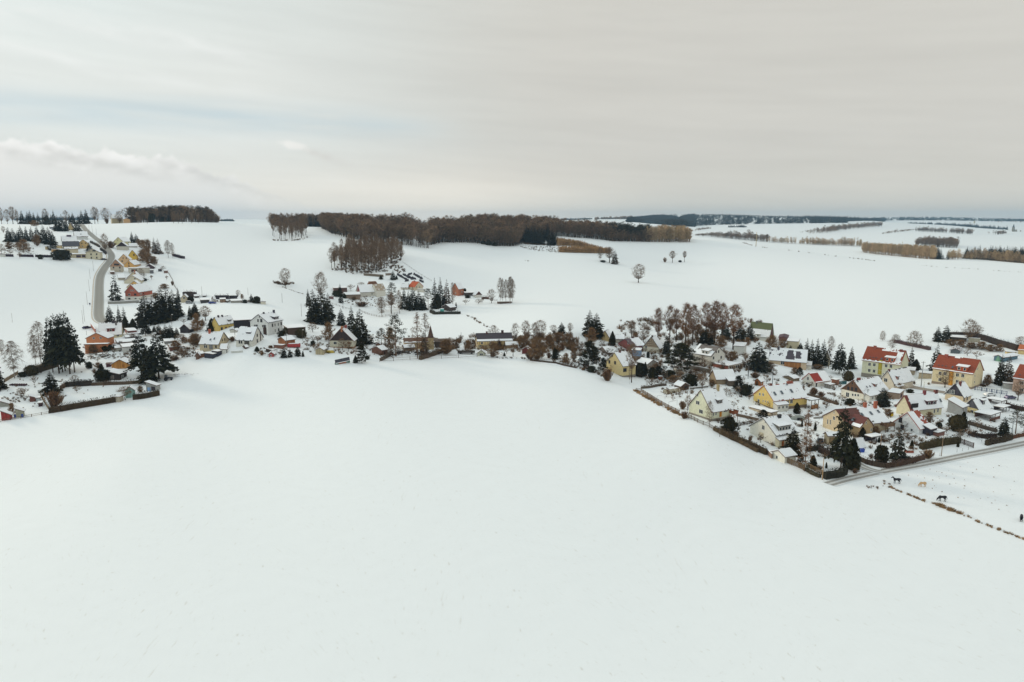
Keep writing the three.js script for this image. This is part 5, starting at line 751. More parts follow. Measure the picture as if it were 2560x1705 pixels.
use(1860, 780, 0.1403);
H({ label: 'house with a green mansard roof snowed on its lower half', c: [448, 540], lx: 88, rx: 520, th: 48, g: 'R', ev: 430, rd: 205, col: '#e3e0d6', rc: '#6c7450', gc: '#5a2f36', gh: 1.2, snow: (x, s, n) => s < 0.52 + 0.06 * n, ch: [[232, 175, 0.9, 0.6, '#6c7068']], dor: [[245, 435, 3, 1.2, '#d8d3c4', 1]], win: [['l', 245, 485, 1.4, 1.2]] });
H({ n: 'barn', cat: 'barn', label: 'long beige barn with two dark bare patches on its snowy roof', c: [1103, 1040], lx: 440, rx: 1116, th: 8, g: 'R', ev: 897, rd: 682, col: '#d9bd98', rc: '#57505a', snow: (x, s, n) => !((Math.abs(x - 0.56) < 0.075 + 0.05 * n + 0.05 * (1 - s) && s > 0.14 && s < 0.9) || (Math.abs(x - 0.76) < 0.075 + 0.05 * n && s > 0.28 && s < 0.86) || (x < 0.4 && n > 0.22 && s > 0.3)), ch: [[615, 690, 0.9, 0.9, '#57505a']], win: [['l', 690, 908, 1.6, 1.4], ['l', 860, 978, 7.5, 4.0, '#a8713f']] });
H({ n: 'garage', cat: 'garage', label: 'small white flat garage attached to the end of the long barn', c: [1195, 1035], lx: 1108, rx: 1212, th: 12, ev: 962, col: '#e6e1d6' });
H({ n: 'outbuilding', cat: 'outbuilding', label: 'plain beige outbuilding behind the brown thicket', c: [955, 668], lx: 755, rx: 985, th: 10, ev: 535, col: '#e0d0a6' });
H({ n: 'outbuilding', cat: 'outbuilding', label: 'low dark red outbuilding beside the green roofed house', c: [770, 520], lx: 620, rx: 790, th: 12, ev: 462, rd: 440, col: '#7b4a42', snow: 0, rc: '#5b4048' });
H({ label: 'narrow pale house between the dark spruces and the pine', c: [1518, 958], lx: 1420, rx: 1548, th: 20, ev: 830, rd: 715, col: '#d9cfb4' });
H({ label: 'white house whose roof is half red tiles and half snow', c: [1262, 1335], lx: 1038, rx: 1522, th: 63, ev: 1248, rd: 1090, col: '#e7e2d5', rc: '#a3342a', snow: (x, s, n) => x > 0.48 || s > 0.93 || s < 0.05, win: [['g', 1140, 1185, 0.9, 1.3], ['g', 1130, 1278, 1.3, 1.1], ['l', 1290, 1300, 0.8, 1.6, '#2f2d33']] });
H({ n: 'garden_shed', cat: 'shed', label: 'grey garden hut with flat snowy roof beside the half red roof', c: [1528, 1370], lx: 1428, rx: 1612, th: 62, ev: 1302, col: '#8d8680', wood: 1, win: [['l', 1570, 1330, 0.8, 0.8]] });
H({ n: 'garden_shed', cat: 'shed', label: 'reddish flat garden hut next to the teal fence', c: [1632, 1300], lx: 1555, rx: 1692, th: 58, ev: 1215, col: '#a05c40' });
fence([[1690, 1290], [1760, 1290], [1822, 1288]], 1.5, '#2f6a70', 'teal board fence beside the olive bush', { slat: 0.12 });
for (const [x, yb, yt, w, l] of [[1000, 690, 540, 150, 'small dark spruce beside the plain beige outbuilding'], [1105, 905, 455, 160, 'first tall spruce in the dark row behind the barn'], [1190, 945, 482, 160, 'second tall spruce in the dark row behind the barn'], [1290, 950, 460, 190, 'third tall spruce in the dark row behind the barn'], [1400, 955, 480, 190, 'fourth tall spruce in the dark row behind the barn'], [1495, 930, 590, 130, 'fifth shorter spruce ending the dark row behind the barn']]) t('spruce', x, yb, yt, w, l);
t('stalk', 1692, 1102, 540, 310, 'shaggy olive pine like spruce with a bare trunk beside the red roofed block');
t('spruce', 1902, 1010, 605, 185, 'pointed spruce close to the red roofed block');
t('olive', 1855, 1225, 1045, 200, 'round olive bush above the teal fence');
t('birch', 1540, 760, 430, 190, 'pale bare crown rising behind the row of spruces');
t('spruce', 826, 672, 585, 64, 'tiny spruce in front of the plain beige outbuilding');
t('fir', 250, 1050, 545, 470, 'very broad dark fir in front of the barn end');
t('brown', 500, 665, 385, 350, 'wide brown thicket below the green roofed house');
t('brown', 690, 645, 450, 260, 'brown thicket beside the dark red outbuilding');
t('brown', 60, 600, 430, 170, 'brown bush under the dark spruces near the green roof');
t('brown', 1320, 1015, 930, 330, 'low brown brushwood before the row of spruces');
t('brown', 905, 1095, 965, 180, 'brown shrub in front of the barn gate');
t('darkpine', 990, 1125, 980, 140, 'small dark pine beside the barn gate');
t('brown', 455, 1075, 850, 270, 'brown bare tree before the barn wall');
t('redshrub', 205, 1175, 1055, 190, 'pinkish brown round shrub on the snowy slope');
t('fruit', 402, 1275, 1095, 140, 'pale little fruit tree on the snowy slope');
t('redshrub', 1240, 1480, 1330, 150, 'tawny bushy shrub below the half red roof');
pole(505, 1280, 1020, 'dark pole on the slope before the barn', { col: '#4a5058' });
pole(70, 1140, 960, 'wooden pole beside the broad dark fir', {});
pole(1505, 1010, 740, 'slim pole before the row of spruces', { col: '#7a6a58' });
H({ n: 'garden_shed', cat: 'shed', label: 'small shed roof with crossed boards above the yellow house chimney', c: [880, 1235], lx: 700, rx: 985, th: 60, ev: 1190, rd: 1140, col: '#8a7a62', wood: 1 });

use(2120, 780, 0.1403);
const blockSnow = (x, s, n) => s < 0.07 + 0.03 * n || (s > 0.8 && x > 0.42 && x < 0.92 && n > -0.15) || (x > 0.84 && s < 0.85 && s > 0.1 && x < 0.965 - 0.05 * n);
const blockWin = (wins, strip) => wins;
H({ n: 'apartment_block', cat: 'apartment block', label: 'pale green apartment block with red roof and yellow green stair strip', c: [905, 1205], lx: 238, rx: 1052, th: 33, g: 'R', ev: 935, rd: 690, col: '#e2dfbb', rc: redTile, pl: 0.8, snow: blockSnow, ch: [[490, 672, 1.2, 0.7, '#a24a30'], [960, 700, 0.9, 0.4, '#8a3a2c']], dor: [[740, 880, 4.2, 1.6, '#b5532e', 2]], sky: [[600, 840, 0.6, 1.2], [400, 812, 0.5, 0.4], [455, 816, 0.5, 0.4], [508, 822, 0.5, 0.4]], win: [['l', 572, 985, 1.6, 6.6, '#b7a63a'], ['l', 385, 932, 1.0, 1.3], ['l', 470, 940, 1.0, 1.3], ['l', 574, 1005, 1.2, 1.4], ['l', 680, 958, 1.0, 1.3], ['l', 765, 968, 1.0, 1.3], ['l', 380, 1040, 1.0, 1.3], ['l', 465, 1052, 1.0, 1.3], ['l', 690, 1075, 1.0, 1.3], ['g', 958, 960, 0.7, 1.6, 'n'], ['g', 985, 850, 0.6, 0.9, 'n']] });
t('spruce', 1112, 1045, 600, 140, 'slim spruce beside the gable of the pale green block');
t('cone', 1205, 1035, 835, 190, 'dark spreading bush beside the slim spruce');
t('loose', 1560, 1045, 540, 310, 'layered dark spruce between the two apartment blocks');
t('fir', 1592, 525, 252, 190, 'smaller blue grey fir of the pair on the slope');
t('fir', 1742, 535, 228, 230, 'larger blue grey fir of the pair on the slope');
t('fan', 1185, 622, 285, 330, 'fan shaped bare tree on the snowy slope beyond the hedge');
t('fan', 850, 528, 370, 190, 'rounded bare tree at the tip of the purple brown hedge');
t('fan', 615, 512, 305, 130, 'small round bare tree alone in the field');
t('birch', 780, 670, 480, 230, 'pale twiggy tree behind the pale green block');
hedge([[820, 545], [900, 555], [1040, 590], [1190, 620], [1330, 650], [1460, 680]], 1.6, 1.6, [0.10, 0.062, 0.062], 'straight purple brown hedge on the snowy slope', { ragged: 0.3 });
pole(1302, 1330, 880, 'tall concrete power pole beside the brownish street', { r: 0.18, col: '#9a9a98', arm: 0.9 });
pole(1345, 1410, 1240, 'short lamp pole beside the tall concrete pole', { r: 0.09, col: '#b0a88c' });
H({ label: 'cream house with red cheeked dormer below the pale green block', c: [808, 1425], lx: 545, rx: 1150, th: 57, ev: 1278, rd: 1050, col: '#e6d8bf', rc: dark, ch: [[720, 1025, 0.8, 0.6, '#6b2f30']], dor: [[890, 1218, 1.4, 1.6, '#a3452c', 1]], win: [['g', 630, 1105, 0.5, 0.8, 'n'], ['g', 585, 1190, 0.9, 1.2], ['g', 672, 1212, 1.3, 1.4], ['l', 840, 1340, 1.2, 1.6]], more: [annex(0.02, 0.35, 1.4, 2.3, '#dccab0', true, 1)] });
H({ n: 'garage', cat: 'garage', label: 'tan garage at the gable foot of the pale green block', c: [1182, 1125], lx: 1045, rx: 1200, th: 30, ev: 1052, col: '#b7a58c' });
H({ n: 'garage', cat: 'garage', label: 'long tan garage row between the two apartment blocks', c: [1480, 1190], lx: 1255, rx: 1492, th: 25, ev: 1108, col: '#c4b294' });
t('brown', 880, 1410, 1240, 300, 'bare climbing shrub on the front of the cream house');
t('bush', 1105, 1440, 1370, 130, 'dark low bush beside the cream house');
t('shrub', 1180, 1290, 1215, 66, 'small trimmed brown shrub by the brownish street');
t('shrub', 1440, 1295, 1250, 66, 'little grey brown shrub in front of the yellow block');

use(2320, 780, 0.14027);
H({ n: 'apartment_block', cat: 'apartment block', label: 'yellow apartment block with orange red roof and orange stair strip', c: [772, 1378], lx: 63, rx: 955, th: 33, g: 'R', ev: 1100, rd: 855, col: '#efd9a4', rc: redTile, pl: 0.9, plc: '#a08a76', snow: (x, s, n) => s < 0.05 + 0.03 * n || (s > 0.9 && x > 0.4 && x < 0.62 && n > 0), ch: [[340, 810, 1.3, 0.6, '#b0492c']], dor: [[600, 1045, 4.2, 1.6, '#b5532e', 2]], sky: [[440, 990, 0.6, 1.2], [195, 955, 0.5, 0.4], [262, 962, 0.5, 0.4], [325, 972, 0.5, 0.4]], win: [['l', 410, 1165, 1.6, 6.6, '#dd9a2c'], ['l', 216, 1092, 1.0, 1.3], ['l', 306, 1098, 1.0, 1.3], ['l', 408, 1165, 1.2, 1.4], ['l', 525, 1122, 1.0, 1.3], ['l', 620, 1135, 1.0, 1.3], ['l', 212, 1205, 1.0, 1.3], ['l', 520, 1240, 1.0, 1.3], ['l', 615, 1250, 1.0, 1.3], ['g', 858, 1010, 0.6, 0.9, 'n'], ['g', 885, 1008, 0.6, 0.9, 'n'], ['g', 835, 1135, 0.6, 1.0, 'n'], ['g', 828, 1250, 0.6, 1.0, 'n']] });
H({ n: 'apartment_block', cat: 'apartment block', label: 'pinkish apartment block with orange red roof cut by the picture edge', c: [2200, 1560], lx: 1493, rx: 2390, th: 33, g: 'R', ev: 1280, rd: 1030, col: '#dcae92', rc: redTile, pl: 0.9, snow: (x, s, n) => s < 0.04 + 0.03 * n, sky: [[1640, 1125, 0.6, 0.5]], win: [['l', 1668, 1262, 1.2, 1.3], ['l', 1668, 1390, 1.2, 1.3], ['l', 1800, 1290, 1.2, 1.3]] });
t('bare', 725, 525, 88, 340, 'large bare lime tree on the bank behind the yellow block');
t('bare', 842, 455, 215, 340, 'second bare tree spreading beside the large lime');
t('fruit', 870, 835, 680, 210, 'bare fruit tree in the garden behind the yellow block');
t('fruit', 700, 785, 635, 160, 'small fruit tree under the brown bank');
t('bare', 1640, 620, 418, 260, 'bare crown at the picture edge above the orange roof');
for (const [x, yb, yt, w, l] of [[420, 600, 470, 300, 'brown thicket at the lower end of the bank'], [590, 625, 480, 280, 'brown thicket next along the bank by the dark shed'], [780, 650, 520, 300, 'brown thicket in the middle of the bank'], [960, 665, 510, 280, 'brown thicket under the second bare tree'], [1110, 700, 555, 260, 'brown thicket beyond the middle of the bank'], [1260, 700, 560, 220, 'brown thicket at the upper end of the bank']]) t('brown', x, yb, yt, w, l);
hedge([[380, 450], [560, 448], [720, 455], [900, 480], [1050, 520], [1200, 575], [1400, 630], [1600, 690]], 3.0, 2.4, [0.060, 0.045, 0.038], 'long dark hedge bank sloping down towards the orange roof', { ragged: 0.35, dens: 12 });
H({ n: 'garden_shed', cat: 'shed', label: 'long dark shed under snow on the bank beside the lime tree', c: [680, 530], lx: 395, rx: 700, th: 10, ev: 470, col: '#4c4038' });
stoneWall([[715, 530], [800, 535], [925, 545]], 2.2, 0.5, '#b3a78f', 'pale rendered wall on the bank under the lime tree');
H({ n: 'garden_shed', cat: 'shed', label: 'small grey teal hut in the garden under the bank', c: [560, 745], lx: 400, rx: 592, th: 20, ev: 690, rd: 655, col: '#5f6a70', snow: (x, s, n) => n > 0.1 });
H({ n: 'workshop', cat: 'workshop', label: 'long workshop with green end and blue wall under snow', c: [1322, 895], lx: 1170, rx: 1592, th: 64, ev: 812, rd: 770, col: '#55788c', gc: '#6f9a80', gh: -1 });
H({ n: 'garden_shed', cat: 'shed', label: 'small yellow hut with flat snowy roof above the workshop', c: [1400, 775], lx: 1370, rx: 1562, th: 75, ev: 712, col: '#dcc07c', win: [['l', 1500, 745, 0.8, 1.2]] });
H({ label: 'yellow house with orange roof at the picture edge above the workshop', c: [1800, 770], lx: 1602, rx: 1850, th: 30, g: 'R', ev: 690, rd: 600, col: '#e2c47c', rc: '#c06a3c', snow: (x, s, n) => s < 0.1 });
t('spruce', 1272, 1295, 748, 230, 'dark tall spruce of the pair between the yellow and pink blocks');
t('rusty', 1405, 1305, 770, 290, 'brownish tall conifer of the pair between the yellow and pink blocks');
fence([[830, 1392], [950, 1408], [1130, 1435], [1400, 1478]], 1.5, '#39507e', 'fence of blue and dark panels along the snowy street', { slat: 0.6, step: 1.6 });
car(1100, 1497, 84, '#d9dadb', 'white snow dusted car parked by the blue fence');
car(1462, 1545, 80, '#5a5470', 'purple grey car parked below the pink block');
H({ n: 'garage', cat: 'garage', label: 'grey garage block under snow beside the pink apartment block', c: [1340, 1362], lx: 1322, rx: 1502, th: 78, ev: 1275, col: '#b9b8b2' });
t('bare', 300, 1345, 1000, 330, 'bare street tree before the front of the yellow block');
t('bare', 620, 1265, 1050, 250, 'second bare street tree before the yellow block');
t('bare', 1598, 1575, 1190, 260, 'bare street tree before the pink block');
pole(1280, 1560, 1335, 'slim grey lamp pole by the snowy street', { name: 'street_lamp', cat: 'street lamp', r: 0.09, col: '#7f8a92' });
t('brown', 1060, 1320, 1070, 190, 'brown bush between the yellow block and the dark spruce');
t('rusty', 990, 1325, 1160, 110, 'brown clipped conifer beside the little tent roof');
H({ n: 'garden_shed', cat: 'shed', label: 'little steep roofed hut beside the yellow block', c: [1085, 1260], lx: 1030, rx: 1115, th: 50, ev: 1245, rd: 1178, col: '#7d8a92' });

// ================================================================ the middle of the settlement
use(1380, 720, 0.15304);
H({ label: 'yellow house with snowy roof and small attic window behind the field brush', c: [1152, 1455], lx: 884, rx: 1362, th: 62, ev: 1275, rd: 1057, col: '#e2ca86', rc: '#5a4c48', ch: [[1100, 1050, 0.9, 0.8, '#6b4038'], [1225, 1022, 0.7, 0.7, '#6b4038']], pl: 0.5, win: [['g', 985, 1108, 0.6, 0.7, 'd'], ['g', 937, 1206, 1.0, 1.3, 'd'], ['g', 1031, 1220, 1.0, 1.3, 'd'], ['l', 1190, 1340, 1.6, 1.4, 'd']] });
H({ label: 'red painted house with patchy grey and snowy roof', c: [1302, 1040], lx: 1080, rx: 1512, th: 64, ev: 955, rd: 832, col: '#a84e46', rc: '#6a5c62', snow: (x, s, n) => x > 0.34 + 0.14 * n, ch: [[1310, 825, 1.2, 0.8, '#5a3c3c']], win: [['g', 1242, 890, 0.8, 1.5]] });
H({ label: 'half timbered house with white ground floor and snowy roof', c: [1745, 1058], lx: 1488, rx: 1812, th: 54, ev: 985, rd: 802, col: '#c9b090', lo: '#e2dac4', loh: 2.4, rc: dark, ch: [[1590, 800, 0.8, 0.7, '#5a4038']], win: [['g', 1575, 860, 0.6, 0.9, 'd'], ['g', 1540, 960, 0.9, 1]], more: [timber('#5d4030')] });
H({ n: 'flat_roofed_house', cat: 'house', label: 'small sky blue flat roofed house with two windows', c: [1440, 1178], lx: 1300, rx: 1462, th: 14, ev: 1025, col: '#7fa6cf', lo: '#8d8684', loh: 1.9, win: [['l', 1345, 1070, 0.7, 1.0], ['l', 1400, 1062, 0.7, 1.0]] });
H({ n: 'garden_shed', cat: 'shed', label: 'snow buried low shed above the dark pines', c: [905, 1090], lx: 745, rx: 1002, th: 60, ev: 1060, rd: 965, col: '#84746a' });
H({ n: 'garage', cat: 'garage', label: 'grey boarded garage with snowy roof behind the clipped thuja', c: [1562, 1318], lx: 1385, rx: 1722, th: 56, g: 'R', ev: 1245, rd: 1180, col: '#9a948c', wood: 1 });
H({ label: 'yellow gabled house half hidden behind the tall double spruce', c: [925, 878], lx: 800, rx: 975, th: 54, ev: 800, rd: 700, col: '#d9b876', rc: '#6a4a40' });
H({ label: 'house with a plain snowy roof behind the red house', c: [1040, 900], lx: 1030, rx: 1180, th: 82, ev: 835, rd: 760, col: '#cbbfae' });
t('spruce', 612, 800, 355, 270, 'taller leaning top of the double spruce above the yellow house');
t('spruce', 722, 810, 400, 330, 'dense dark half of the double spruce above the yellow house');
t('brown', 640, 890, 620, 270, 'brown leafy tree in front of the double spruce');
t('darkpine', 600, 1305, 850, 330, 'dark spreading pine on the field edge brush');
t('darkpine', 700, 1190, 950, 190, 'second dark pine leaning beside the field edge pine');
t('cone', 985, 935, 698, 150, 'pointed dark conifer above the red house');
t('brown', 360, 1185, 905, 190, 'dark brown shrub on the slope above the field');
t('brown', 230, 1240, 1040, 190, 'brown umbrella shaped tree at the field edge');
t('darkpine', 830, 1375, 1130, 170, 'dark yew beside the gable of the yellow house');
t('redshrub', 905, 1515, 1270, 220, 'large red brown shrub below the yellow gable');
t('cone', 45, 1165, 960, 110, 'small olive conifer at the brushy field edge');
t('redshrub', 160, 1015, 885, 160, 'red brown shrub on the snowy bank');
t('tall', 1300, 835, 500, 210, 'bare tree rising behind the red house');
t('bare', 1490, 890, 535, 250, 'bare spreading tree behind the half timbered house');
t('birch', 1268, 1570, 1235, 60, 'young white stemmed birch before the yellow house');
t('tall', 1300, 1545, 850, 270, 'thin tall bare tree before the yellow house roof');
t('fir', 1870, 1075, 775, 190, 'blue grey spruce beside the half timbered house');
t('bush', 1430, 1445, 1215, 210, 'big dark olive bush beside the clipped thuja');
t('thuja', 1520, 1435, 1205, 84, 'dark clipped thuja column before the grey garage');
t('bush', 1640, 1480, 1285, 170, 'dark bush below the grey garage');
t('bush', 640, 1375, 1265, 150, 'dark low bush under the spreading pine');
t('brown', 1700, 1390, 1200, 170, 'brown shrub at the end wall of the grey garage');
scatter('undergrowth', 'twigs', [[0, 1190], [200, 1230], [450, 1330], [700, 1400], [980, 1540], [960, 1500], [700, 1330], [430, 1210], [100, 1150]], 110, 0.9, 'tangle of brown brush along the edge of the big field', 'brush');
H({ n: 'garden_hut', cat: 'hut', label: 'tiny orange planter hut beside the dark bushes', c: [1762, 1500], lx: 1735, rx: 1795, th: 50, ev: 1455, col: '#b5562e' });

use(1600, 720, 0.15304);
const red = [[285, 880, 290, 250], [480, 895, 240, 280], [590, 880, 300, 200], [740, 965, 198, 320], [860, 935, 222, 270], [1070, 890, 190, 300], [1220, 890, 165, 330], [1335, 890, 195, 260], [1520, 1005, 208, 330]];
const nth = ['first', 'second', 'third', 'fourth', 'fifth', 'sixth', 'seventh', 'eighth', 'ninth'];
red.forEach((q, i) => t('red', ...q, nth[i] + ' tall reddish bare tree of the village grove, counted from the half timbered house', 'tall reddish trees of the village grove'));
for (const [x, yb, yt, w, l] of [[950, 890, 560, 300, 'brown undergrowth tree within the tall grove'], [1150, 880, 500, 310, 'wide brown tree filling the heart of the grove'], [1330, 970, 755, 260, 'brown thicket behind the white house gable'], [1500, 1190, 1000, 210, 'brown thicket at the corner of the white house']]) t('brown', x, yb, yt, w, l);
t('spruce', 1052, 925, 640, 240, 'dark spruce standing before the tall reddish grove');
t('spruce', 1165, 915, 760, 130, 'short dark spruce beside the grove spruce');
t('fir', 1392, 830, 540, 220, 'grey dark fir at the end of the grove');
t('spruce', 1622, 870, 555, 190, 'dark spruce among the conifers nearest the grove and the green roof');
t('spruce', 1700, 870, 650, 130, 'short spruce wedged between two larger conifers near the green roof');
t('spruce', 1792, 850, 560, 170, 'dark spruce touching the green roofed house');
t('cedar', 662, 1400, 890, 560, 'wide flat crowned pine in the middle of the gardens');
t('larch', 1010, 1330, 1090, 300, 'drooping brown larch before the white house');
H({ label: 'white house with bare grey roof patch and snowy dormer behind the larch', c: [1165, 1275], lx: 858, rx: 1378, th: 50, g: 'R', ev: 1112, rd: 967, col: '#e4dfd2', rc: '#77706c', snow: (x, s, n) => (s < 0.5 + 0.2 * n && x < 0.95) || x < 0.1, ch: [[1080, 930, 1.4, 0.5, '#77706c']], dor: [[1060, 1075, 3.4, 1.4, '#d8d3c8', 2]], win: [['g', 1245, 1040, 0.7, 1.1, 'd'], ['g', 1284, 1038, 0.7, 1.1, 'd'], ['g', 1200, 1142, 0.9, 1.1, 'd'], ['g', 1325, 1132, 0.9, 1.1, 'd']] });
H({ n: 'workshop', cat: 'workshop', label: 'low workshop with brick red wall and white end under snow', c: [1435, 1350], lx: 1165, rx: 1630, th: 50, ev: 1278, col: '#a8502f', more: [(G, { l2, w2, hW }) => { new MB().box(-l2 + 0.1, l2 + 0.02, -1.5, hW - 0.06, w2 - 0.2, w2 + 0.06).build('front_wall', wallM('#d8d2c2'), G); for (let k = 0; k < 5; k++) { const m = mesh('window', windowGeo(1, 1.3, true)[0], darkFrameM, G); m.position.set(lerp(-l2, l2, 0.2 + 0.16 * k), 0.9, w2 + 0.065); mesh('pane', windowGeo(1, 1.3, true)[1], paneM, m); } }] });
H({ n: 'barn', cat: 'barn', label: 'brown grey barn with smooth snowy roof in the gardens', c: [1240, 1575], lx: 1130, rx: 1552, th: 66, ev: 1488, rd: 1347, col: '#a2896a', more: [annex(0.5, 0.98, 2.6, 1.7, '#6a5a4a')] });
H({ label: 'pale house seen through bare branches beside the broad fir', c: [1700, 1105], lx: 1525, rx: 1735, th: 15, ev: 960, col: '#d5d3cd', win: [['l', 1600, 1020, 0.9, 1.2], ['l', 1650, 1030, 0.9, 1.2]] });
stoneWall([[815, 1330], [960, 1350], [1120, 1385]], 1.8, 0.4, '#8b8378', 'grey snow capped wall in front of the white house');
simple('caravan', 'caravan', 632, 1398, 'small snow covered white caravan under the flat crowned pine', (G) => { const s = new THREE.Shape(); s.moveTo(-2, 0.5); s.lineTo(2, 0.5); s.quadraticCurveTo(2.25, 1.5, 1.8, 2.3); s.lineTo(-1.8, 2.3); s.quadraticCurveTo(-2.2, 1.5, -2, 0.5); mesh('body', new THREE.ExtrudeGeometry(s, { depth: 1.9, bevelEnabled: true, bevelSize: 0.06, bevelThickness: 0.06 }).translate(0, 0, -0.95), mat('#dcdcd4', 0.5), G); new MB().box(-1.7, 1.7, 2.37, 2.55, -0.9, 0.9).build('snow_cover', snowM, G); for (const z of [-0.85, 0.85]) { const w = mesh('wheel', new THREE.CylinderGeometry(0.32, 0.32, 0.2, 12).rotateX(Math.PI / 2), mat('#202022'), G); w.position.set(0, 0.32, z); } new MB().box(-1.2, 1.2, 1.4, 1.95, 1.012, 1.03).build('window', paneM, G); }, 0.4);
t('brown', 980, 1500, 1390, 190, 'brown scrub beside the smooth roofed barn');
t('bush', 480, 1480, 1330, 190, 'dark mixed bush under the flat crowned pine');
t('darkpine', 300, 1450, 1270, 200, 'dark shrub pine below the half timbered house');
t('bush', 130, 1140, 1030, 60, 'small dark bush before the half timbered house');
pole(440, 1500, 1350, 'wooden pole in the middle gardens', {});
pole(1765, 1480, 1250, 'dark pole before the broad fir', { col: '#4c5056' });

use(1120, 680, 0.15304);
H({ label: 'grey roofed farmhouse with a wide snowy dormer roof', c: [482, 1262], lx: 452, rx: 1052, th: 80, ev: 1170, rd: 1003, col: '#dcc596', rc: '#4c464c', snow: 0, ch: [[632, 990, 0.8, 0.8, '#6a3a34'], [887, 1000, 1.2, 1.2, '#4a2c2c']], dor: [[745, 1180, 17, 1.5, '#dcc087', 4]], win: [['l', 530, 1200, 0.9, 1.1], ['l', 930, 1195, 0.9, 1.2]] });
H({ n: 'garage', cat: 'garage', label: 'snow covered annex building beside the grey roofed farmhouse', c: [945, 1255], lx: 930, rx: 1142, th: 78, ev: 1190, rd: 1145, col: '#a58a66' });
H({ n: 'garden_hut', cat: 'hut', label: 'dark red garden hut beside the brown field trees', c: [1325, 1335], lx: 1210, rx: 1360, th: 18, ev: 1275, rd: 1232, col: '#6e2a24', wood: 1, snow: (x, s, n) => n > 0.25 });
H({ n: 'garden_hut', cat: 'hut', label: 'pale green garden hut with snowy gable roof at the rail fence', c: [600, 1370], lx: 485, rx: 612, th: 14, ev: 1325, rd: 1280, col: '#d3d4bb', wood: 1, win: [['g', 545, 1345, 1.4, 0.9]] });
t('bare', 745, 1190, 838, 250, 'bare tree behind the grey roofed farmhouse');
t('bare', 1100, 1140, 805, 180, 'slim bare tree first in the row beyond the farmhouse');
t('bare', 1272, 1140, 765, 220, 'middle bare tree in the row beyond the farmhouse');
t('bare', 1420, 1060, 800, 190, 'bare tree half hidden by the widest of the row');
t('bare', 1505, 1090, 755, 330, 'widest bare tree in the row beyond the farmhouse');
t('bare', 1720, 1010, 850, 170, 'faint bare tree beside the small spruce');
t('spruce', 1855, 1000, 812, 150, 'small spruce above the brown thickets');
t('bare', 1992, 1010, 818, 130, 'thin bare tree beside the small spruce');
for (const [x, yb, yt, w, l] of [[1250, 1250, 1000, 330, 'brown thicket beneath the row of bare trees'], [1180, 1150, 1020, 200, 'brown thicket at the farmhouse end'], [1467, 1440, 1015, 460, 'broad brown tree with a thick trunk at the field edge'], [1650, 1210, 1000, 310, 'brown thicket on the snowy bank'], [1790, 1160, 950, 260, 'brown thicket under the small spruce'], [1935, 1120, 1000, 210, 'brown thicket at the end of the bank']]) t('brown', x, yb, yt, w, l);
t('rusty', 1742, 1010, 935, 66, 'small brown conifer in the thickets');
t('brown', 735, 1390, 1085, 310, 'large brown bush tree in front of the farmhouse');
t('rusty', 835, 1260, 1075, 170, 'brown conifer beside the farmhouse dormer');
t('fruit', 1062, 1380, 1135, 240, 'snowy fruit tree between the farmhouse and the red hut');
t('fruit', 960, 1332, 1200, 150, 'small fruit tree before the farmhouse annex');
t('cone', 920, 1375, 1305, 50, 'tiny green conifer in the farmhouse garden');
t('darkpine', 1760, 1420, 1255, 150, 'small dark conifer beside the purple brown bush');
t('redshrub', 1645, 1405, 1295, 110, 'purple brown bush near the field edge');
t('shrub', 1340, 1420, 1240, 200, 'snowy pile of branches before the broad brown tree');
t('fruit', 330, 1230, 1090, 130, 'pale small tree beyond the rail fence');
hedge([[1345, 1445], [1500, 1465], [1650, 1480], [1760, 1490], [1900, 1530], [2091, 1570]], 0.6, 0.8, [0.09, 0.06, 0.045], 'low broken brown hedge at the top of the big field', { ragged: 1.2, dens: 14 });
along('undergrowth', 'twigs', [[780, 1400], [900, 1410], [1050, 1415], [1180, 1420], [1290, 1425]], 34, 1.2, 0.7, 'brown scrub under the farmhouse garden', 'brush');
along('undergrowth', 'twigs', [[300, 712], [380, 735], [470, 795], [560, 850], [640, 905]], 60, 0.8, 0.8, 'line of brown stalks running down the snowy slope', 'stalks');
pole(215, 1075 + 60, 985, 'pole behind the thin fruit trees', { col: '#6c5a48' });
simple('trailer', 'trailer', 300, 1335, 'dark flat farm trailer standing in the snow', (G) => { new MB().box(-4, 4, 0.6, 0.8, -1.1, 1.1).build('bed', mat('#3a332e'), G); new MB().box(-4, 4, 0.803, 1.4, -1.1, -1.02).box(-4, 4, 0.803, 1.4, 1.02, 1.1).build('side_board', woodM('#43382f'), G); for (const x of [-2.6, 2.6]) for (const z of [-0.95, 0.95]) { const w = mesh('wheel', new THREE.CylinderGeometry(0.4, 0.4, 0.25, 12).rotateX(Math.PI / 2), mat('#202022'), G); w.position.set(x, 0.4, z); } });

use(900, 640, 0.17857);
H({ label: 'long tan farmhouse with a small pointed turret behind the larches', c: [625, 1300], lx: 610, rx: 1035, th: 84, ev: 1215, rd: 1152, col: '#c9ad7e', rc: '#6e5040', snow: (x, s, n) => s < 0.12 + 0.1 * n, more: [(G, { l2, w2, hW, hR }) => { const T = new MB().box(l2 - 2.6, l2 - 0.2, -1, hR + 0.6, w2 - 1.6, w2 + 0.6).build('turret', wallM('#c2a878'), G); const c = new THREE.ConeGeometry(1.9, 6, 4, 1).rotateY(Math.PI / 4); const m = mesh('turret_roof', c, roofM('#5a4038'), T); m.position.set(l2 - 1.4, hR + 3.6, w2 - 0.5); }] });
H({ n: 'garden_shed', cat: 'shed', label: 'low dark shed beside the turret farmhouse', c: [1055, 1282], lx: 1042, rx: 1262, th: 82, ev: 1205, rd: 1190, mono: 1, col: '#55483e', snow: 0, rc: '#5a4a40' });
H({ n: 'garden_shed', cat: 'shed', label: 'snowy shed roof under the big pine', c: [620, 1330], lx: 596, rx: 765, th: 70, ev: 1285, rd: 1245, col: '#7a6450' });
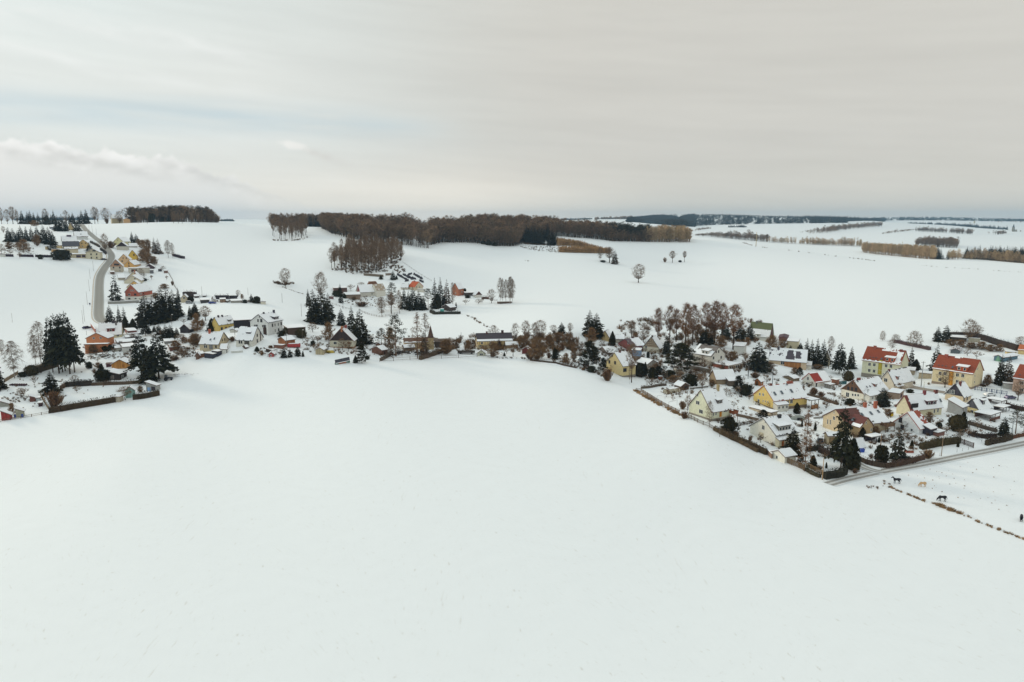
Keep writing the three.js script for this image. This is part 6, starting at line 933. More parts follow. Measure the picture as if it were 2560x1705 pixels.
t('pine', 505, 1405, 808, 310, 'big olive brown pine at the rail fence');
t('pine', 300, 1275, 1003, 180, 'smaller pine leaning towards the big olive pine');
t('brown', 430, 1310, 950, 220, 'brown thicket behind the trunk of the big pine');
t('larch', 805, 1435, 778, 250, 'bare larch nearer the big pine');
t('larch', 920, 1390, 790, 260, 'bare larch nearer the turret');
t('rusty', 895, 1375, 1055, 170, 'low brown conifer between the larches');
t('brown', 1215, 1375, 1125, 300, 'wide brown fruit tree beside the diagonal hedge');
t('brown', 1505, 1345, 1160, 130, 'pale brown bush near the farm trailer');
hedge([[838, 1455], [1000, 1405], [1150, 1350], [1360, 1285]], 1.9, 1.4, [0.10, 0.068, 0.045], 'brown diagonal hedge behind the rail fence', { ragged: 0.5 });
fence([[278, 1482], [470, 1470], [700, 1455], [900, 1445], [1140, 1440], [1380, 1428], [1640, 1412], [1792, 1408], [1990, 1392]], 1.5, '#857468', 'long post and rail fence along the top of the big field', { slat: 0, step: 7 });
hedge([[290, 1470], [400, 1410], [460, 1375]], 1.4, 1.0, [0.12, 0.095, 0.075], 'snow dusted hedge beside the big pine', { ragged: 0.6 });
simple('wood_pile', 'pile', 690, 1375, 'dark pile of timber half buried in snow between pine and larches', (G) => { const r = rngOf(5), m = new MB(); for (let i = 0; i < 26; i++) { const x = rr(-8, 8), z = rr(-3, 3), a = rr(0, 3), l = rr(1, 2.2); m.tube([x - Math.cos(a) * l, 0.3 + r() * 0.8, z - Math.sin(a) * l], [x + Math.cos(a) * l, 0.3 + r() * 0.6, z + Math.sin(a) * l], 0.22, 0.2, undefined, 6); } m.build('log', woodM('#4a4038'), G); });

use(680, 640, 0.17857);
H({ label: 'house with dark brown boarded gable and orange chimney at the field edge', c: [1142, 1298], lx: 812, rx: 1185, th: 17, ev: 1185, rd: 1015, col: '#d9d2b8', gc: '#3f2f2c', rc: '#7a4a38', snow: (x, s, n) => s < 0.75 || n > 0, pl: 0.9, plc: '#a8805c', ch: [[948, 1030, 1.6, 0.8, '#c07038'], [1040, 1040, 2.2, 0.6, '#a8483a']], win: [['g', 885, 1218, 1.3, 1.2], ['g', 1075, 1216, 1.3, 1.2, '#7a5a40']] });
H({ n: 'garden_shed', cat: 'shed', label: 'long dark shed with snow beside the white farmhouse', c: [225, 1100], lx: 165, rx: 472, th: 68, ev: 1015, col: '#5e4638' });
H({ n: 'garden_hut', cat: 'hut', label: 'brown brick hut with a thick snow cap beside the pine', c: [1540, 1392], lx: 1398, rx: 1622, th: 40, ev: 1322, rd: 1268, col: '#7d4c34', win: [['l', 1575, 1360, 0.9, 1.6, '#3c2a22']] });
H({ n: 'garden_hut', cat: 'hut', label: 'smaller snow capped hut behind the brown brick hut', c: [1530, 1268], lx: 1452, rx: 1560, th: 40, ev: 1245, rd: 1218, col: '#8a5a40' });
H({ n: 'greenhouse', cat: 'greenhouse', label: 'pale slatted greenhouse beside the boarded gable house', c: [720, 1385], lx: 612, rx: 768, th: 40, ev: 1315, rd: 1285, col: '#b9ab8c', wood: 1 });
simple('covered_pile', 'pile', 808, 1350, 'yellow tarpaulin covered pile before the boarded gable house', (G) => { const g = new THREE.SphereGeometry(1.5, 14, 8, 0, 6.283, 0, 1.6); g.scale(1.5, 0.75, 0.9); mesh('tarpaulin', g, mat('#c9b04a', 0.6), G); new MB().box(-0.9, 0.9, 1.02, 1.16, -0.5, 0.5).build('snow_cover', snowM, G); });
t('bush', 140, 1135, 1040, 120, 'dark green bush before the white farmhouse');
t('olive', 200, 1085, 995, 100, 'olive yellow bush beside the dark green bush');
t('olive', 410, 1145, 1005, 160, 'grey olive bush before the long dark shed');
t('thuja', 270, 1218, 1118, 66, 'dark oval thuja beside the orange wooden hut');
t('bush', 575, 1255, 1182, 80, 'round dark bush in the snowy garden');
t('spruce', 588, 935, 455, 270, 'tall dark conifer at the open end of the big clump');
t('spruce', 700, 955, 440, 310, 'tallest dark conifer in the middle of the big clump');
t('spruce', 795, 905, 510, 210, 'lower conifer at the hamlet side of the big clump');
t('spruce', 510, 700, 455, 90, 'slender spruce tip beside the big clump');
t('bare', 690, 590, 188, 280, 'large bare tree rising over the dark conifer clump');
t('bare', 187, 428, 145, 240, 'lone bare tree in the snowfield with brown scrub at its foot');
along('undergrowth', 'twigs', [[20, 355], [80, 385], [140, 405], [230, 400], [300, 385]], 70, 1.5, 1.6, 'brown scrub around the lone bare tree', 'brush');
along('undergrowth', 'twigs', [[120, 425], [230, 465], [340, 505], [460, 540]], 70, 0.6, 0.5, 'faint line of stalks running from the lone tree', 'stalks');
t('spruce', 970, 975, 728, 150, 'spruce beside the tall pair behind the boarded gable');
t('spruce', 1120, 1110, 688, 180, 'slimmer of the tall spruces behind the boarded gable');
t('spruce', 1238, 1235, 728, 330, 'broadest of the tall spruces behind the boarded gable');
t('darkpine', 1260, 1500, 1215, 170, 'dark conifer at the field edge before the tall spruces');
t('cone', 1170, 1495, 1385, 80, 'small dark conifer at the field edge');
t('bush', 1335, 1447, 1388, 66, 'small dark bush beyond the field edge conifers');
t('fruit', 985, 1315, 1130, 170, 'bare fruit tree in front of the boarded gable');
t('fruit', 1070, 1340, 1150, 140, 'second fruit tree in front of the boarded gable');
t('brown', 570, 935, 840, 170, 'brown scrub at the foot of the big conifer clump');
t('fruit', 570, 1065, 910, 190, 'snowy fruit tree behind the long dark shed');
t('brown', 790, 1190, 900, 220, 'brown thicket beside the tall spruces');
t('spruce', 168, 1420, 1275, 100, 'small dark spruce beside the red playhouse');
t('spruce', 255, 1415, 1290, 70, 'lighter small spruce second in the front row');
t('fir', 362, 1398, 1250, 110, 'blue green small fir third in the front row');
t('cone', 435, 1408, 1325, 42, 'tiny conifer last in the front row');
// the tilted rack in the field
simple('field_rack', 'rack', 985, 1505, 'tilted dark panel on an orange brown wooden rack at the field edge', (G) => {
  const m = new MB(); m.slab([[-5.2, 0.9, 1.1], [5.2, 2.1, 1.1], [5.2, 4.3, -0.4], [-5.2, 2.9, -0.4]], 0.14); m.build('roof_panel', mat('#33323c', 0.5), G);
  new MB().slab([[-5.0, 0.55, 1.25], [4.6, 1.7, 1.25], [4.6, 2.0, 1.1], [-5.0, 0.9, 1.1]], 0.1).build('snow_cover', snowM, G);
  new MB().hexa([[-2.6, 0.1, -0.6], [2.6, 0.5, -0.6], [2.6, 0.5, 0.9], [-2.6, 0.1, 0.9]], [[-2.6, 1.3, -0.6], [2.6, 1.8, -0.6], [2.6, 1.8, 0.9], [-2.6, 1.3, 0.9]]).build('crate', woodM('#a85a2c'), G);
  new MB().box(-5.3, -2.7, -0.1, 0.8, -0.5, 1.0).build('end_box', mat('#2f5a44', 0.7), G); new MB().box(2.7, 5.3, 0.5, 1.6, -0.5, 1.0).build('end_box', mat('#2f5a44', 0.7), G);
  const p = new MB(); for (const [x, y] of [[-5, 2.7], [-1.6, 3.1], [1.6, 3.6], [5, 4]]) p.tube([x, -0.8, -0.35], [x, y, -0.35], 0.07, 0.07, undefined, 5); p.build('post', woodM('#6a5240'), G); G.scale.setScalar(0.6);
}, 0.45);
pole(430, 1065 + 120, 1040, 'lamp post beside the grey olive bush', { name: 'street_lamp', cat: 'street lamp', r: 0.08, lamp: 0.4 });
pole(995, 742, 580, 'dark pole on the snowy track below the hamlet', { col: '#4a4c50' });
pole(145, 655, 520, 'thin pole alone in the snowfield near the lone tree', { col: '#8a8c8c', r: 0.08 });
pole(415, 845, 665, 'brown pole in the field behind the white farmhouse', { r: 0.1 });

// ---------------------------------------------------------------- the hamlet below the wooded hill
H({ n: 'barn', cat: 'barn', label: 'white barn with snowy roof and dark red gable in the hamlet', c: [1242, 572], lx: 1180, rx: 1438, th: 76, ev: 508, rd: 407, col: '#e2ddd2', gc: '#7a2630', gh: 0.2, win: [['l', 1400, 530, 0.8, 1.0]] });
H({ label: 'tall white house with patchy tan roof in the hamlet', c: [1470, 580], lx: 1392, rx: 1590, th: 62, ev: 480, rd: 394, col: '#e5ded0', rc: '#b0a08c', snow: (x, s, n) => n > 0.35, win: [['g', 1405, 500, 0.7, 1.2], ['g', 1432, 500, 0.7, 1.2]] });
H({ n: 'garden_shed', cat: 'shed', label: 'dark brown shed above the hamlet shrubs', c: [868, 505], lx: 855, rx: 1052, th: 82, ev: 452, col: '#6a4a42' });
H({ n: 'stable', cat: 'stable', label: 'long low stable with thick snow roof in the hamlet', c: [1015, 588], lx: 1000, rx: 1236, th: 80, ev: 545, rd: 512, col: '#9a8270' });
H({ n: 'garden_hut', cat: 'hut', label: 'tiny reddish hut beside the big conifer clump', c: [850, 606], lx: 800, rx: 864, th: 20, ev: 568, col: '#8a5a58' });
t('spruce', 955, 565, 385, 95, 'pointed spruce beside the dark brown shed');
t('slim', 965, 655, 480, 84, 'slim dark spruce before the long low stable');
t('cone', 1017, 592, 520, 60, 'small dark conifer at the end of the stable');
t('bush', 900, 565, 478, 130, 'dark bush under the pointed spruce');
t('fruit', 1105, 485, 385, 120, 'round fruit tree beside the dark brown shed');
t('fruit', 1250, 405, 360, 120, 'faint fruit tree behind the white barn');
t('redshrub', 1255, 708, 625, 190, 'long russet bush heap on the hamlet bank');
t('brown', 1150, 620, 560, 120, 'brown shrub before the stable end');
t('birch', 1535, 852, 600, 190, 'bare birch standing alone below the hamlet');
t('tall', 1670, 805, 500, 200, 'bare brown tree before the hamlet pine');
t('birch', 1782, 808, 475, 140, 'white trunked birch before the dark hamlet conifers');
stoneWall([[1285, 272], [1400, 282], [1560, 295]], 2.0, 0.5, '#7c6a58', 'long stone wall with snowy top below the wooded knoll');
stoneWall([[1590, 272], [1670, 268]], 1.8, 0.5, '#8a7868', 'short stone wall beside the knoll spruce');
t('spruce', 1695, 330, 195, 90, 'dark spruce at the end of the knoll wall');
t('cone', 1525, 325, 268, 66, 'small rounded conifer before the long stone wall');
t('cone', 1745, 325, 270, 44, 'little conifer beside the knoll spruce');
simple('log_stack', 'stack', 1410, 412, 'red brown stack of round logs above the patchy tan roof', (G) => { const m = new MB(); for (let r = 0; r < 4; r++) for (let i = 0; i < 9 - r; i++) m.tube([-4 + i * 0.95 + r * 0.47, 0.45 + r * 0.8, -1.6], [-4 + i * 0.95 + r * 0.47, 0.45 + r * 0.8, 1.6], 0.47, 0.47, undefined, 8); m.build('log', woodM('#8a5a3c'), G); }, 0.5);
fence([[800, 665], [900, 690], [990, 725], [1080, 748]], 1.1, '#8a7c70', 'wire fence with thin posts below the hamlet gardens', { slat: 0, step: 3 });
fence([[1250, 782], [1360, 825], [1500, 855], [1640, 838], [1790, 795]], 1.2, '#8a7464', 'curved wire fence around the hamlet meadow', { slat: 0, step: 3 });
scatter('undergrowth', 'twigs', [[1000, 590], [1400, 560], [1560, 640], [1480, 720], [1130, 690], [1010, 650]], 70, 0.9, 'brown garden scrub in the hamlet', 'brush');

use(900, 640, 0.17857);
H({ label: 'beige hamlet house with bright orange roof', c: [768, 485], lx: 683, rx: 882, th: 42, g: 'R', ev: 432, rd: 360, col: '#d8c8a8', rc: '#c0582c', snow: 0, ch: [[765, 358, 0.8, 0.6, '#9a4a30']], win: [['g', 792, 435, 0.7, 1.1], ['g', 835, 435, 0.7, 1.1]] });
H({ n: 'garage', cat: 'garage', label: 'white flat extension in front of the orange roofed house', c: [890, 510], lx: 800, rx: 915, th: 20, ev: 470, col: '#ddd6c6', win: [['l', 850, 490, 1.6, 1.0]] });
H({ label: 'hamlet house under a plain snowy roof beside the orange roof', c: [675, 470], lx: 575, rx: 692, th: 20, g: 'R', ev: 438, rd: 387, col: '#d9d2c4' });
H({ label: 'orange brick house with pale snowy roof at the end of the hamlet', c: [1378, 560], lx: 1290, rx: 1452, th: 55, ev: 460, rd: 378, col: '#b8663a', win: [['l', 1425, 500, 0.9, 1.2], ['g', 1340, 520, 0.8, 1]] });
H({ n: 'garden_shed', cat: 'shed', label: 'long low dark shed beside the brick house', c: [1470, 560], lx: 1448, rx: 1592, th: 78, ev: 518, col: '#4c4440' });
H({ n: 'cottage', cat: 'cottage', label: 'tiny white cottage with brown gable at the hamlet edge', c: [1622, 585], lx: 1585, rx: 1704, th: 48, g: 'R', ev: 545, rd: 498, col: '#e3dfd6', gc: '#5c3a32', rc: '#6a4a44' });
t('pine', 452, 660, 368, 170, 'broad dark pine behind the bare birches of the hamlet');
for (const [x, yb, yt, w, l] of [[620, 738, 440, 140, 'first dark conifer of the hamlet belt beside the birch'], [682, 748, 478, 110, 'second dark conifer of the hamlet belt'], [742, 755, 425, 170, 'tallest dark conifer of the hamlet belt'], [825, 748, 480, 170, 'fourth dark conifer of the hamlet belt']]) t('spruce', x, yb, yt, w, l);
t('spruce', 885, 755, 555, 130, 'low spruce ending the hamlet belt');
t('pine', 955, 755, 445, 170, 'olive pine between the dark belt and the tall spruces');
t('slim', 1050, 735, 300, 150, 'tall dark spruce first of the hamlet trio');
t('slim', 1128, 700, 290, 170, 'tall dark spruce second of the hamlet trio');
t('rusty', 1216, 690, 322, 180, 'tall rusty brown conifer third of the hamlet trio');
t('cone', 1085, 730, 520, 170, 'dense dark conifer below the hamlet trio');
t('birch', 1302, 690, 368, 130, 'pale birch beside the rusty conifer');
t('larch', 440, 760, 505, 200, 'brown drooping tree in the hamlet row');
t('tall', 300, 780, 560, 220, 'wide bare tree before the white hamlet house');
t('bush', 1465, 500, 448, 56, 'dark bush behind the brick house corner');
t('bush', 1503, 588, 545, 84, 'round clipped bush on the snow by the low shed');
t('fruit', 1480, 678, 600, 110, 'low fruit tree in the snowy hamlet orchard');
t('fruit', 1660, 672, 588, 120, 'spreading fruit tree below the tiny cottage');
t('fruit', 1710, 655, 588, 70, 'thin fruit tree beside the cottage yard');
hedge([[1705, 605], [1750, 598], [1800, 605]], 1.5, 1.0, [0.13, 0.075, 0.05], 'reddish brown brushwood beside the tiny cottage', { ragged: 0.8 });
hedge([[990, 790], [1045, 818], [1120, 815], [1250, 812], [1405, 812]], 1.7, 1.6, [0.05, 0.046, 0.034], 'dark hedge around the small hamlet garden', { ragged: 0.4 });
H({ n: 'garden_hut', cat: 'hut', label: 'dark garden hut with snowy roof inside the hamlet garden hedge', c: [1260, 772], lx: 1150, rx: 1342, th: 45, ev: 722, rd: 680, col: '#4a3a34' });
simple('water_tank', 'tank', 1150, 785, 'turquoise water tank inside the hamlet garden hedge', (G) => { mesh('barrel', new THREE.CylinderGeometry(1.3, 1.3, 2.2, 16).translate(0, 1.1, 0), mat('#4f9c92', 0.5), G); mesh('snow_cover', new THREE.CylinderGeometry(1.25, 1.3, 0.18, 16).translate(0, 2.3, 0), snowM, G); });
t('thuja', 1345, 732, 648, 28, 'very slim dark thuja at the corner of the hamlet garden');
fence([[600, 92], [720, 175], [860, 270], [1000, 350]], 1.0, '#9a948c', 'thin wire fence running down the slope beside the headstones', { slat: 0, step: 6 });
{ // rows of small dark headstones on the slope
  const rows = [[530, 268, 650, 335, 9], [605, 262, 690, 310, 7], [672, 272, 720, 252, 4], [690, 300, 730, 330, 4], [760, 262, 868, 325, 9], [735, 315, 775, 328, 4], [640, 358, 670, 352, 3], [840, 350, 880, 370, 4]];
  let proto;
  for (const [x0, y0, x1, y1, n] of rows) for (let k = 0; k < n; k++) {
    const p = at(lerp(x0, x1, k / Math.max(1, n - 1)), lerp(y0, y1, k / Math.max(1, n - 1)));
    if (!proto) { proto = new THREE.Group(); new MB().box(-0.8, 0.8, -0.3, 0.25, -0.4, 0.4).build('base', wallM('#4a4644'), proto); new MB().hexa([[-0.62, 0.253, -0.16], [0.62, 0.253, -0.16], [0.62, 0.253, 0.16], [-0.62, 0.253, 0.16]], [[-0.5, 1.35, -0.13], [0.5, 1.35, -0.13], [0.5, 1.35, 0.13], [-0.5, 1.35, 0.13]]).build('stone', mat('#3a3540', 0.6), proto); }
    const c = proto.clone(); c.name = numbered('headstone'); c.position.copy(p); c.rotation.y = 0.5 + rr(-0.15, 0.15); c.scale.setScalar(rr(0.9, 1.35)); scene.add(c); tag(c, 'small dark headstone in rows on the snowy slope above the orange roof', 'headstone', 'headstones in rows on the slope');
  }
}
scatter('undergrowth', 'twigs', [[480, 120], [600, 150], [660, 230], [560, 250], [480, 200]], 60, 1.2, 'dark scrub at the edge of the wooded knoll', 'brush');

// birches at the end of the orchard
use(1120, 680, 0.15304);
for (const q of [[852, 518, 90, 150], [893, 512, 100, 110], [945, 512, 120, 150], [1003, 514, 78, 150], [1022, 518, 72, 170], [1052, 502, 108, 160]].entries()) t('birch', ...q[1], nth[q[0]] + ' slender birch of the clump on the open slope, counted from the hamlet', 'birch clump on the open slope');
t('bare', 712, 508, 258, 180, 'small bare tree beside the birch clump');
simple('bench', 'bench', 765, 468, 'low dark wooden bench in the snow near the small bare tree', (G) => { new MB().box(-2, 2, 0.45, 0.6, -0.3, 0.3).build('seat', woodM('#6a4034'), G); for (const x of [-1.6, 1.6]) new MB().box(x - 0.1, x + 0.1, -0.2, 0.447, -0.25, 0.25).build('leg', woodM('#5a3830'), G); });
simple('log_pile', 'pile', 928, 512, 'low pile of cut logs at the foot of the birch clump', (G) => { const m = new MB(); for (let i = 0; i < 22; i++) m.tube([-5 + (i % 11) * 0.95, 0.35 + Math.floor(i / 11) * 0.6, -1.2], [-5 + (i % 11) * 0.95, 0.35 + Math.floor(i / 11) * 0.6, 1.2], 0.38, 0.38, undefined, 7); m.build('log', woodM('#6e5038'), G); }, 0.15);

// ================================================================ the western part of the settlement
DMAX = 1120;
use(440, 700, 0.1403);
H({ label: 'yellow farmhouse with shallow snowy roof beside the dark barn', c: [768, 912], lx: 638, rx: 1045, th: 19, ev: 795, rd: 668, col: '#e6c258', rc: dark, ch: [[748, 660, 0.8, 0.8, '#4c3f48'], [815, 640, 0.8, 0.7, '#4c3f48']], dor: [[960, 745, 1.8, 1.0, '#5a4a48', 1]], win: [['l', 815, 868, 1.0, 1.3, 'd'], ['l', 893, 880, 1.0, 2.2, '#6a3c28'], ['l', 955, 858, 0.9, 1.5, 'd'], ['l', 997, 850, 0.9, 1.5, 'd'], ['l', 890, 780, 0.6, 0.5, 'n'], ['l', 930, 772, 0.6, 0.5, 'n']] });
H({ n: 'barn', cat: 'barn', label: 'low black barn with a broad snowy roof between the yellow and white farmhouses', c: [1040, 895], lx: 1030, rx: 1400, th: 80, ev: 725, rd: 700, mono: 1, col: '#262026', wood: 1, snow: 1 });
H({ label: 'big white farmhouse with arched barn door and dark sided dormer', c: [1648, 990], lx: 1335, rx: 1908, th: 21, ev: 757, rd: 617, col: '#dfe0de', rc: '#4a4650', ch: [[1555, 610, 0.6, 0.7, '#3f3a44'], [1720, 600, 0.9, 1.0, '#3f3a50']], dor: [[1790, 705, 3.2, 1.3, '#4a3c44', 1]], sky: [[1718, 688, 0.6, 0.8]], win: [['g', 1489, 657, 0.6, 0.8, 'n'], ['g', 1462, 722, 1.0, 1.4], ['g', 1520, 724, 1.0, 1.4, 'd'], ['g', 1405, 818, 1.1, 1.2], ['g', 1438, 820, 1.1, 1.2, 'd'], ['g', 1550, 822, 1.1, 1.2], ['g', 1582, 824, 1.1, 1.2, 'd'], ['g', 1586, 925, 1.9, 4.2, '#3e2a20'], ['l', 1718, 806, 0.8, 1.4, 'd'], ['l', 1763, 800, 0.8, 1.4], ['l', 1822, 790, 0.8, 1.4], ['l', 1873, 775, 0.8, 1.4, 'd'], ['l', 1766, 900, 0.6, 1.4, 'n'], ['l', 1829, 888, 0.8, 1.3, 'd']] });
H({ label: 'small beige house with red chimney facing the big field', c: [765, 1250], lx: 428, rx: 958, th: 8, g: 'R', ev: 1140, rd: 932, col: '#d9c59c', rc: '#4f4a50', ch: [[620, 960, 0.9, 1.3, '#c0562e']], sky: [[620, 1068, 0.7, 0.9], [690, 1050, 0.5, 1.1]], win: [['l', 512, 1186, 0.7, 1.2], ['l', 541, 1186, 0.7, 1.2], ['l', 625, 1196, 1.7, 2.1, '#8d8d8b'], ['l', 712, 1190, 0.6, 1.0, 'd'], ['g', 823, 1068, 0.5, 1.0, 'd'], ['g', 867, 1058, 0.5, 1.0, 'd']] });
H({ n: 'porch', cat: 'porch', label: 'snowy lean roof porch on the side of the small beige house', c: [905, 1245], lx: 790, rx: 925, th: 8, mono: 1, g: 'R', ev: 1215, rd: 1150, col: '#cdbb98' });
H({ label: 'white house with brown strip and rounded dormer facing the big field', c: [1372, 1190], lx: 1072, rx: 1556, th: 10, g: 'R', ev: 1068, rd: 840, col: '#e2ded2', rc: '#4f4a50', dor: [[1290, 965, 2.2, 0.8, '#3a3038', 0]], win: [['l', 1130, 1102, 0.6, 1.3, 'd'], ['l', 1168, 1102, 0.6, 1.3, 'd'], ['l', 1262, 1110, 2.4, 2.0, '#5a554f'], ['g', 1447, 985, 0.8, 1.2, 'd'], ['g', 1448, 1085, 0.9, 1.4, 'd'], ['g', 1506, 1040, 0.7, 6.5, '#4a2e28']] });
H({ n: 'garden_shed', cat: 'shed', label: 'low brown timber shed at the edge of the big field', c: [400, 1402], lx: 350, rx: 512, th: 62, ev: 1325, col: '#80583c', wood: 1 });
H({ n: 'garage', cat: 'garage', label: 'dark slate box garage at the edge of the big field', c: [660, 1405], lx: 508, rx: 742, th: 28, ev: 1325, col: '#3c3c4a' });
H({ n: 'garage', cat: 'garage', label: 'second dark slate box garage behind the first', c: [745, 1368], lx: 640, rx: 848, th: 30, ev: 1278, col: '#3a3a48' });
H({ n: 'garage', cat: 'garage', label: 'small white garage box beside the dark slate garages', c: [900, 1308], lx: 800, rx: 932, th: 30, ev: 1240, col: '#dcdad2', win: [['l', 893, 1275, 0.5, 1.4, '#2b2b2e']] });
H({ n: 'garden_hut', cat: 'hut', label: 'tiny dark playhouse with snowy gable before the white house', c: [1240, 1232], lx: 1200, rx: 1285, th: 40, ev: 1195, rd: 1165, col: '#5a3a30' });
stoneWall([[985, 1302], [1090, 1298], [1190, 1290]], 0.9, 0.3, '#d2d2cc', 'low white garden wall before the white house');
H({ n: 'outbuilding', cat: 'outbuilding', label: 'low dark outbuilding under a pointed snowy roof beside bare shrubs', c: [245, 945], lx: 75, rx: 440, th: 22, ev: 875, rd: 795, col: '#3a3238' });
H({ n: 'garden_hut', cat: 'hut', label: 'orange brown wooden hut with snowy gable behind the spruce row', c: [1950, 1190], lx: 1822, rx: 2125, th: 40, ev: 1080, rd: 1018, col: '#a1663c', wood: 1 });
H({ n: 'garden_shed', cat: 'shed', label: 'low brick red shed with flat snow roof behind the playhouse', c: [1900, 1232], lx: 1745, rx: 1945, th: 25, ev: 1168, col: '#97604a' });
H({ n: 'playhouse', cat: 'playhouse', label: 'little red and white playhouse at the field edge', c: [1745, 1368], lx: 1655, rx: 1775, th: 25, ev: 1320, rd: 1288, col: '#b03a34', win: [['g', 1690, 1345, 0.7, 0.7], ['l', 1752, 1340, 0.6, 0.7]] });
H({ n: 'garden_shed', cat: 'shed', label: 'dark open woodshed behind the red playhouse', c: [1720, 1300], lx: 1605, rx: 1765, th: 30, ev: 1255, rd: 1225, mono: 1, col: '#4e3c32' });
simple('red_tent', 'tent', 2105, 1195, 'red covered wagon shaped tent with snow on top', (G) => { const g = new THREE.CylinderGeometry(1.5, 1.5, 5.5, 14, 1, false, 0, Math.PI).rotateZ(Math.PI / 2).rotateX(0); const m = mesh('cover', new THREE.CylinderGeometry(1.5, 1.5, 5.5, 16, 1, false, -Math.PI / 2, Math.PI).rotateX(-Math.PI / 2).rotateY(Math.PI / 2), mat('#9c3030', 0.7), G); m.position.y = 0.2; new MB().box(-2.3, 2.3, 1.62, 1.8, -0.7, 0.7).build('snow_cover', snowM, G); }, 0.2);
H({ n: 'garage', cat: 'garage', label: 'white snowed garage between the yellow farmhouse and the white house', c: [1075, 935], lx: 965, rx: 1150, th: 30, ev: 905, rd: 875, col: '#cfccc4' });
t('cone', 645, 905, 675, 210, 'dark cone shaped conifer hiding the corner of the yellow farmhouse');
t('slim', 250, 710, 458, 100, 'slim spruce beside the taller hillside spruce');
t('spruce', 345, 660, 398, 180, 'tall hillside spruce behind the pointed snowy roof');
t('brown', 370, 920, 555, 260, 'bare brown tree in front of the pointed snowy roof');
t('bare', 525, 725, 440, 280, 'bare tree spreading beside the hillside spruce');
t('brown', 330, 1150, 955, 290, 'large brown thicket beside the small beige house');
t('brown', 150, 1120, 1000, 200, 'lower brown thicket below the pointed snowy roof');
t('fruit', 105, 1385, 1195, 220, 'brown spreading fruit tree at the field edge');
t('cone', 1445, 1265, 1180, 110, 'small green conifer before the white house gable');
t('redshrub', 1010, 1090, 990, 150, 'brown shrub between the small beige and white houses');
t('brown', 1690, 1260, 1145, 160, 'dark brown bush over the woodshed');
t('shrub', 1530, 1340, 1240, 110, 'snowy scrub before the white house');
t('brown', 2000, 900, 800, 150, 'bare shrubs behind the big white farmhouse');
t('brown', 460, 820, 700, 220, 'brownish grove above the pointed snowy roof');
scatter('undergrowth', 'twigs', [[0, 1330], [330, 1380], [360, 1250], [250, 1180], [20, 1200]], 40, 0.8, 'brown scrub in the gardens beside the timber shed', 'brush');
scatter('undergrowth', 'twigs', [[1400, 1350], [2250, 1330], [2200, 1200], [1580, 1180], [1400, 1260]], 55, 0.7, 'brown scrub in the gardens around the red playhouse', 'brush');
// the string of allotments along the upper track
H({ n: 'garden_shed', cat: 'shed', label: 'dark allotment shed with snowy roof nearest the thuja bush', c: [330, 322], lx: 318, rx: 412, th: 80, ev: 292, rd: 255, col: '#4c3c38' });
H({ n: 'garden_shed', cat: 'shed', label: 'second dark allotment shed with snowy roof', c: [478, 305], lx: 468, rx: 540, th: 80, ev: 285, rd: 252, col: '#51423c' });
H({ n: 'garden_shed', cat: 'shed', label: 'long dark shed with thick snow roof on the upper track', c: [445, 418], lx: 430, rx: 595, th: 82, ev: 362, col: '#4a4648' });
H({ n: 'garden_shed', cat: 'shed', label: 'brown wooden allotment shed in the middle of the string', c: [790, 405], lx: 782, rx: 890, th: 82, ev: 348, col: '#8d7460', wood: 1 });
H({ n: 'garden_shed', cat: 'shed', label: 'white roofed low allotment shed beside the brown one', c: [985, 412], lx: 970, rx: 1180, th: 82, ev: 378, col: '#a8a49c' });
H({ n: 'garden_hut', cat: 'hut', label: 'tiny beige allotment hut with pointed roof', c: [1105, 362], lx: 1095, rx: 1150, th: 25, ev: 335, rd: 310, col: '#d3bf96' });
H({ n: 'container', cat: 'container', label: 'cream box container at the end of the allotment string', c: [1512, 432], lx: 1505, rx: 1600, th: 80, ev: 388, col: '#e3dac6' });
H({ n: 'garden_hut', cat: 'hut', label: 'white little allotment hut with steep roof', c: [672, 385], lx: 645, rx: 705, th: 30, ev: 335, rd: 295, col: '#e4e2dc' });
hedge([[690, 340], [800, 340], [945, 335]], 2.6, 1.6, [0.048, 0.040, 0.046], 'dark hedge block along the allotment string', { dens: 12 });
hedge([[955, 338], [1030, 338], [1105, 336]], 2.4, 1.5, [0.046, 0.04, 0.046], 'second dark hedge block along the allotment string', { dens: 12 });
hedge([[130, 290], [230, 285], [350, 300]], 3.2, 2.6, [0.06, 0.045, 0.04], 'dark brown thicket hedge behind the allotment sheds', { dens: 12, ragged: 0.5 });
t('block', 265, 398, 288, 115, 'dense round thuja beside the parked cars on the upper track');
t('spruce', 1345, 398, 238, 95, 'dark spruce near the end of the allotment string');
t('bush', 1440, 415, 282, 150, 'dark bushes at the end of the allotment string');
t('bush', 1232, 410, 345, 90, 'low dark bush before the allotment spruce');
t('bare', 1105, 298, 168, 110, 'small leaning bare tree over the allotments');
t('brown', 1178, 335, 238, 90, 'brown bush beside the leaning bare tree');
car(650, 422, 82, '#3e4a8c', 'blue car with snowy roof on the upper track');
car(240, 420, 82, '#8d8f92', 'grey car with snowy roof on the upper track', { van: 1 });
for (const [x, a, b, l] of [[465, 265, 112, 'thin pole rising behind the dark allotment sheds'], [1285, 268, 142, 'thin pole behind the end of the allotment string'], [1893, 402, 235, 'thin pole alone in the upper snowfield'], [1980, 1270, 900, 'pale pole beside the orange brown hut'], [1050, 990, 810, 'street lamp pole before the black barn']]) pole(x, a, b, l, { r: 0.1, col: '#7a756e' });
scatter('undergrowth', 'twigs', [[600, 400], [1500, 412], [1480, 370], [650, 360]], 60, 0.9, 'brown scrub among the allotments', 'brush');

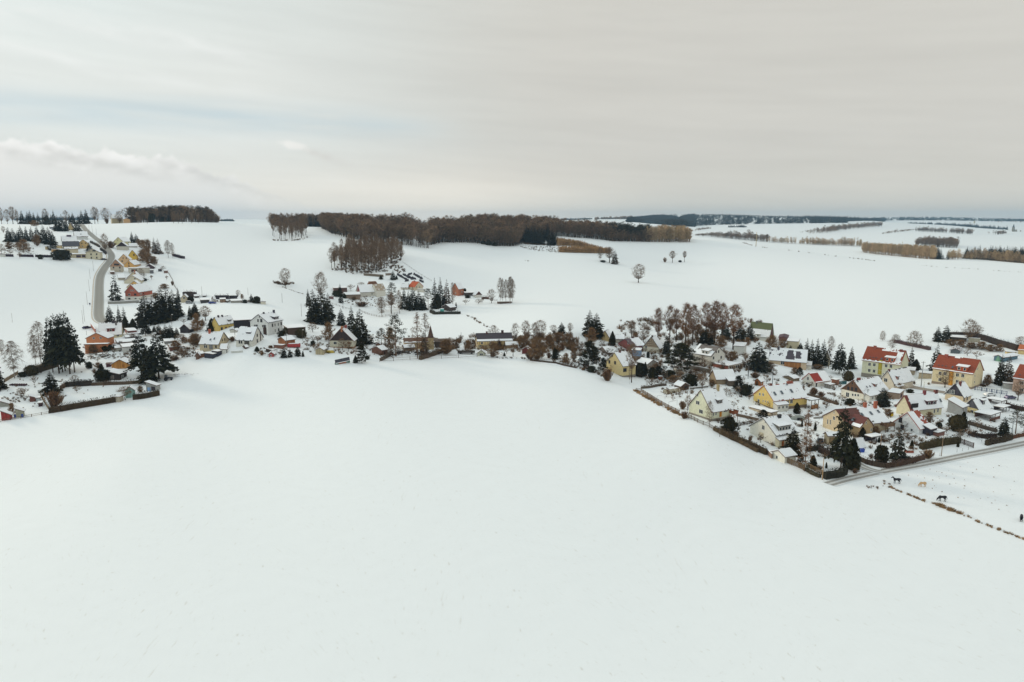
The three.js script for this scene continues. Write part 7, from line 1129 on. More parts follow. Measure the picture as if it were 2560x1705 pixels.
use(180, 760, 0.1658);
H({ label: 'orange house with snowy roof and two small square windows', c: [543, 640], lx: 225, rx: 640, th: -4, ev: 515, rd: 440, col: '#dd8440', rc: '#7a5a4c', win: [['g', 328, 514, 0.9, 0.9], ['g', 433, 511, 0.9, 0.9]] });
H({ n: 'garage', cat: 'garage', label: 'orange lean roofed garage in front of the orange house', c: [545, 712], lx: 200, rx: 575, th: -2, ev: 605, col: '#d67c38' });
H({ label: 'pale yellow house with a large snowy roof and dark red gablet', c: [752, 495], lx: 418, rx: 778, th: 3, g: 'R', ev: 440, rd: 272, col: '#dcd6a4', rc: '#5a4a48', ch: [[628, 285, 1.2, 0.9, '#4a4048'], [668, 300, 0.8, 0.9, '#6a6664']], dor: [[588, 425, 3.4, 1.9, '#6e2c2c', 1]], win: [['l', 690, 470, 1, 1.2]] });
H({ n: 'garage', cat: 'garage', label: 'greyish garage with thick snow roof third in the row', c: [690, 640], lx: 660, rx: 985, th: 64, ev: 585, rd: 545, col: '#9a8c88' });
H({ n: 'garage', cat: 'garage', label: 'white garage with dark door in front of the garage row', c: [775, 748], lx: 740, rx: 955, th: 64, ev: 655, rd: 630, col: '#d4d6d4', win: [['l', 876, 692, 0.7, 1.0, 'd']] });
H({ n: 'garden_shed', cat: 'shed', label: 'low white roofed shed beside the white garage', c: [655, 720], lx: 632, rx: 738, th: 64, ev: 672, col: '#b9b4a8' });
H({ n: 'garage', cat: 'garage', label: 'flat blue walled garage at the back of the row', c: [845, 482], lx: 830, rx: 1040, th: 64, ev: 462, rd: 440, col: '#4a5a90' });
H({ n: 'garage', cat: 'garage', label: 'flat dark blue garage second in the row', c: [812, 545], lx: 795, rx: 1005, th: 64, ev: 508, rd: 485, col: '#3c3c62' });
H({ n: 'cabin', cat: 'cabin', label: 'orange timber cabin with snowy gable roof', c: [858, 968], lx: 600, rx: 928, th: -8, ev: 905, rd: 842, col: '#c58a44', wood: 1, win: [['g', 775, 930, 0.9, 1.1, '#a56a2c']] });
H({ n: 'garden_shed', cat: 'shed', label: 'dark red little shed beside the orange timber cabin', c: [590, 945], lx: 518, rx: 602, th: -15, ev: 902, col: '#5a2c34', snow: 0 });
H({ n: 'cottage', cat: 'cottage', label: 'dark brown flat roofed cottage with white framed window', c: [715, 1152], lx: 520, rx: 832, th: 28, ev: 1060, rd: 1015, mono: 1, col: '#3a2a24', win: [['l', 762, 1098, 1.1, 1.4], ['g', 600, 1100, 2, 1.6, '#8a8078']], ch: [] });
H({ n: 'garden_hut', cat: 'hut', label: 'turquoise garden hut behind the gnarled fruit tree', c: [942, 1405], lx: 808, rx: 960, th: -15, ev: 1295, rd: 1250, col: '#8fb8b0', wood: 1 });
H({ n: 'garden_hut', cat: 'hut', label: 'hut with blue door and dark slats under a snowy roof', c: [1275, 1315], lx: 1122, rx: 1335, th: 18, ev: 1232, rd: 1180, mono: 1, col: '#a8a8a4', win: [['g', 1160, 1285, 1.5, 1.5, '#8fb0d8'], ['g', 1225, 1275, 1.7, 1.6, '#3a3038']] });
hedge([[925, 1440], [1060, 1425], [1200, 1400], [1325, 1372]], 2.0, 1.6, [0.058, 0.042, 0.026], 'short dark hedge in front of the slatted hut');
hedge([[0, 1240], [150, 1235], [300, 1225]], 1.9, 1.4, [0.045, 0.036, 0.03], 'dark hedge across the upper lawn');
hedge([[300, 1230], [480, 1222], [700, 1215], [900, 1205], [1040, 1195]], 1.3, 0.9, [0.12, 0.085, 0.06], 'twiggy brown hedge in front of the dark cottage', { ragged: 0.8 });
t('stalk', 1050, 1085, 448, 430, 'huge dark spruce nearer the cabin, one of two over the gardens');
t('stalk', 1312, 1125, 448, 520, 'huge dark spruce nearer the field, one of two over the gardens');
t('spruce', 1150, 1172, 795, 310, 'smaller dark spruce at the foot of the two huge ones');
t('block', 478, 1150, 990, 250, 'broad dark thuja base beside the brown cottage');
t('thuja', 460, 1150, 895, 130, 'dark thuja spire beside the brown cottage');
t('fruit', 800, 1448, 1215, 290, 'gnarled fruit tree before the turquoise hut');
t('brown', 1030, 1330, 1220, 130, 'brown bush between the two small huts');
t('bush', 525, 700, 605, 240, 'dark bush before the orange lean roofed garage');
t('brown', 330, 740, 600, 260, 'brown bushes before the orange lean roofed garage');
t('bush', 265, 965, 865, 110, 'dark yew under the big spruce clump');
t('brown', 395, 965, 865, 150, 'brown rounded bush beside the dark yew');
t('shrub', 345, 1045, 960, 90, 'small brown shrub on the upper lawn');
t('redshrub', 1540, 850, 770, 150, 'brown brush at the field side of the huge spruces');
t('fruit', 1665, 805, 650, 200, 'red brown bare bush tree in the field side gardens');
t('brown', 1560, 690, 530, 260, 'brown thicket in the field side gardens');
t('brown', 1860, 640, 400, 300, 'wide brown thicket beside the low dark outbuilding');
t('spruce', 575, 268, 8, 140, 'slender black spruce first on the road bend');
t('slim', 712, 268, 8, 90, 'slender black spruce second on the road bend');
t('slim', 795, 330, 35, 120, 'slender black spruce third on the road bend');
t('cone', 810, 395, 180, 150, 'dark conifer mass behind the large snowy roof');
t('cone', 925, 390, 215, 160, 'second dark conifer mass behind the large snowy roof');
t('fir', 1060, 350, 200, 180, 'blue grey conifer at the foot of the great clump');
for (const [x, yb, yt, w, l] of [[1160, 440, 330, 90, 'small dark conifer first along the lower road'], [1240, 420, 325, 80, 'small dark conifer second along the lower road'], [1315, 460, 298, 120, 'small dark conifer third along the lower road'], [1420, 530, 305, 190, 'larger dark conifer fourth along the lower road'], [1490, 520, 302, 190, 'larger dark conifer fifth along the lower road'], [1580, 470, 350, 90, 'small dark conifer last along the lower road']]) t('spruce', x, yb, yt, w, l);
t('darkpine', 1110, 480, 305, 170, 'low dark pine at the start of the lower road conifers');
H({ n: 'garden_shed', cat: 'shed', label: 'reddish shed behind the blue walled garage', c: [850, 470], lx: 800, rx: 980, th: 64, ev: 412, rd: 395, col: '#8a4034' });
H({ n: 'garden_shed', cat: 'shed', label: 'small snowy roofed shed behind the huge spruces', c: [1400, 610], lx: 1372, rx: 1545, th: 64, ev: 570, rd: 535, col: '#8a8a88' });
H({ n: 'garden_shed', cat: 'shed', label: 'red walled shed with snow at the field side gardens', c: [1480, 715], lx: 1455, rx: 1615, th: 64, ev: 655, rd: 615, col: '#8d5048' });
H({ n: 'garden_hut', cat: 'hut', label: 'tiny brown hut at the field side gardens', c: [1920, 830], lx: 1870, rx: 1935, th: 8, ev: 765, rd: 735, col: '#7a5540' });
simple('swing_frame', 'swing', 1910, 700, 'white swing frame with orange seat beside the thicket', (G) => { const m = new MB(); for (const x of [-1.6, 1.6]) { m.tube([x, 0, -0.8], [x, 2.4, 0], 0.06, 0.06, undefined, 5); m.tube([x, 0, 0.8], [x, 2.4, 0], 0.06, 0.06, undefined, 5); } m.tube([-1.6, 2.4, 0], [1.6, 2.4, 0], 0.06, 0.06, undefined, 5); m.build('frame', mat('#e0e0dc', 0.5), G); new MB().box(-0.6, 0.6, 0.5, 0.58, -0.2, 0.2).build('seat', mat('#c06a30'), G); }, 0.3);
car(222, 370, 20, '#2c2a4a', 'dark car parked by the road at the hill foot');
stoneWall([[290, 345], [330, 395], [355, 430]], 2.0, 0.4, '#b05a40', 'curved brick red wall at the road bend', true);
simple('covered_table', 'table', 470, 790, 'dark garden table under a thick snow cap', (G) => { new MB().box(-2.2, 2.2, 1.0, 1.12, -1, 1).build('top', woodM('#3a3430'), G); for (const x of [-1.9, 1.9]) for (const z of [-0.8, 0.8]) new MB().box(x - 0.06, x + 0.06, -0.2, 0.997, z - 0.06, z + 0.06).build('leg', woodM('#3a3430'), G); new MB().box(-2.15, 2.15, 1.123, 1.45, -0.95, 0.95).build('snow_cover', snowM, G); }, 0.3);
simple('snow_heap', 'heap', 1690, 1075, 'heap of branches and snow lying out on the field', (G) => { const m = new MB(), r = rngOf(8); for (let i = 0; i < 26; i++) { const x = (r() - 0.5) * 9, a = r() * 3; m.tube([x, 0.1, (r() - 0.5) * 2], [x + Math.cos(a) * 2, 0.3 + r() * 0.9, Math.sin(a) * 1.5], 0.06, 0.03, undefined, 4); } m.build('branch', mat('#4a4640'), G); const s = new THREE.SphereGeometry(1, 12, 8); s.scale(4, 0.7, 1.2); mesh('snow_cover', s, snowM, G); });
simple('tractor', 'tractor', 1455, 1150, 'dark little tractor standing at the field edge', (G) => { new MB().box(-0.4, 1.6, 0.7, 1.3, -0.4, 0.4).build('bonnet', mat('#2c2e38', 0.5), G); new MB().box(-1.3, -0.3, 0.7, 2.2, -0.6, 0.6).build('cab', mat('#3c4048', 0.4), G); for (const z of [-0.75, 0.75]) { const w = mesh('wheel', new THREE.CylinderGeometry(0.75, 0.75, 0.4, 16).rotateX(Math.PI / 2), mat('#17171c'), G); w.position.set(-0.9, 0.75, z); const v = mesh('wheel', new THREE.CylinderGeometry(0.42, 0.42, 0.3, 14).rotateX(Math.PI / 2), mat('#17171c'), G); v.position.set(1.2, 0.42, z * 0.9); } }, 0.3);
pole(220, 470, 400, 'short pole before the orange house', { r: 0.08 });
pole(1507, 335, 165, 'street lamp on the lower road with a pale head', { name: 'street_lamp', cat: 'street lamp', r: 0.08, lamp: 0.6 });
scatter('undergrowth', 'twigs', [[1380, 800], [1920, 800], [1900, 640], [1450, 700]], 60, 0.8, 'brown scrub at the field side gardens', 'brush');
scatter('undergrowth', 'twigs', [[220, 840], [900, 820], [880, 740], [640, 760], [260, 760]], 60, 0.7, 'brown scrub before the orange house', 'brush');

use(0, 740, 0.2041);
for (const [x, yb, yt, w, l] of [[725, 948, 205, 300, 'towering spruce nearest the birches in the big clump'], [800, 918, 195, 260, 'towering spruce at the back of the big clump'], [858, 955, 172, 300, 'tallest towering spruce with pale trunk in the big clump'], [768, 932, 215, 260, 'towering spruce in the heart of the big clump'], [915, 935, 320, 290, 'towering spruce nearest the orange house in the big clump'], [650, 935, 240, 220, 'towering spruce at the open side of the big clump']]) t('stalk', x, yb, yt, w, l);
t('spruce', 632, 1195, 918, 230, 'bushy spruce standing on the snowy lawn');
t('redshrub', 655, 1365, 1135, 230, 'fan shaped brown willow bush at the hedge end');
t('pale', 735, 1310, 1165, 120, 'pale straw coloured bush beside the brown willow');
t('birch', 182, 1008, 548, 310, 'tall birch at the field fence');
t('birch', 505, 870, 305, 270, 'taller birch beside the big spruce clump');
t('birch', 440, 845, 480, 190, 'slender birch behind the taller birch');
t('spruce', -20, 1140, 735, 190, 'dark spruce cut by the picture edge');
t('birch', 20, 720, 530, 150, 'pale bare tree at the picture edge behind the dark spruce');
hedge([[330, 968], [450, 940], [560, 905], [700, 862]], 3.2, 2.4, [0.085, 0.062, 0.036], 'tall brown hedge running down from the field', { ragged: 0.4, dens: 16 });
t('olive', 388, 970, 842, 160, 'olive brown bush in front of the tall hedge');
t('bush', 278, 988, 925, 110, 'dark bush at the end of the tall hedge');
fence([[55, 1062], [140, 1010], [225, 960]], 1.6, '#9a8468', 'pale wooden fence along the field at the birches', { slat: 0.2 });
t('fruit', 427, 1098, 960, 100, 'thin fruit tree before the olive brown bush');
t('fruit', 256, 1250, 1108, 120, 'fruit tree on the lower lawn by the sheds');
t('fruit', 292, 1228, 1118, 150, 'second fruit tree on the lower lawn by the sheds');
t('fruit', 916, 1048, 960, 140, 'low bare fruit tree under the big spruces');
t('fruit', 944, 1188, 1088, 120, 'small fruit tree before the upper lawn hedge');
hedge([[600, 1432], [740, 1412], [900, 1382], [1080, 1352], [1250, 1325], [1432, 1292]], 2.1, 1.9, [0.060, 0.040, 0.024], 'long dark clipped hedge along the big field');
hedge([[800, 1112], [900, 1105], [1000, 1100], [1125, 1090]], 2.0, 1.3, [0.05, 0.038, 0.03], 'dark clipped hedge across the middle lawn');
hedge([[740, 1142], [775, 1130], [815, 1100]], 1.6, 1.0, [0.12, 0.075, 0.05], 'reddish brown hedge end by the bushy spruce', { ragged: 0.5 });
fence([[500, 1230], [545, 1310], [600, 1395]], 1.4, '#a89070', 'pale fence running down to the hedge end', { slat: 0.22 });
H({ n: 'garden_shed', cat: 'shed', label: 'large flat snowy shed cut by the picture edge', c: [130, 1352], lx: -30, rx: 148, th: -16, ev: 1335, rd: 1280, mono: 1, col: '#9a9890' });
H({ n: 'garden_shed', cat: 'shed', label: 'red walled shed under snow at the field edge', c: [138, 1515], lx: 20, rx: 152, th: -18, ev: 1455, rd: 1412, mono: 1, col: '#a03a34', wood: 1 });
H({ n: 'garden_shed', cat: 'shed', label: 'grey olive shed between two blue barrels', c: [292, 1482], lx: 198, rx: 304, th: -18, ev: 1412, rd: 1385, mono: 1, col: '#a6a48c' });
H({ n: 'garden_shed', cat: 'shed', label: 'dark open shed with brown side behind the lower lawn', c: [438, 1292], lx: 368, rx: 448, th: -16, ev: 1245, rd: 1228, mono: 1, col: '#7a4438' });
H({ n: 'garden_shed', cat: 'shed', label: 'small dark crate shed beside the pale fence', c: [518, 1352], lx: 480, rx: 528, th: -16, ev: 1312, col: '#4a2f38' });
H({ n: 'garden_shed', cat: 'shed', label: 'pale greenhouse like shed beside the dark open shed', c: [490, 1292], lx: 448, rx: 502, th: -16, ev: 1250, col: '#b4bcc0' });
for (const [x, y, l] of [[190, 1490, 'blue barrel nearer the red shed'], [276, 1482, 'blue barrel in front of the grey olive shed']]) simple('barrel', 'barrel', x, y, l, (G) => { mesh('body', new THREE.CylinderGeometry(0.42, 0.42, 1.1, 14).translate(0, 0.55, 0), mat('#2c4c98', 0.5), G); mesh('lid', new THREE.CylinderGeometry(0.44, 0.44, 0.08, 14).translate(0, 1.14, 0), mat('#24407e', 0.5), G); });
H({ n: 'garden_shed', cat: 'shed', label: 'low snow covered table shed at the hedge gap', c: [1470, 1302], lx: 1392, rx: 1518, th: 8, ev: 1238, col: '#b4a894' });
t('brown', 150, 1450, 1290, 110, 'thin brown stems behind the red shed');
fence([[0, 1545], [130, 1520], [260, 1500], [390, 1478], [510, 1455], [600, 1440]], 0.9, '#7a6a58', 'sparse post fence along the big field by the sheds', { slat: 0, step: 8 });
simple('log_row', 'pile', 230, 1095, 'row of purple brown logs lying on the snowy lawn', (G) => { const m = new MB(); for (let i = 0; i < 7; i++) m.tube([-3 + i * 0.95, 0.3, -0.8], [-3 + i * 0.95, 0.35, 0.8], 0.4, 0.4, undefined, 7); m.build('log', woodM('#5a3c42'), G); });
scatter('undergrowth', 'twigs', [[0, 1300], [350, 1300], [520, 1230], [480, 1200], [0, 1240]], 34, 0.7, 'dark clutter of scrub around the field edge sheds', 'brush');
pole(153, 322, 208, 'thin pole alone in the pale upper field', { r: 0.08, col: '#9a968e' });

// the row of coloured houses climbing the road
use(180, 620, 0.1403);
H({ label: 'brick red gabled house with white base and pale roof', c: [1190, 935], lx: 958, rx: 1440, th: 2, ev: 785, rd: 657, col: '#b9522f', lo: '#e2ddd2', loh: 2.6, rc: '#8a8480', ch: [[1072, 655, 0.6, 0.5, '#8a4030']], win: [['g', 1055, 757, 0.9, 0.9], ['g', 1092, 757, 0.9, 0.9], ['g', 1022, 830, 1.4, 1.2], ['g', 1127, 828, 1.4, 1.2, 'd'], ['g', 1022, 902, 1.3, 0.9, 'd'], ['g', 1135, 900, 1.3, 0.9], ['l', 1215, 822, 0.7, 1.2], ['l', 1240, 820, 0.7, 1.2]] });
H({ label: 'amber yellow gabled house just behind the brick red one', c: [1252, 745], lx: 983, rx: 1290, th: -16, ev: 690, rd: 588, col: '#eab440', rc: '#6a5a54', win: [['g', 1115, 600, 0.5, 0.6, 'n'], ['g', 1172, 662, 1.2, 1.0]] });
H({ label: 'pale gabled house with brown trim above the amber yellow one', c: [1232, 640], lx: 935, rx: 1295, th: -16, ev: 580, rd: 492, col: '#d9cfb2', rc: '#7a5a4c', win: [['g', 1120, 545, 1.0, 1.0]] });
H({ label: 'cream gabled house with orange chimney below the long flat garage', c: [1228, 560], lx: 982, rx: 1270, th: -16, ev: 530, rd: 428, col: '#e2d3aa', rc: '#7a5a4c', ch: [[1080, 470, 1.1, 1.3, '#c0703c']] });
H({ label: 'pinkish brown gabled house with four attic windows beside the road', c: [905, 435], lx: 688, rx: 925, th: -16, ev: 315, rd: 208, col: '#c9bda8', gc: '#b58d72', gh: 4.6, rc: '#5c4a48', win: [['g', 760, 292, 0.8, 1.2, 'd'], ['g', 782, 293, 0.8, 1.2, 'd'], ['g', 806, 294, 0.8, 1.2, 'd'], ['g', 830, 295, 0.8, 1.2, 'd'], ['g', 740, 348, 0.8, 1.2, 'd'], ['g', 852, 348, 0.8, 1.2, 'd'], ['g', 855, 405, 0.8, 1.0]] });
H({ label: 'amber gabled house with dark windows beside the flat garage', c: [1108, 355], lx: 930, rx: 1230, th: -6, ev: 300, rd: 226, col: '#e6ac48', rc: '#8a6a5a', win: [['g', 1012, 275, 0.7, 1.3, 'd'], ['g', 1015, 322, 1.0, 0.9, 'd']] });
H({ label: 'peach gabled house between the pinkish and bright yellow houses', c: [1035, 315], lx: 838, rx: 1075, th: -12, ev: 205, rd: 112, col: '#e3b67c', rc: '#8a7468', win: [['g', 910, 180, 0.6, 1.0, 'd'], ['g', 967, 180, 0.6, 1.0, 'd'], ['g', 893, 235, 0.8, 1.2, 'd']] });
H({ label: 'bright lemon yellow gabled house in the brown thicket', c: [1168, 225], lx: 1010, rx: 1185, th: -14, ev: 135, rd: 40, col: '#f0c414', rc: '#6a6058', win: [['g', 1102, 122, 0.9, 1.4, 'd']] });
H({ n: 'garage', cat: 'garage', label: 'long flat roofed white garage below the amber house', c: [1022, 455], lx: 1008, rx: 1392, th: 64, ev: 362, col: '#cfc9ba', rc: '#6a5448', win: [['l', 1110, 405, 4, 2.2, '#5a4238']] });
H({ n: 'chalet', cat: 'cabin', label: 'dark brown chalet with snowy gable at the upper gardens', c: [1465, 370], lx: 1305, rx: 1480, th: -20, ev: 335, rd: 288, col: '#4c3036' });
H({ n: 'garden_shed', cat: 'shed', label: 'greyish blue shed below the dark chalet', c: [1450, 455], lx: 1392, rx: 1458, th: -18, ev: 398, col: '#74747c' });
H({ n: 'garden_shed', cat: 'shed', label: 'small dark cube shed in the upper gardens', c: [1595, 418], lx: 1538, rx: 1602, th: -18, ev: 378, col: '#4a444c', snow: 0 });
H({ n: 'garden_shed', cat: 'shed', label: 'brown shed at the end of the upper gardens', c: [1705, 448], lx: 1638, rx: 1712, th: -18, ev: 408, col: '#8a6658' });
H({ n: 'garage', cat: 'garage', label: 'flat snow covered garage beside the loose spruce', c: [830, 575], lx: 818, rx: 952, th: 64, ev: 535, rd: 470, mono: 1, col: '#b4aa98' });
H({ n: 'garage', cat: 'garage', label: 'low brown garage with snow in front of the pinkish house', c: [690, 470], lx: 680, rx: 762, th: 64, ev: 430, rd: 412, mono: 1, col: '#7d6254' });
H({ label: 'small beige gabled house beyond the great conifer clump', c: [2065, 965], lx: 1945, rx: 2085, th: -18, ev: 895, rd: 832, col: '#d8c6a2', rc: '#6a5a50', win: [['g', 1998, 890, 1.2, 1.0]] });
stoneWall([[640, 998], [800, 995], [1000, 985], [1195, 972]], 1.6, 0.5, '#96948e', 'long grey retaining wall with snow below the brick red house');
t('loose', 778, 935, 438, 280, 'loose spruce hiding the gap before the brick red house');
t('spruce', 1320, 1335, 788, 370, 'dark spruce at the road end of the great conifer clump');
t('spruce', 1450, 1345, 858, 370, 'lower dark spruce within the great conifer clump');
t('spruce', 1600, 1325, 675, 390, 'broad dark conifer at the top of the great clump');
t('spruce', 1705, 1300, 672, 370, 'tall dark spruce at the top of the great clump');
t('spruce', 1815, 1240, 735, 330, 'dark spruce at the field side of the great clump');
t('spruce', 1910, 1210, 890, 190, 'lowest spruce at the field side of the great clump');
t('brown', 1480, 900, 775, 170, 'brown bare crown among the great conifers');
t('brown', 1640, 720, 625, 220, 'brown shrubs behind the great conifers');
t('fir', 1215, 1320, 1090, 130, 'grey green fir leaning out of the great clump');
t('slim', 1898, 960, 700, 110, 'thin spruce beside the small beige gabled house');
t('spruce', 2105, 1210, 1025, 90, 'small spruce first beyond the great clump');
t('spruce', 2195, 1215, 968, 170, 'larger spruce second beyond the great clump');
fence([[1720, 455], [1790, 570], [1830, 690], [1900, 790]], 1.2, '#8a8078', 'thin fence down the edge of the upper gardens', { slat: 0, step: 4 });
for (const [x, yb, yt, w, l] of [[1620, 400, 308, 110, 'small garden tree above the brown upper shed'], [1420, 565, 470, 90, 'small garden tree below the greyish blue shed'], [1290, 520, 440, 80, 'dark small tree below the flat white garage'], [1690, 570, 480, 80, 'little tree by the thin fence'], [1235, 520, 340, 150, 'bare tree before the flat white garage']]) t('fruit', x, yb, yt, w, l);
t('bush', 1290, 585, 535, 120, 'dark hedge bush behind the pale gabled house');
t('redshrub', 1790, 665, 570, 60, 'brown shrub on the thin fence');
for (const [x, a, b] of [[385, 412, 225], [325, 550, 370], [312, 770, 565], [275, 1010, 775], [225, 1310, 1015], [198, 1350, 1110]]) pole(x, a, b, 'thin wooden pole in the line beside the hill road', { r: 0.09, col: '#8a857c', group: 'thin poles along the hill road' });
simple('post_box', 'sign', 322, 1035, 'small dark sign board on a post beside the hill road', (G) => { new MB().box(-0.05, 0.05, -0.3, 1.6, -0.05, 0.05).build('post', mat('#5a5a60'), G); new MB().box(-0.5, 0.5, 1.0, 2.0, 0.053, 0.1).build('board', mat('#3a3a5a', 0.5), G); });

use(240, 480, 0.1403);
H({ label: 'large pale yellow house with a lower wing at the top of the row', c: [492, 968], lx: 328, rx: 622, th: 18, ev: 885, rd: 808, col: '#e6dca0', rc: '#6a5650', win: [['g', 385, 858, 0.6, 0.8, 'd'], ['l', 578, 905, 1.0, 1.1]] });
H({ label: 'house with steep dark gable below the large pale yellow one', c: [562, 1042], lx: 372, rx: 592, th: -16, ev: 968, rd: 893, col: '#d3cbbb', gc: '#3c3038', rc: '#4a3c44' });
H({ n: 'garage', cat: 'garage', label: 'snowy roofed garage beside the steep dark gable', c: [592, 988], lx: 582, rx: 735, th: 64, ev: 968, rd: 915, col: '#d4d0c6' });
H({ n: 'barn', cat: 'barn', label: 'small orange walled barn on the skyline', c: [612, 545], lx: 488, rx: 622, th: -20, ev: 488, rd: 470, col: '#d8a86c', rc: '#6a5850', snow: 0 });
H({ n: 'barn', cat: 'barn', label: 'dark barn with snowy roof in front of the hilltop wood', c: [578, 468], lx: 570, rx: 728, th: 64, ev: 438, rd: 418, mono: 1, col: '#4a4440' });
t('spruce', 645, 912, 700, 100, 'narrow dark spruce behind the large pale yellow house');
t('spruce', 722, 915, 740, 120, 'wider dark spruce behind the large pale yellow house');
t('redshrub', 265, 995, 850, 190, 'brown hedge bush between the road and the pale yellow house');
for (const [x, yb, yt, w, l] of [[765, 940, 818, 110, 'brown bush beside the wider dark spruce'], [835, 1010, 830, 190, 'brown thicket tree first behind the lemon yellow house'], [925, 1060, 800, 210, 'brown thicket tree second behind the lemon yellow house'], [840, 1250, 1000, 260, 'dense brown thicket beside the lemon yellow house'], [960, 1300, 1085, 290, 'rounded brown thicket at the foot of the row'], [1045, 1290, 1130, 170, 'outermost brown thicket facing the snowfield'], [905, 1170, 950, 240, 'brown thicket in the middle of the upper row']]) t('brown', x, yb, yt, w, l);
t('rusty', 1045, 1090, 798, 120, 'rusty pointed conifer with a white birch stem before it');
t('rusty', 1112, 1100, 820, 180, 'second rusty conifer beside the pale birch');
t('birch', 1292, 1175, 858, 200, 'pale birch at the snowfield side of the rusty conifers');
t('birch', 1372, 1185, 900, 110, 'outer pale birch leaning over the snowfield');
hedge([[1375, 1140], [1450, 1160], [1520, 1180], [1575, 1188]], 2.2, 2.0, [0.05, 0.034, 0.046], 'dark hedge stub pointing into the snowfield', { dens: 12 });
for (const [x, yb, yt, w, l] of [[750, 560, 330, 110, 'small roadside tree first before the hilltop wood'], [850, 540, 310, 110, 'small roadside tree second before the hilltop wood'], [915, 562, 330, 90, 'small roadside tree third before the hilltop wood'], [1385, 558, 330, 120, 'small roadside tree fourth before the hilltop wood'], [1470, 560, 350, 90, 'small roadside tree fifth before the hilltop wood'], [1540, 558, 360, 90, 'small roadside tree sixth before the hilltop wood'], [1705, 558, 400, 90, 'small roadside tree seventh before the hilltop wood'], [1825, 558, 380, 80, 'small roadside tree eighth before the hilltop wood']]) t('tall', x, yb, yt, w, l);
t('block', 990, 500, 380, 120, 'dark round conifer first at the hilltop wood edge');
t('block', 1190, 530, 388, 130, 'dark round conifer second at the hilltop wood edge');
t('spruce', 1285, 462, 370, 56, 'dark slim conifer at the hilltop wood edge');
wood('hilltop_wood', 'bareF', [[560, 500, 285], [800, 505, 250], [1000, 510, 235], [1300, 520, 225], [1700, 535, 262], [2050, 542, 330], [2200, 545, 430]], 330, 70, 'bare wood along the hilltop skyline', { jitter: 0.12 });
wood('hilltop_wood', 'pineF', [[600, 500, 280], [900, 508, 235], [1300, 515, 210], [1500, 525, 215], [1750, 535, 258], [2080, 542, 320]], 190, 60, 'dark pine crowns of the hilltop wood', { jitter: 0.1, fat: 1.2 });

use(0, 480, 0.1403);
for (const [x, yb, yt, w, l] of [[30, 572, 250, 140, 'bare skyline tree at the picture edge'], [135, 562, 280, 120, 'second bare skyline tree from the picture edge'], [232, 562, 232, 180, 'tallest bare skyline tree above the dark conifers'], [312, 550, 300, 100, 'bare skyline tree beside the skyline spruces'], [825, 565, 268, 150, 'bare crown over the middle of the skyline spruces'], [1182, 550, 300, 130, 'bare crown over the end of the skyline spruces'], [1690, 535, 236, 140, 'tall bare tree at the crest of the road'], [1742, 528, 258, 90, 'narrow bare tree at the crest of the road'], [1890, 535, 256, 210, 'spreading bare tree by the skyline house'], [2130, 490, 318, 170, 'bare trees behind the skyline house'], [1880, 1115, 708, 180, 'bare tree at the bend of the hill road'], [60, 730, 600, 100, 'faint bare tree before the skyline at the picture edge']]) t('bare', x, yb, yt, w, l);
for (const [x, yb, yt, w, l] of [[400, 565, 318, 120, 'skyline spruce first of the upper row'], [500, 562, 340, 110, 'skyline spruce second of the upper row'], [545, 558, 318, 100, 'skyline spruce third of the upper row'], [612, 562, 350, 90, 'skyline spruce fourth of the upper row'], [690, 582, 362, 90, 'skyline spruce fifth of the upper row'], [780, 578, 372, 90, 'skyline spruce sixth of the upper row'], [845, 584, 342, 120, 'skyline spruce seventh of the upper row'], [920, 578, 388, 80, 'skyline spruce eighth of the upper row'], [966, 575, 308, 80, 'tall slim skyline spruce ninth of the upper row'], [1030, 695, 400, 160, 'dark spruce first of the dense group above the snow roofs'], [1112, 698, 388, 170, 'dark spruce second of the dense group above the snow roofs'], [1190, 694, 470, 90, 'dark spruce third of the dense group above the snow roofs'], [1300, 530, 358, 120, 'skyline spruce beside the road end'], [1245, 524, 370, 64, 'small skyline spruce near the road end'], [1460, 530, 320, 120, 'skyline spruce pair member at the road crest, lower one'], [1542, 535, 298, 140, 'tallest skyline spruce at the road crest'], [1400, 528, 400, 90, 'low dark skyline conifer at the road crest'], [1382, 700, 498, 160, 'dark spruce in front of the brown roofed hill house']]) t('spruce', x, yb, yt, w, l);
t('redshrub', 1910, 545, 455, 90, 'reddish shrub under the spreading skyline tree');
t('brown', 610, 610, 490, 170, 'brown bush below the skyline spruces');
for (const [x, yb, yt, w, l] of [[160, 890, 620, 160, 'dark conifer first of the hillside belt'], [240, 885, 640, 150, 'dark conifer second of the hillside belt'], [380, 870, 588, 140, 'dark conifer third of the hillside belt'], [478, 870, 600, 110, 'dark conifer fourth of the hillside belt'], [570, 880, 608, 120, 'dark conifer fifth of the hillside belt'], [670, 870, 588, 130, 'dark conifer sixth of the hillside belt'], [785, 910, 580, 200, 'dark conifer seventh of the hillside belt'], [875, 930, 618, 190, 'dark conifer eighth of the hillside belt'], [945, 945, 690, 150, 'dark conifer ninth of the hillside belt'], [320, 890, 680, 130, 'low dark conifer in the hillside belt']]) t('spruce', x, yb, yt, w, l);
t('spruce', 945, 1035, 815, 160, 'dark spruce standing alone before the yellow gabled hill house');
t('spruce', 1595, 1060, 888, 130, 'dark spruce between the yellow gable and the cream hill house');
t('block', 1100, 1205, 1018, 310, 'very broad dark conifer at the lower field edge');
for (const [x, yb, yt, w, l] of [[662, 965, 718, 190, 'round brown tree before the hillside belt'], [430, 1058, 818, 270, 'wide brown tree before the hillside belt'], [170, 1010, 868, 220, 'brown orchard tree before the hillside belt'], [320, 990, 878, 160, 'low brown tree before the hillside belt']]) t('brown', x, yb, yt, w, l);
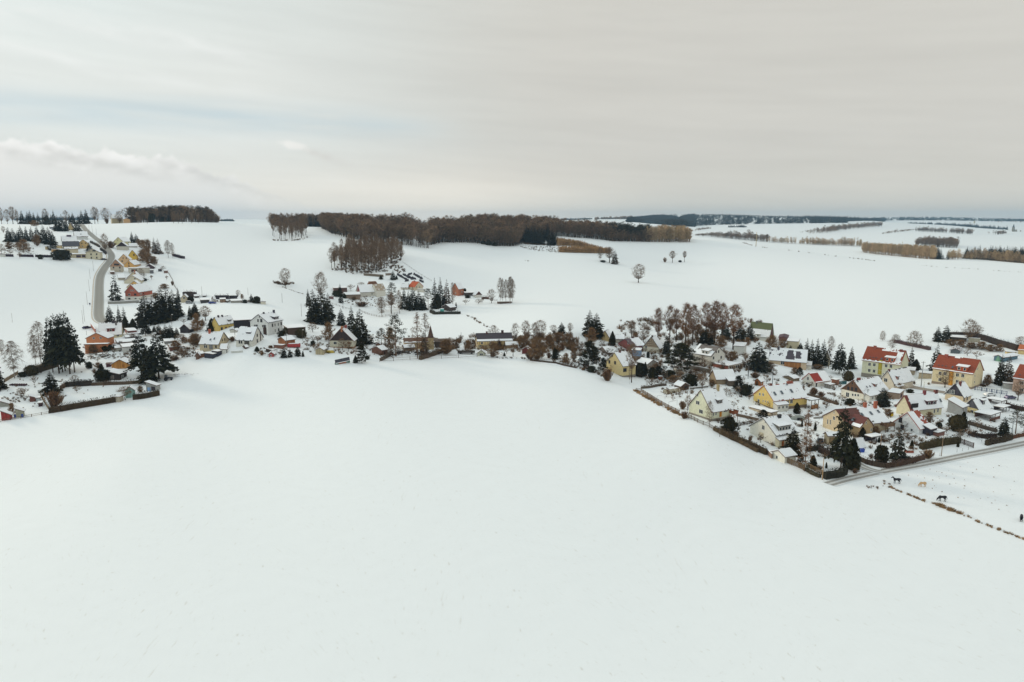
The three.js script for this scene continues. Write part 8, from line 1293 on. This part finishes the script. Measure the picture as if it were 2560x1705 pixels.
for (const [x, yb, yt, w, l] of [[520, 1100, 938, 140, 'orchard tree above the dark garden hedge'], [190, 1112, 1008, 110, 'orchard tree over the short hedge'], [355, 1178, 1068, 110, 'leaning orchard tree before the garden hedge'], [30, 1100, 900, 150, 'leaning orchard tree at the picture edge']]) t('fruit', x, yb, yt, w, l);
t('bush', 722, 1195, 1108, 90, 'dark ball bush in the garden hedge line');
hedge([[100, 1148], [170, 1150], [242, 1152]], 1.9, 1.5, [0.05, 0.034, 0.046], 'short dark garden hedge at the lower field', { dens: 12 });
hedge([[340, 1152], [470, 1155], [600, 1158]], 1.9, 1.5, [0.05, 0.034, 0.046], 'longer dark garden hedge at the lower field', { dens: 12 });
hedge([[630, 1158], [780, 1162], [950, 1165]], 1.9, 1.5, [0.05, 0.034, 0.046], 'dark garden hedge beside the very broad conifer', { dens: 12 });
H({ label: 'brown roofed hill house half hidden by dark spruces', c: [1300, 680], lx: 1222, rx: 1322, th: -16, ev: 628, rd: 545, col: '#d3bb86', rc: '#4a3c3c', snow: (x, s, n) => n > 0.3 });
H({ label: 'long skyline house with snowy roof at the road crest', c: [1995, 520], lx: 1982, rx: 2195, th: 64, ev: 468, rd: 402, col: '#c9b78e', ch: [], sky: [[2050, 435, 1.2, 1.2]] });
H({ n: 'garden_shed', cat: 'shed', label: 'snow roofed bluish shed beside the dense spruce group', c: [892, 655], lx: 880, rx: 992, th: 64, ev: 628, rd: 592, mono: 1, col: '#5a6478' });
H({ label: 'hill house with plain snowy roof nearest the road', c: [1335, 845], lx: 1322, rx: 1572, th: 64, ev: 792, rd: 706, col: '#d4d6d4', sky: [[1440, 755, 1, 0.8]] });
H({ label: 'hill house with purple gablet in its snowy roof', c: [1108, 905], lx: 1098, rx: 1375, th: 64, ev: 878, rd: 785, col: '#cfccc4', dor: [[1230, 800, 3.5, 1.6, '#4a3050', 0]] });
H({ label: 'hill house with bare dark grey roof slope', c: [1128, 1012], lx: 1118, rx: 1420, th: 64, ev: 965, rd: 882, col: '#c2b49c', rc: '#54545e', snow: 0 });
H({ label: 'yellow gabled hill house between the snowy roofs and the dark spruce', c: [1568, 1010], lx: 1418, rx: 1592, th: -18, ev: 905, rd: 850, col: '#e0bd76', win: [['g', 1458, 912, 0.7, 0.8, 'd'], ['g', 1525, 912, 0.7, 0.8, 'd'], ['g', 1470, 965, 0.8, 1]] });
H({ label: 'cream hill house with grey boarded gable above the lower field', c: [1788, 1212], lx: 1540, rx: 1835, th: -10, ev: 1075, rd: 1010, col: '#ddd2b0', gc: '#b8ae96', rc: '#6a6460', pl: 0.5, win: [['g', 1675, 1045, 1.8, 0.9, 'd'], ['g', 1622, 1110, 0.9, 1.2, 'd'], ['g', 1722, 1108, 0.9, 1.2, 'd'], ['g', 1628, 1172, 0.9, 1.2, 'd'], ['g', 1725, 1170, 0.9, 1.2, 'd']] });
H({ n: 'garage', cat: 'garage', label: 'low garage row with dark openings beside the cream hill house', c: [1268, 1172], lx: 1258, rx: 1542, th: 64, ev: 1112, col: '#cbbd9c', win: [['l', 1400, 1145, 3.2, 1.9, '#4a3a44'], ['l', 1490, 1142, 2.4, 1.8, '#4a3a44']] });
H({ n: 'outbuilding', cat: 'outbuilding', label: 'beige outbuilding with patchy snow before the dark grey roof', c: [1160, 1078], lx: 1150, rx: 1395, th: 64, ev: 1020, rd: 985, col: '#cfbf9e', snow: (x, s, n) => n > -0.1 });
H({ n: 'garden_shed', cat: 'shed', label: 'small yellow shed beside the lone dark spruce', c: [862, 1028], lx: 808, rx: 872, th: -16, ev: 975, col: '#d8bc88' });
H({ n: 'garden_shed', cat: 'shed', label: 'yellow flat shed between the lone spruce and the dark grey roof', c: [1102, 1008], lx: 1008, rx: 1112, th: -16, ev: 955, col: '#d9bd84' });
H({ n: 'garden_shed', cat: 'shed', label: 'orange beige shed behind the very broad conifer', c: [1040, 1075], lx: 918, rx: 1050, th: -16, ev: 1022, col: '#d8a86a' });
H({ n: 'garden_hut', cat: 'hut', label: 'tiny pale hut at the picture edge in the orchard', c: [88, 1158], lx: -10, rx: 98, th: -16, ev: 1112, col: '#d9d9d4' });
hedge([[1615, 905], [1680, 935], [1775, 985]], 1.8, 1.4, [0.055, 0.045, 0.035], 'dark hedge down the roadside by the dark spruce', { dens: 14 });
hedge([[1795, 1035], [1850, 1075], [1890, 1105]], 2.2, 1.6, [0.045, 0.04, 0.04], 'dark hedge at the corner of the cream hill house', { dens: 14 });
car(1855, 1212, 40, '#3a3c48', 'dark car standing beside the cream hill house');
for (const [x, a, b, l] of [[1650, 742, 600, 'middle thin pole in the upper field by the road'], [1722, 778, 638, 'lower thin pole in the upper field by the road'], [1592, 705, 590, 'highest thin pole in the upper field by the road']]) pole(x, a, b, l, { r: 0.1, col: '#8a857e' });
scatter('undergrowth', 'twigs', [[0, 1110], [560, 1110], [700, 1000], [300, 980], [0, 1000]], 46, 0.9, 'brown orchard scrub on the hillside', 'brush');

// ================================================================ woods and far country
DMAX = 1120;
use(640, 500, 0.27176);
{ // the little clump and the wooded knoll: trunks can be told apart, so each tree is its own
  const spots = (poly, n, gap, lo, hi, label, group, kinds) => {
    const xs = poly.map((q) => q[0]), ys = poly.map((q) => q[1]), got = [];
    const inside = (x, y) => { let c = false; for (let i = 0, j = poly.length - 1; i < poly.length; j = i++) { const [a, b] = poly[i], [d, e] = poly[j]; if ((b > y) !== (e > y) && x < (d - a) * (y - b) / (e - b) + a) c = !c; } return c; };
    for (let k = 0; k < n * 60 && got.length < n; k++) {
      const x = rr(Math.min(...xs), Math.max(...xs)), y = rr(Math.min(...ys), Math.max(...ys)); if (!inside(x, y)) continue; const p = at(x, y); if (got.some((q) => q.distanceTo(p) < gap)) continue; got.push(p);
      const kind = kinds[got.length % kinds.length], [name, cat, vs] = K[kind], v = vs[got.length % vs.length], h = rr(lo, hi), g = thing(name, p, rr(0, 6.28)), w = rr(5.5, 8.5) / v.w; g.scale.set(w, h / v.h, w); mesh('trunk', v.trunk, leafM, g); mesh('crown', v.crown, leafM, g); tag(g, label, cat, group);
    }
  };
  spots([[165, 368], [300, 372], [470, 345], [490, 300], [420, 270], [180, 275], [130, 320]], 46, 4, 17, 23, 'bare brown tree in the round copse on the open snowfield', 'trees of the round copse', ['tall']);
  spots([[690, 645], [800, 658], [920, 682], [1100, 672], [1190, 662], [1200, 600], [1345, 570], [1335, 500], [1150, 470], [900, 470], [780, 520], [700, 590]], 124, 4.4, 11, 22, 'bare brown tree on the wooded knoll above the hamlet', 'trees of the wooded knoll', ['tall', 'tall', 'bare']);
}
scatter('undergrowth', 'twigs', [[690, 648], [800, 662], [920, 686], [1190, 668], [1345, 572], [1320, 500], [1100, 520], [800, 560]], 420, 1.5, 'brown undergrowth beneath the wooded knoll', 'brush');
along('undergrowth', 'twigs', [[160, 372], [260, 376], [400, 366], [470, 345]], 46, 2, 1.6, 'brown undergrowth at the edge of the round copse', 'brush');
wood('bare_wood', 'bareF', [[612, 262, 125], [700, 308, 112], [830, 345, 100], [1000, 385, 92], [1200, 400, 85], [1380, 412, 120], [1480, 432, 160], [1580, 446, 205]], 1500, 190, 'broad bare brown wood on the hill behind the knoll', { keep: 0.1 });
wood('bare_wood', 'bareF', [[1600, 415, 165], [1700, 392, 168], [1850, 393, 165], [2000, 397, 150], [2060, 402, 138], [2220, 422, 135], [2355, 427, 132]], 1400, 180, 'bare brown wood continuing along the hill', { keep: 0.1 });
DMAX = 1400;
wood('distant_wood', 'bareF', [[130, 196, 140], [300, 192, 128], [450, 191, 120], [600, 192, 118], [735, 194, 110]], 420, 60, 'distant bare wood on the ridge line beyond the snowfield', { jitter: 0.14 });
wood('distant_wood', 'conF', [[480, 190, 112], [600, 190, 104], [700, 190, 105]], 70, 40, 'dark conifers standing in the distant ridge wood', {});
DMAX = 1120;
use(1200, 500, 0.27176);
wood('bare_wood', 'bareF', [[0, 405, 130], [120, 415, 130], [330, 425, 138], [390, 380, 140], [560, 370, 142], [690, 335, 160]], 1100, 200, 'bare wood on the middle hilltop behind the dark conifer block', { keep: 0.1 });
wood('bare_wood', 'bareF', [[700, 330, 178], [850, 345, 190], [1000, 352, 197], [1190, 376, 205], [1240, 376, 210]], 620, 120, 'bare wood beyond the larch plantation', { keep: 0.12 });
wood('conifer_wood', 'conF', [[375, 372, 260], [450, 402, 232], [520, 412, 226], [600, 420, 238], [705, 418, 268]], 130, 60, 'dark conifer block at the foot of the hill wood', { fat: 1.15 });
wood('pine_wood', 'pineF', [[1200, 378, 212], [1350, 380, 212], [1480, 382, 220], [1560, 384, 228]], 230, 70, 'dark pine tops in the long wood', { fat: 1.3 });
wood('bare_wood', 'bareF', [[1190, 380, 262], [1380, 381, 262], [1570, 386, 262]], 190, 20, 'grey bare edge trees under the dark pine tops', { jitter: 0.1 });
wood('tan_wood', 'tanF', [[1530, 385, 226], [1700, 387, 226], [1850, 391, 238], [1930, 388, 262]], 330, 70, 'tan bare wood ending at the far snowfield', { jitter: 0.1 });
wood('larch_plantation', 'larchF', [[735, 482, 425], [850, 486, 420], [1000, 489, 425], [1100, 490, 432], [1185, 492, 445]], 2100, 110, 'dense orange tan plantation of young larches', { keep: 0.3 });
wood('larch_plantation', 'larchF', [[712, 425, 340], [800, 420, 350], [900, 432, 372], [1000, 445, 395], [1120, 460, 425]], 1300, 90, 'upper slope of the orange tan larch plantation', { keep: 0.1 });
scatter('undergrowth', 'twigs', [[300, 400], [600, 418], [620, 408], [420, 370], [340, 360]], 240, 1.8, 'reddish brown scrub below the dark conifer block', 'brush');
scatter('undergrowth', 'twigs', [[350, 425], [720, 430], [725, 482], [500, 470], [430, 455]], 170, 0.9, 'snowy meadow stalks below the dark conifer block', 'stalks');
for (const [x, yb, yt, w, l] of [[30, 405, 352, 60, 'dark fir bush first at the wood corner'], [80, 415, 362, 70, 'dark fir bush second at the wood corner'], [135, 422, 385, 60, 'low dark fir bush third at the wood corner']]) t('cone', x, yb, yt, w, l);
t('birch', 1103, 565, 432, 80, 'pale birch at the tip of the larch plantation');
t('tall', 1190, 577, 418, 120, 'bare dark tree at the tip of the larch plantation');
t('rusty', 1240, 588, 458, 90, 'brown conifer at the tip of the larch plantation');
t('bush', 1128, 572, 552, 56, 'low brown heap under the plantation trees');
t('bare', 1458, 760, 572, 185, 'lone bare oak in the middle of the snowfield');
t('tall', 1770, 577, 458, 86, 'bare tree first of the far pair in the snowfield');
t('tall', 1880, 572, 458, 58, 'bare tree second of the far pair in the snowfield');
t('shrub', 1700, 572, 522, 40, 'thin shrub beside the far pair of trees');
t('bush', 1840, 572, 552, 34, 'dark low bush between the far pair of trees');
along('dead_twigs', 'twigs', [[420, 558], [440, 562], [470, 566]], 7, 1, 0.7, 'small dark scrub spot on the open snowfield', 'stalks');
DMAX = 12000;
use(1700, 500, 0.36518);
wood('tan_wood', 'tanF', [[1248, 358, 285], [1400, 378, 276], [1500, 386, 278], [1600, 396, 290], [1740, 408, 300]], 460, 60, 'tan brown wood at the far edge of the snowfield', { jitter: 0.12 });
wood('conifer_wood', 'conF', [[1720, 402, 300], [1780, 408, 318], [1830, 410, 350]], 26, 20, 'dark conifers at the end of the tan brown wood', { fat: 1.2 });
wood('tan_wood', 'tanF', [[1830, 408, 340], [1900, 405, 345], [1960, 404, 350]], 46, 30, 'thin bare trees between the two far woods', {});
wood('conifer_wood', 'conF', [[1950, 402, 328], [2100, 410, 324], [2250, 422, 324], [2400, 436, 322]], 330, 70, 'dark conifer wood at the far edge of the snowfield', { fat: 1.1 });
wood('tan_wood', 'tanF', [[1960, 408, 352], [2150, 416, 348], [2250, 426, 360], [2400, 438, 375]], 190, 14, 'tan trees in front of the dark far conifer wood', {});
wood('grey_wood', 'bareF', [[1610, 312, 272], [1700, 318, 242], [1800, 325, 250], [1900, 330, 262]], 240, 130, 'grey bare wood in the hollow behind the tan brown wood', {});
wood('tan_wood', 'tanF', [[815, 302, 272], [900, 306, 260], [1050, 312, 262], [1150, 316, 265], [1240, 320, 262]], 240, 50, 'row of tan woodland beyond the snowfield edge', {});
wood('tan_wood', 'tanF', [[590, 288, 258], [700, 296, 256], [810, 302, 262]], 60, 30, 'sparse tan trees beyond the snowfield edge', {});
wood('bare_wood', 'bareF', [[95, 244, 232], [200, 252, 222], [350, 266, 218], [450, 275, 228], [540, 284, 232], [600, 288, 240]], 330, 70, 'brown wood strip beside the long tan wood', {});
wood('distant_wood', 'bareF', [[825, 236, 214], [900, 234, 196], [1000, 226, 178], [1200, 196, 160], [1380, 182, 148]], 420, 240, 'blue grey wood on the middle distance slope', {});
wood('distant_wood', 'bareF', [[1380, 236, 222], [1450, 228, 202], [1540, 216, 202], [1600, 206, 196]], 90, 60, 'small distant wood on the snowy rise', {});
wood('distant_wood', 'bareF', [[1610, 214, 182], [1750, 222, 188], [1870, 228, 194], [2000, 236, 200]], 220, 90, 'distant tan wood beyond the snowy rise', {});
wood('distant_wood', 'bareF', [[2110, 236, 212], [2170, 238, 206], [2230, 232, 210]], 60, 60, 'small distant wood near the picture edge', {});
wood('distant_wood', 'conF', [[1560, 160, 148], [1750, 168, 152], [1900, 178, 158], [2050, 192, 168], [2240, 204, 182]], 420, 160, 'long blue wood strip in the far country', { fat: 1.6 });
wood('distant_wood', 'conF', [[330, 188, 170], [390, 187, 168], [460, 188, 172]], 60, 60, 'small dark wood on the far snowy field', { fat: 1.4 });
wood('distant_wood', 'bareF', [[75, 216, 206], [130, 208, 190], [210, 196, 184]], 60, 30, 'grey hedge row climbing the far field', { fat: 1.3 });
wood('forested_hill', 'farF', [[-360, 152, 114], [-200, 162, 102], [0, 186, 93], [100, 176, 95], [300, 168, 94], [500, 165, 102], [700, 161, 107], [900, 159, 104], [1140, 156, 110]], 7500, 1700, 'long blue forested hill on the horizon', { fat: 2.2, keep: 0.06, H0: 26 });
wood('distant_wood', 'farF', [[1140, 146, 114], [1300, 142, 120], [1400, 140, 118], [1550, 139, 112], [1700, 139, 112], [1900, 141, 116], [2150, 146, 122], [2420, 148, 128]], 2600, 900, 'faint blue forest line on the horizon', { fat: 2.4, H0: 30 });
t('bare', 470, 232, 198, 34, 'single distant tree on the far snowy field');
use(1200, 500, 0.27176);
wood('distant_wood', 'farF', [[740, 186, 166], [900, 182, 162], [1030, 178, 162]], 260, 300, 'blue wood on the horizon above the long wood', { fat: 2 });
wood('distant_wood', 'farB', [[1060, 178, 160], [1250, 176, 154], [1400, 176, 150]], 120, 120, 'thin tree line on the far snowy hill', { fat: 1.4 });
use(0, 480, 0.1403);
wood('distant_wood', 'farF', [[250, 420, 372], [700, 422, 375], [1200, 420, 380], [1700, 420, 400]], 400, 300, 'faint blue wood on the horizon behind the skyline spruces', { fat: 2 });
use(240, 480, 0.1403);
wood('distant_wood', 'farF', [[2220, 520, 480], [2350, 520, 478], [2450, 522, 480]], 220, 300, 'small blue hill wood between the hilltop woods', { fat: 2 });
use(1700, 500, 0.36518);
for (const [x, a, b, l] of [[520, 316, 220, 'tall pale pylon mast at the far snowfield edge'], [1515, 384, 285, 'pale pylon mast before the tan brown wood'], [288, 98, 74, 'thin mast on the blue forested hill'], [1298, 118, 104, 'thin mast on the far horizon'], [1025, 156, 125, 'pale mast on the middle distance ridge']]) pole(x, a, b, l, { name: 'mast', cat: 'mast', r: 0.5, col: '#c9b898' });
const farHouses = [[1240, 160, 10], [1262, 158, 9], [1985, 160, 12], [2180, 150, 10], [2200, 152, 12], [2275, 148, 9], [2300, 151, 12], [2330, 153, 10], [2300, 214, 12], [2330, 216, 10], [1700, 200, 9]];
farHouses.forEach(([x, y, w], i) => { H({ n: 'distant_house', label: 'tiny pale house in the distant settlement near the horizon', group: 'houses of the distant settlement', c: [x, y], lx: x - w * 0.4, rx: x + w * 0.6, th: 40, ev: y - 4, rd: y - 8, col: i % 3 ? '#d8cfc0' : '#c9b89c', rc: '#7a6a64', snow: i % 2 ? 0 : 1 }); });
{ const p = at(2015, 160), G = thing('water_tower', p), h = solveH(p, NY(143)); mesh('shaft', new THREE.CylinderGeometry(h * 0.3, h * 0.32, h, 12).translate(0, h / 2, 0), wallM('#d8cbb0'), G); mesh('roof', new THREE.ConeGeometry(h * 0.34, h * 0.25, 12).translate(0, h * 1.12, 0), mat('#8a7a70'), G); tag(G, 'stubby pale tower on the distant horizon', 'tower'); }
{ const p = at(2280, 216), G = thing('church', p, 0.5), s = 1; new MB().box(-4, 4, -2, 20, -4, 4).build('tower', wallM('#8a8478'), G); mesh('spire', new THREE.ConeGeometry(5, 14, 4).rotateY(Math.PI / 4).translate(0, 27, 0), mat('#4a4a52'), G); new MB().box(4.01, 24, -2, 9, -5, 5).build('nave', wallM('#b0a898'), G); tag(G, 'distant church with a dark pointed spire', 'church'); }
use(1700, 500, 0.36518);
along('undergrowth', 'twigs', [[430, 294], [520, 318], [620, 332], [800, 352], [1000, 378], [1200, 402], [1330, 418]], 90, 1.2, 1.2, 'line of dry stalks crossing the far snowfield', 'stalks');
along('undergrowth', 'twigs', [[1630, 445], [1800, 462], [2000, 472], [2200, 488], [2350, 496]], 46, 1.2, 0.7, 'dotted line of stalks in the far snowfield', 'stalks');

// small growth that breaks the snow of the gardens
use(0, 0, 1);
DMAX = 700;
const east = [[1610, 950], [1700, 905], [1900, 930], [2150, 960], [2300, 1000], [2500, 1050], [2440, 1095], [2260, 1135], [2120, 1135], [2000, 1150], [1850, 1085], [1700, 1008]];
scatter('undergrowth', 'twigs', east, 560, 1.05, 'low brown scrub spread through the eastern gardens', 'brush');
scatter('dry_grass', 'grass', east, 700, 0.3, 'dry grass tips showing through the snow of the eastern gardens', 'grass');
scatter('undergrowth', 'twigs', [[1400, 850], [1600, 872], [1900, 885], [1900, 925], [1650, 955], [1520, 930], [1440, 890]], 420, 1.5, 'brown scrub spread through the middle gardens', 'brush');
scatter('undergrowth', 'twigs', [[1120, 845], [1250, 838], [1440, 835], [1450, 880], [1380, 882], [1250, 878], [1120, 868]], 240, 2.1, 'dense brown brushwood between the farmhouse and the yellow house', 'brush');
scatter('undergrowth', 'twigs', [[1540, 800], [1900, 800], [1900, 860], [1560, 880]], 240, 2.2, 'brown underwood around the tall grove', 'brush');
scatter('undergrowth', 'twigs', [[0, 1035], [110, 1015], [400, 930], [470, 875], [300, 835], [200, 860], [0, 960]], 150, 0.6, 'low scrub spread through the western gardens', 'brush');
scatter('undergrowth', 'twigs', [[700, 850], [950, 840], [1200, 850], [1200, 885], [980, 895], [760, 882]], 190, 1.0, 'brown scrub along the gardens above the big field', 'brush');
scatter('undergrowth', 'saplings', east, 130, 2.6, 'thin bare saplings and tall shrubs among the eastern gardens', 'brush');
scatter('undergrowth', 'saplings', [[1400, 850], [1600, 872], [1900, 885], [1900, 925], [1650, 955], [1520, 930], [1440, 890]], 110, 3, 'thin bare saplings among the middle gardens', 'brush');
scatter('undergrowth', 'saplings', [[700, 845], [950, 840], [1200, 850], [1200, 885], [980, 893], [760, 880]], 70, 3, 'thin bare saplings along the gardens above the big field', 'brush');
scatter('undergrowth', 'saplings', [[200, 900], [330, 835], [480, 800], [480, 880], [400, 930]], 50, 2.6, 'thin bare saplings among the western gardens', 'brush');

scene.updateMatrixWorld(true);
console.log('things', scene.children.length);
renderer.render(scene, camera);
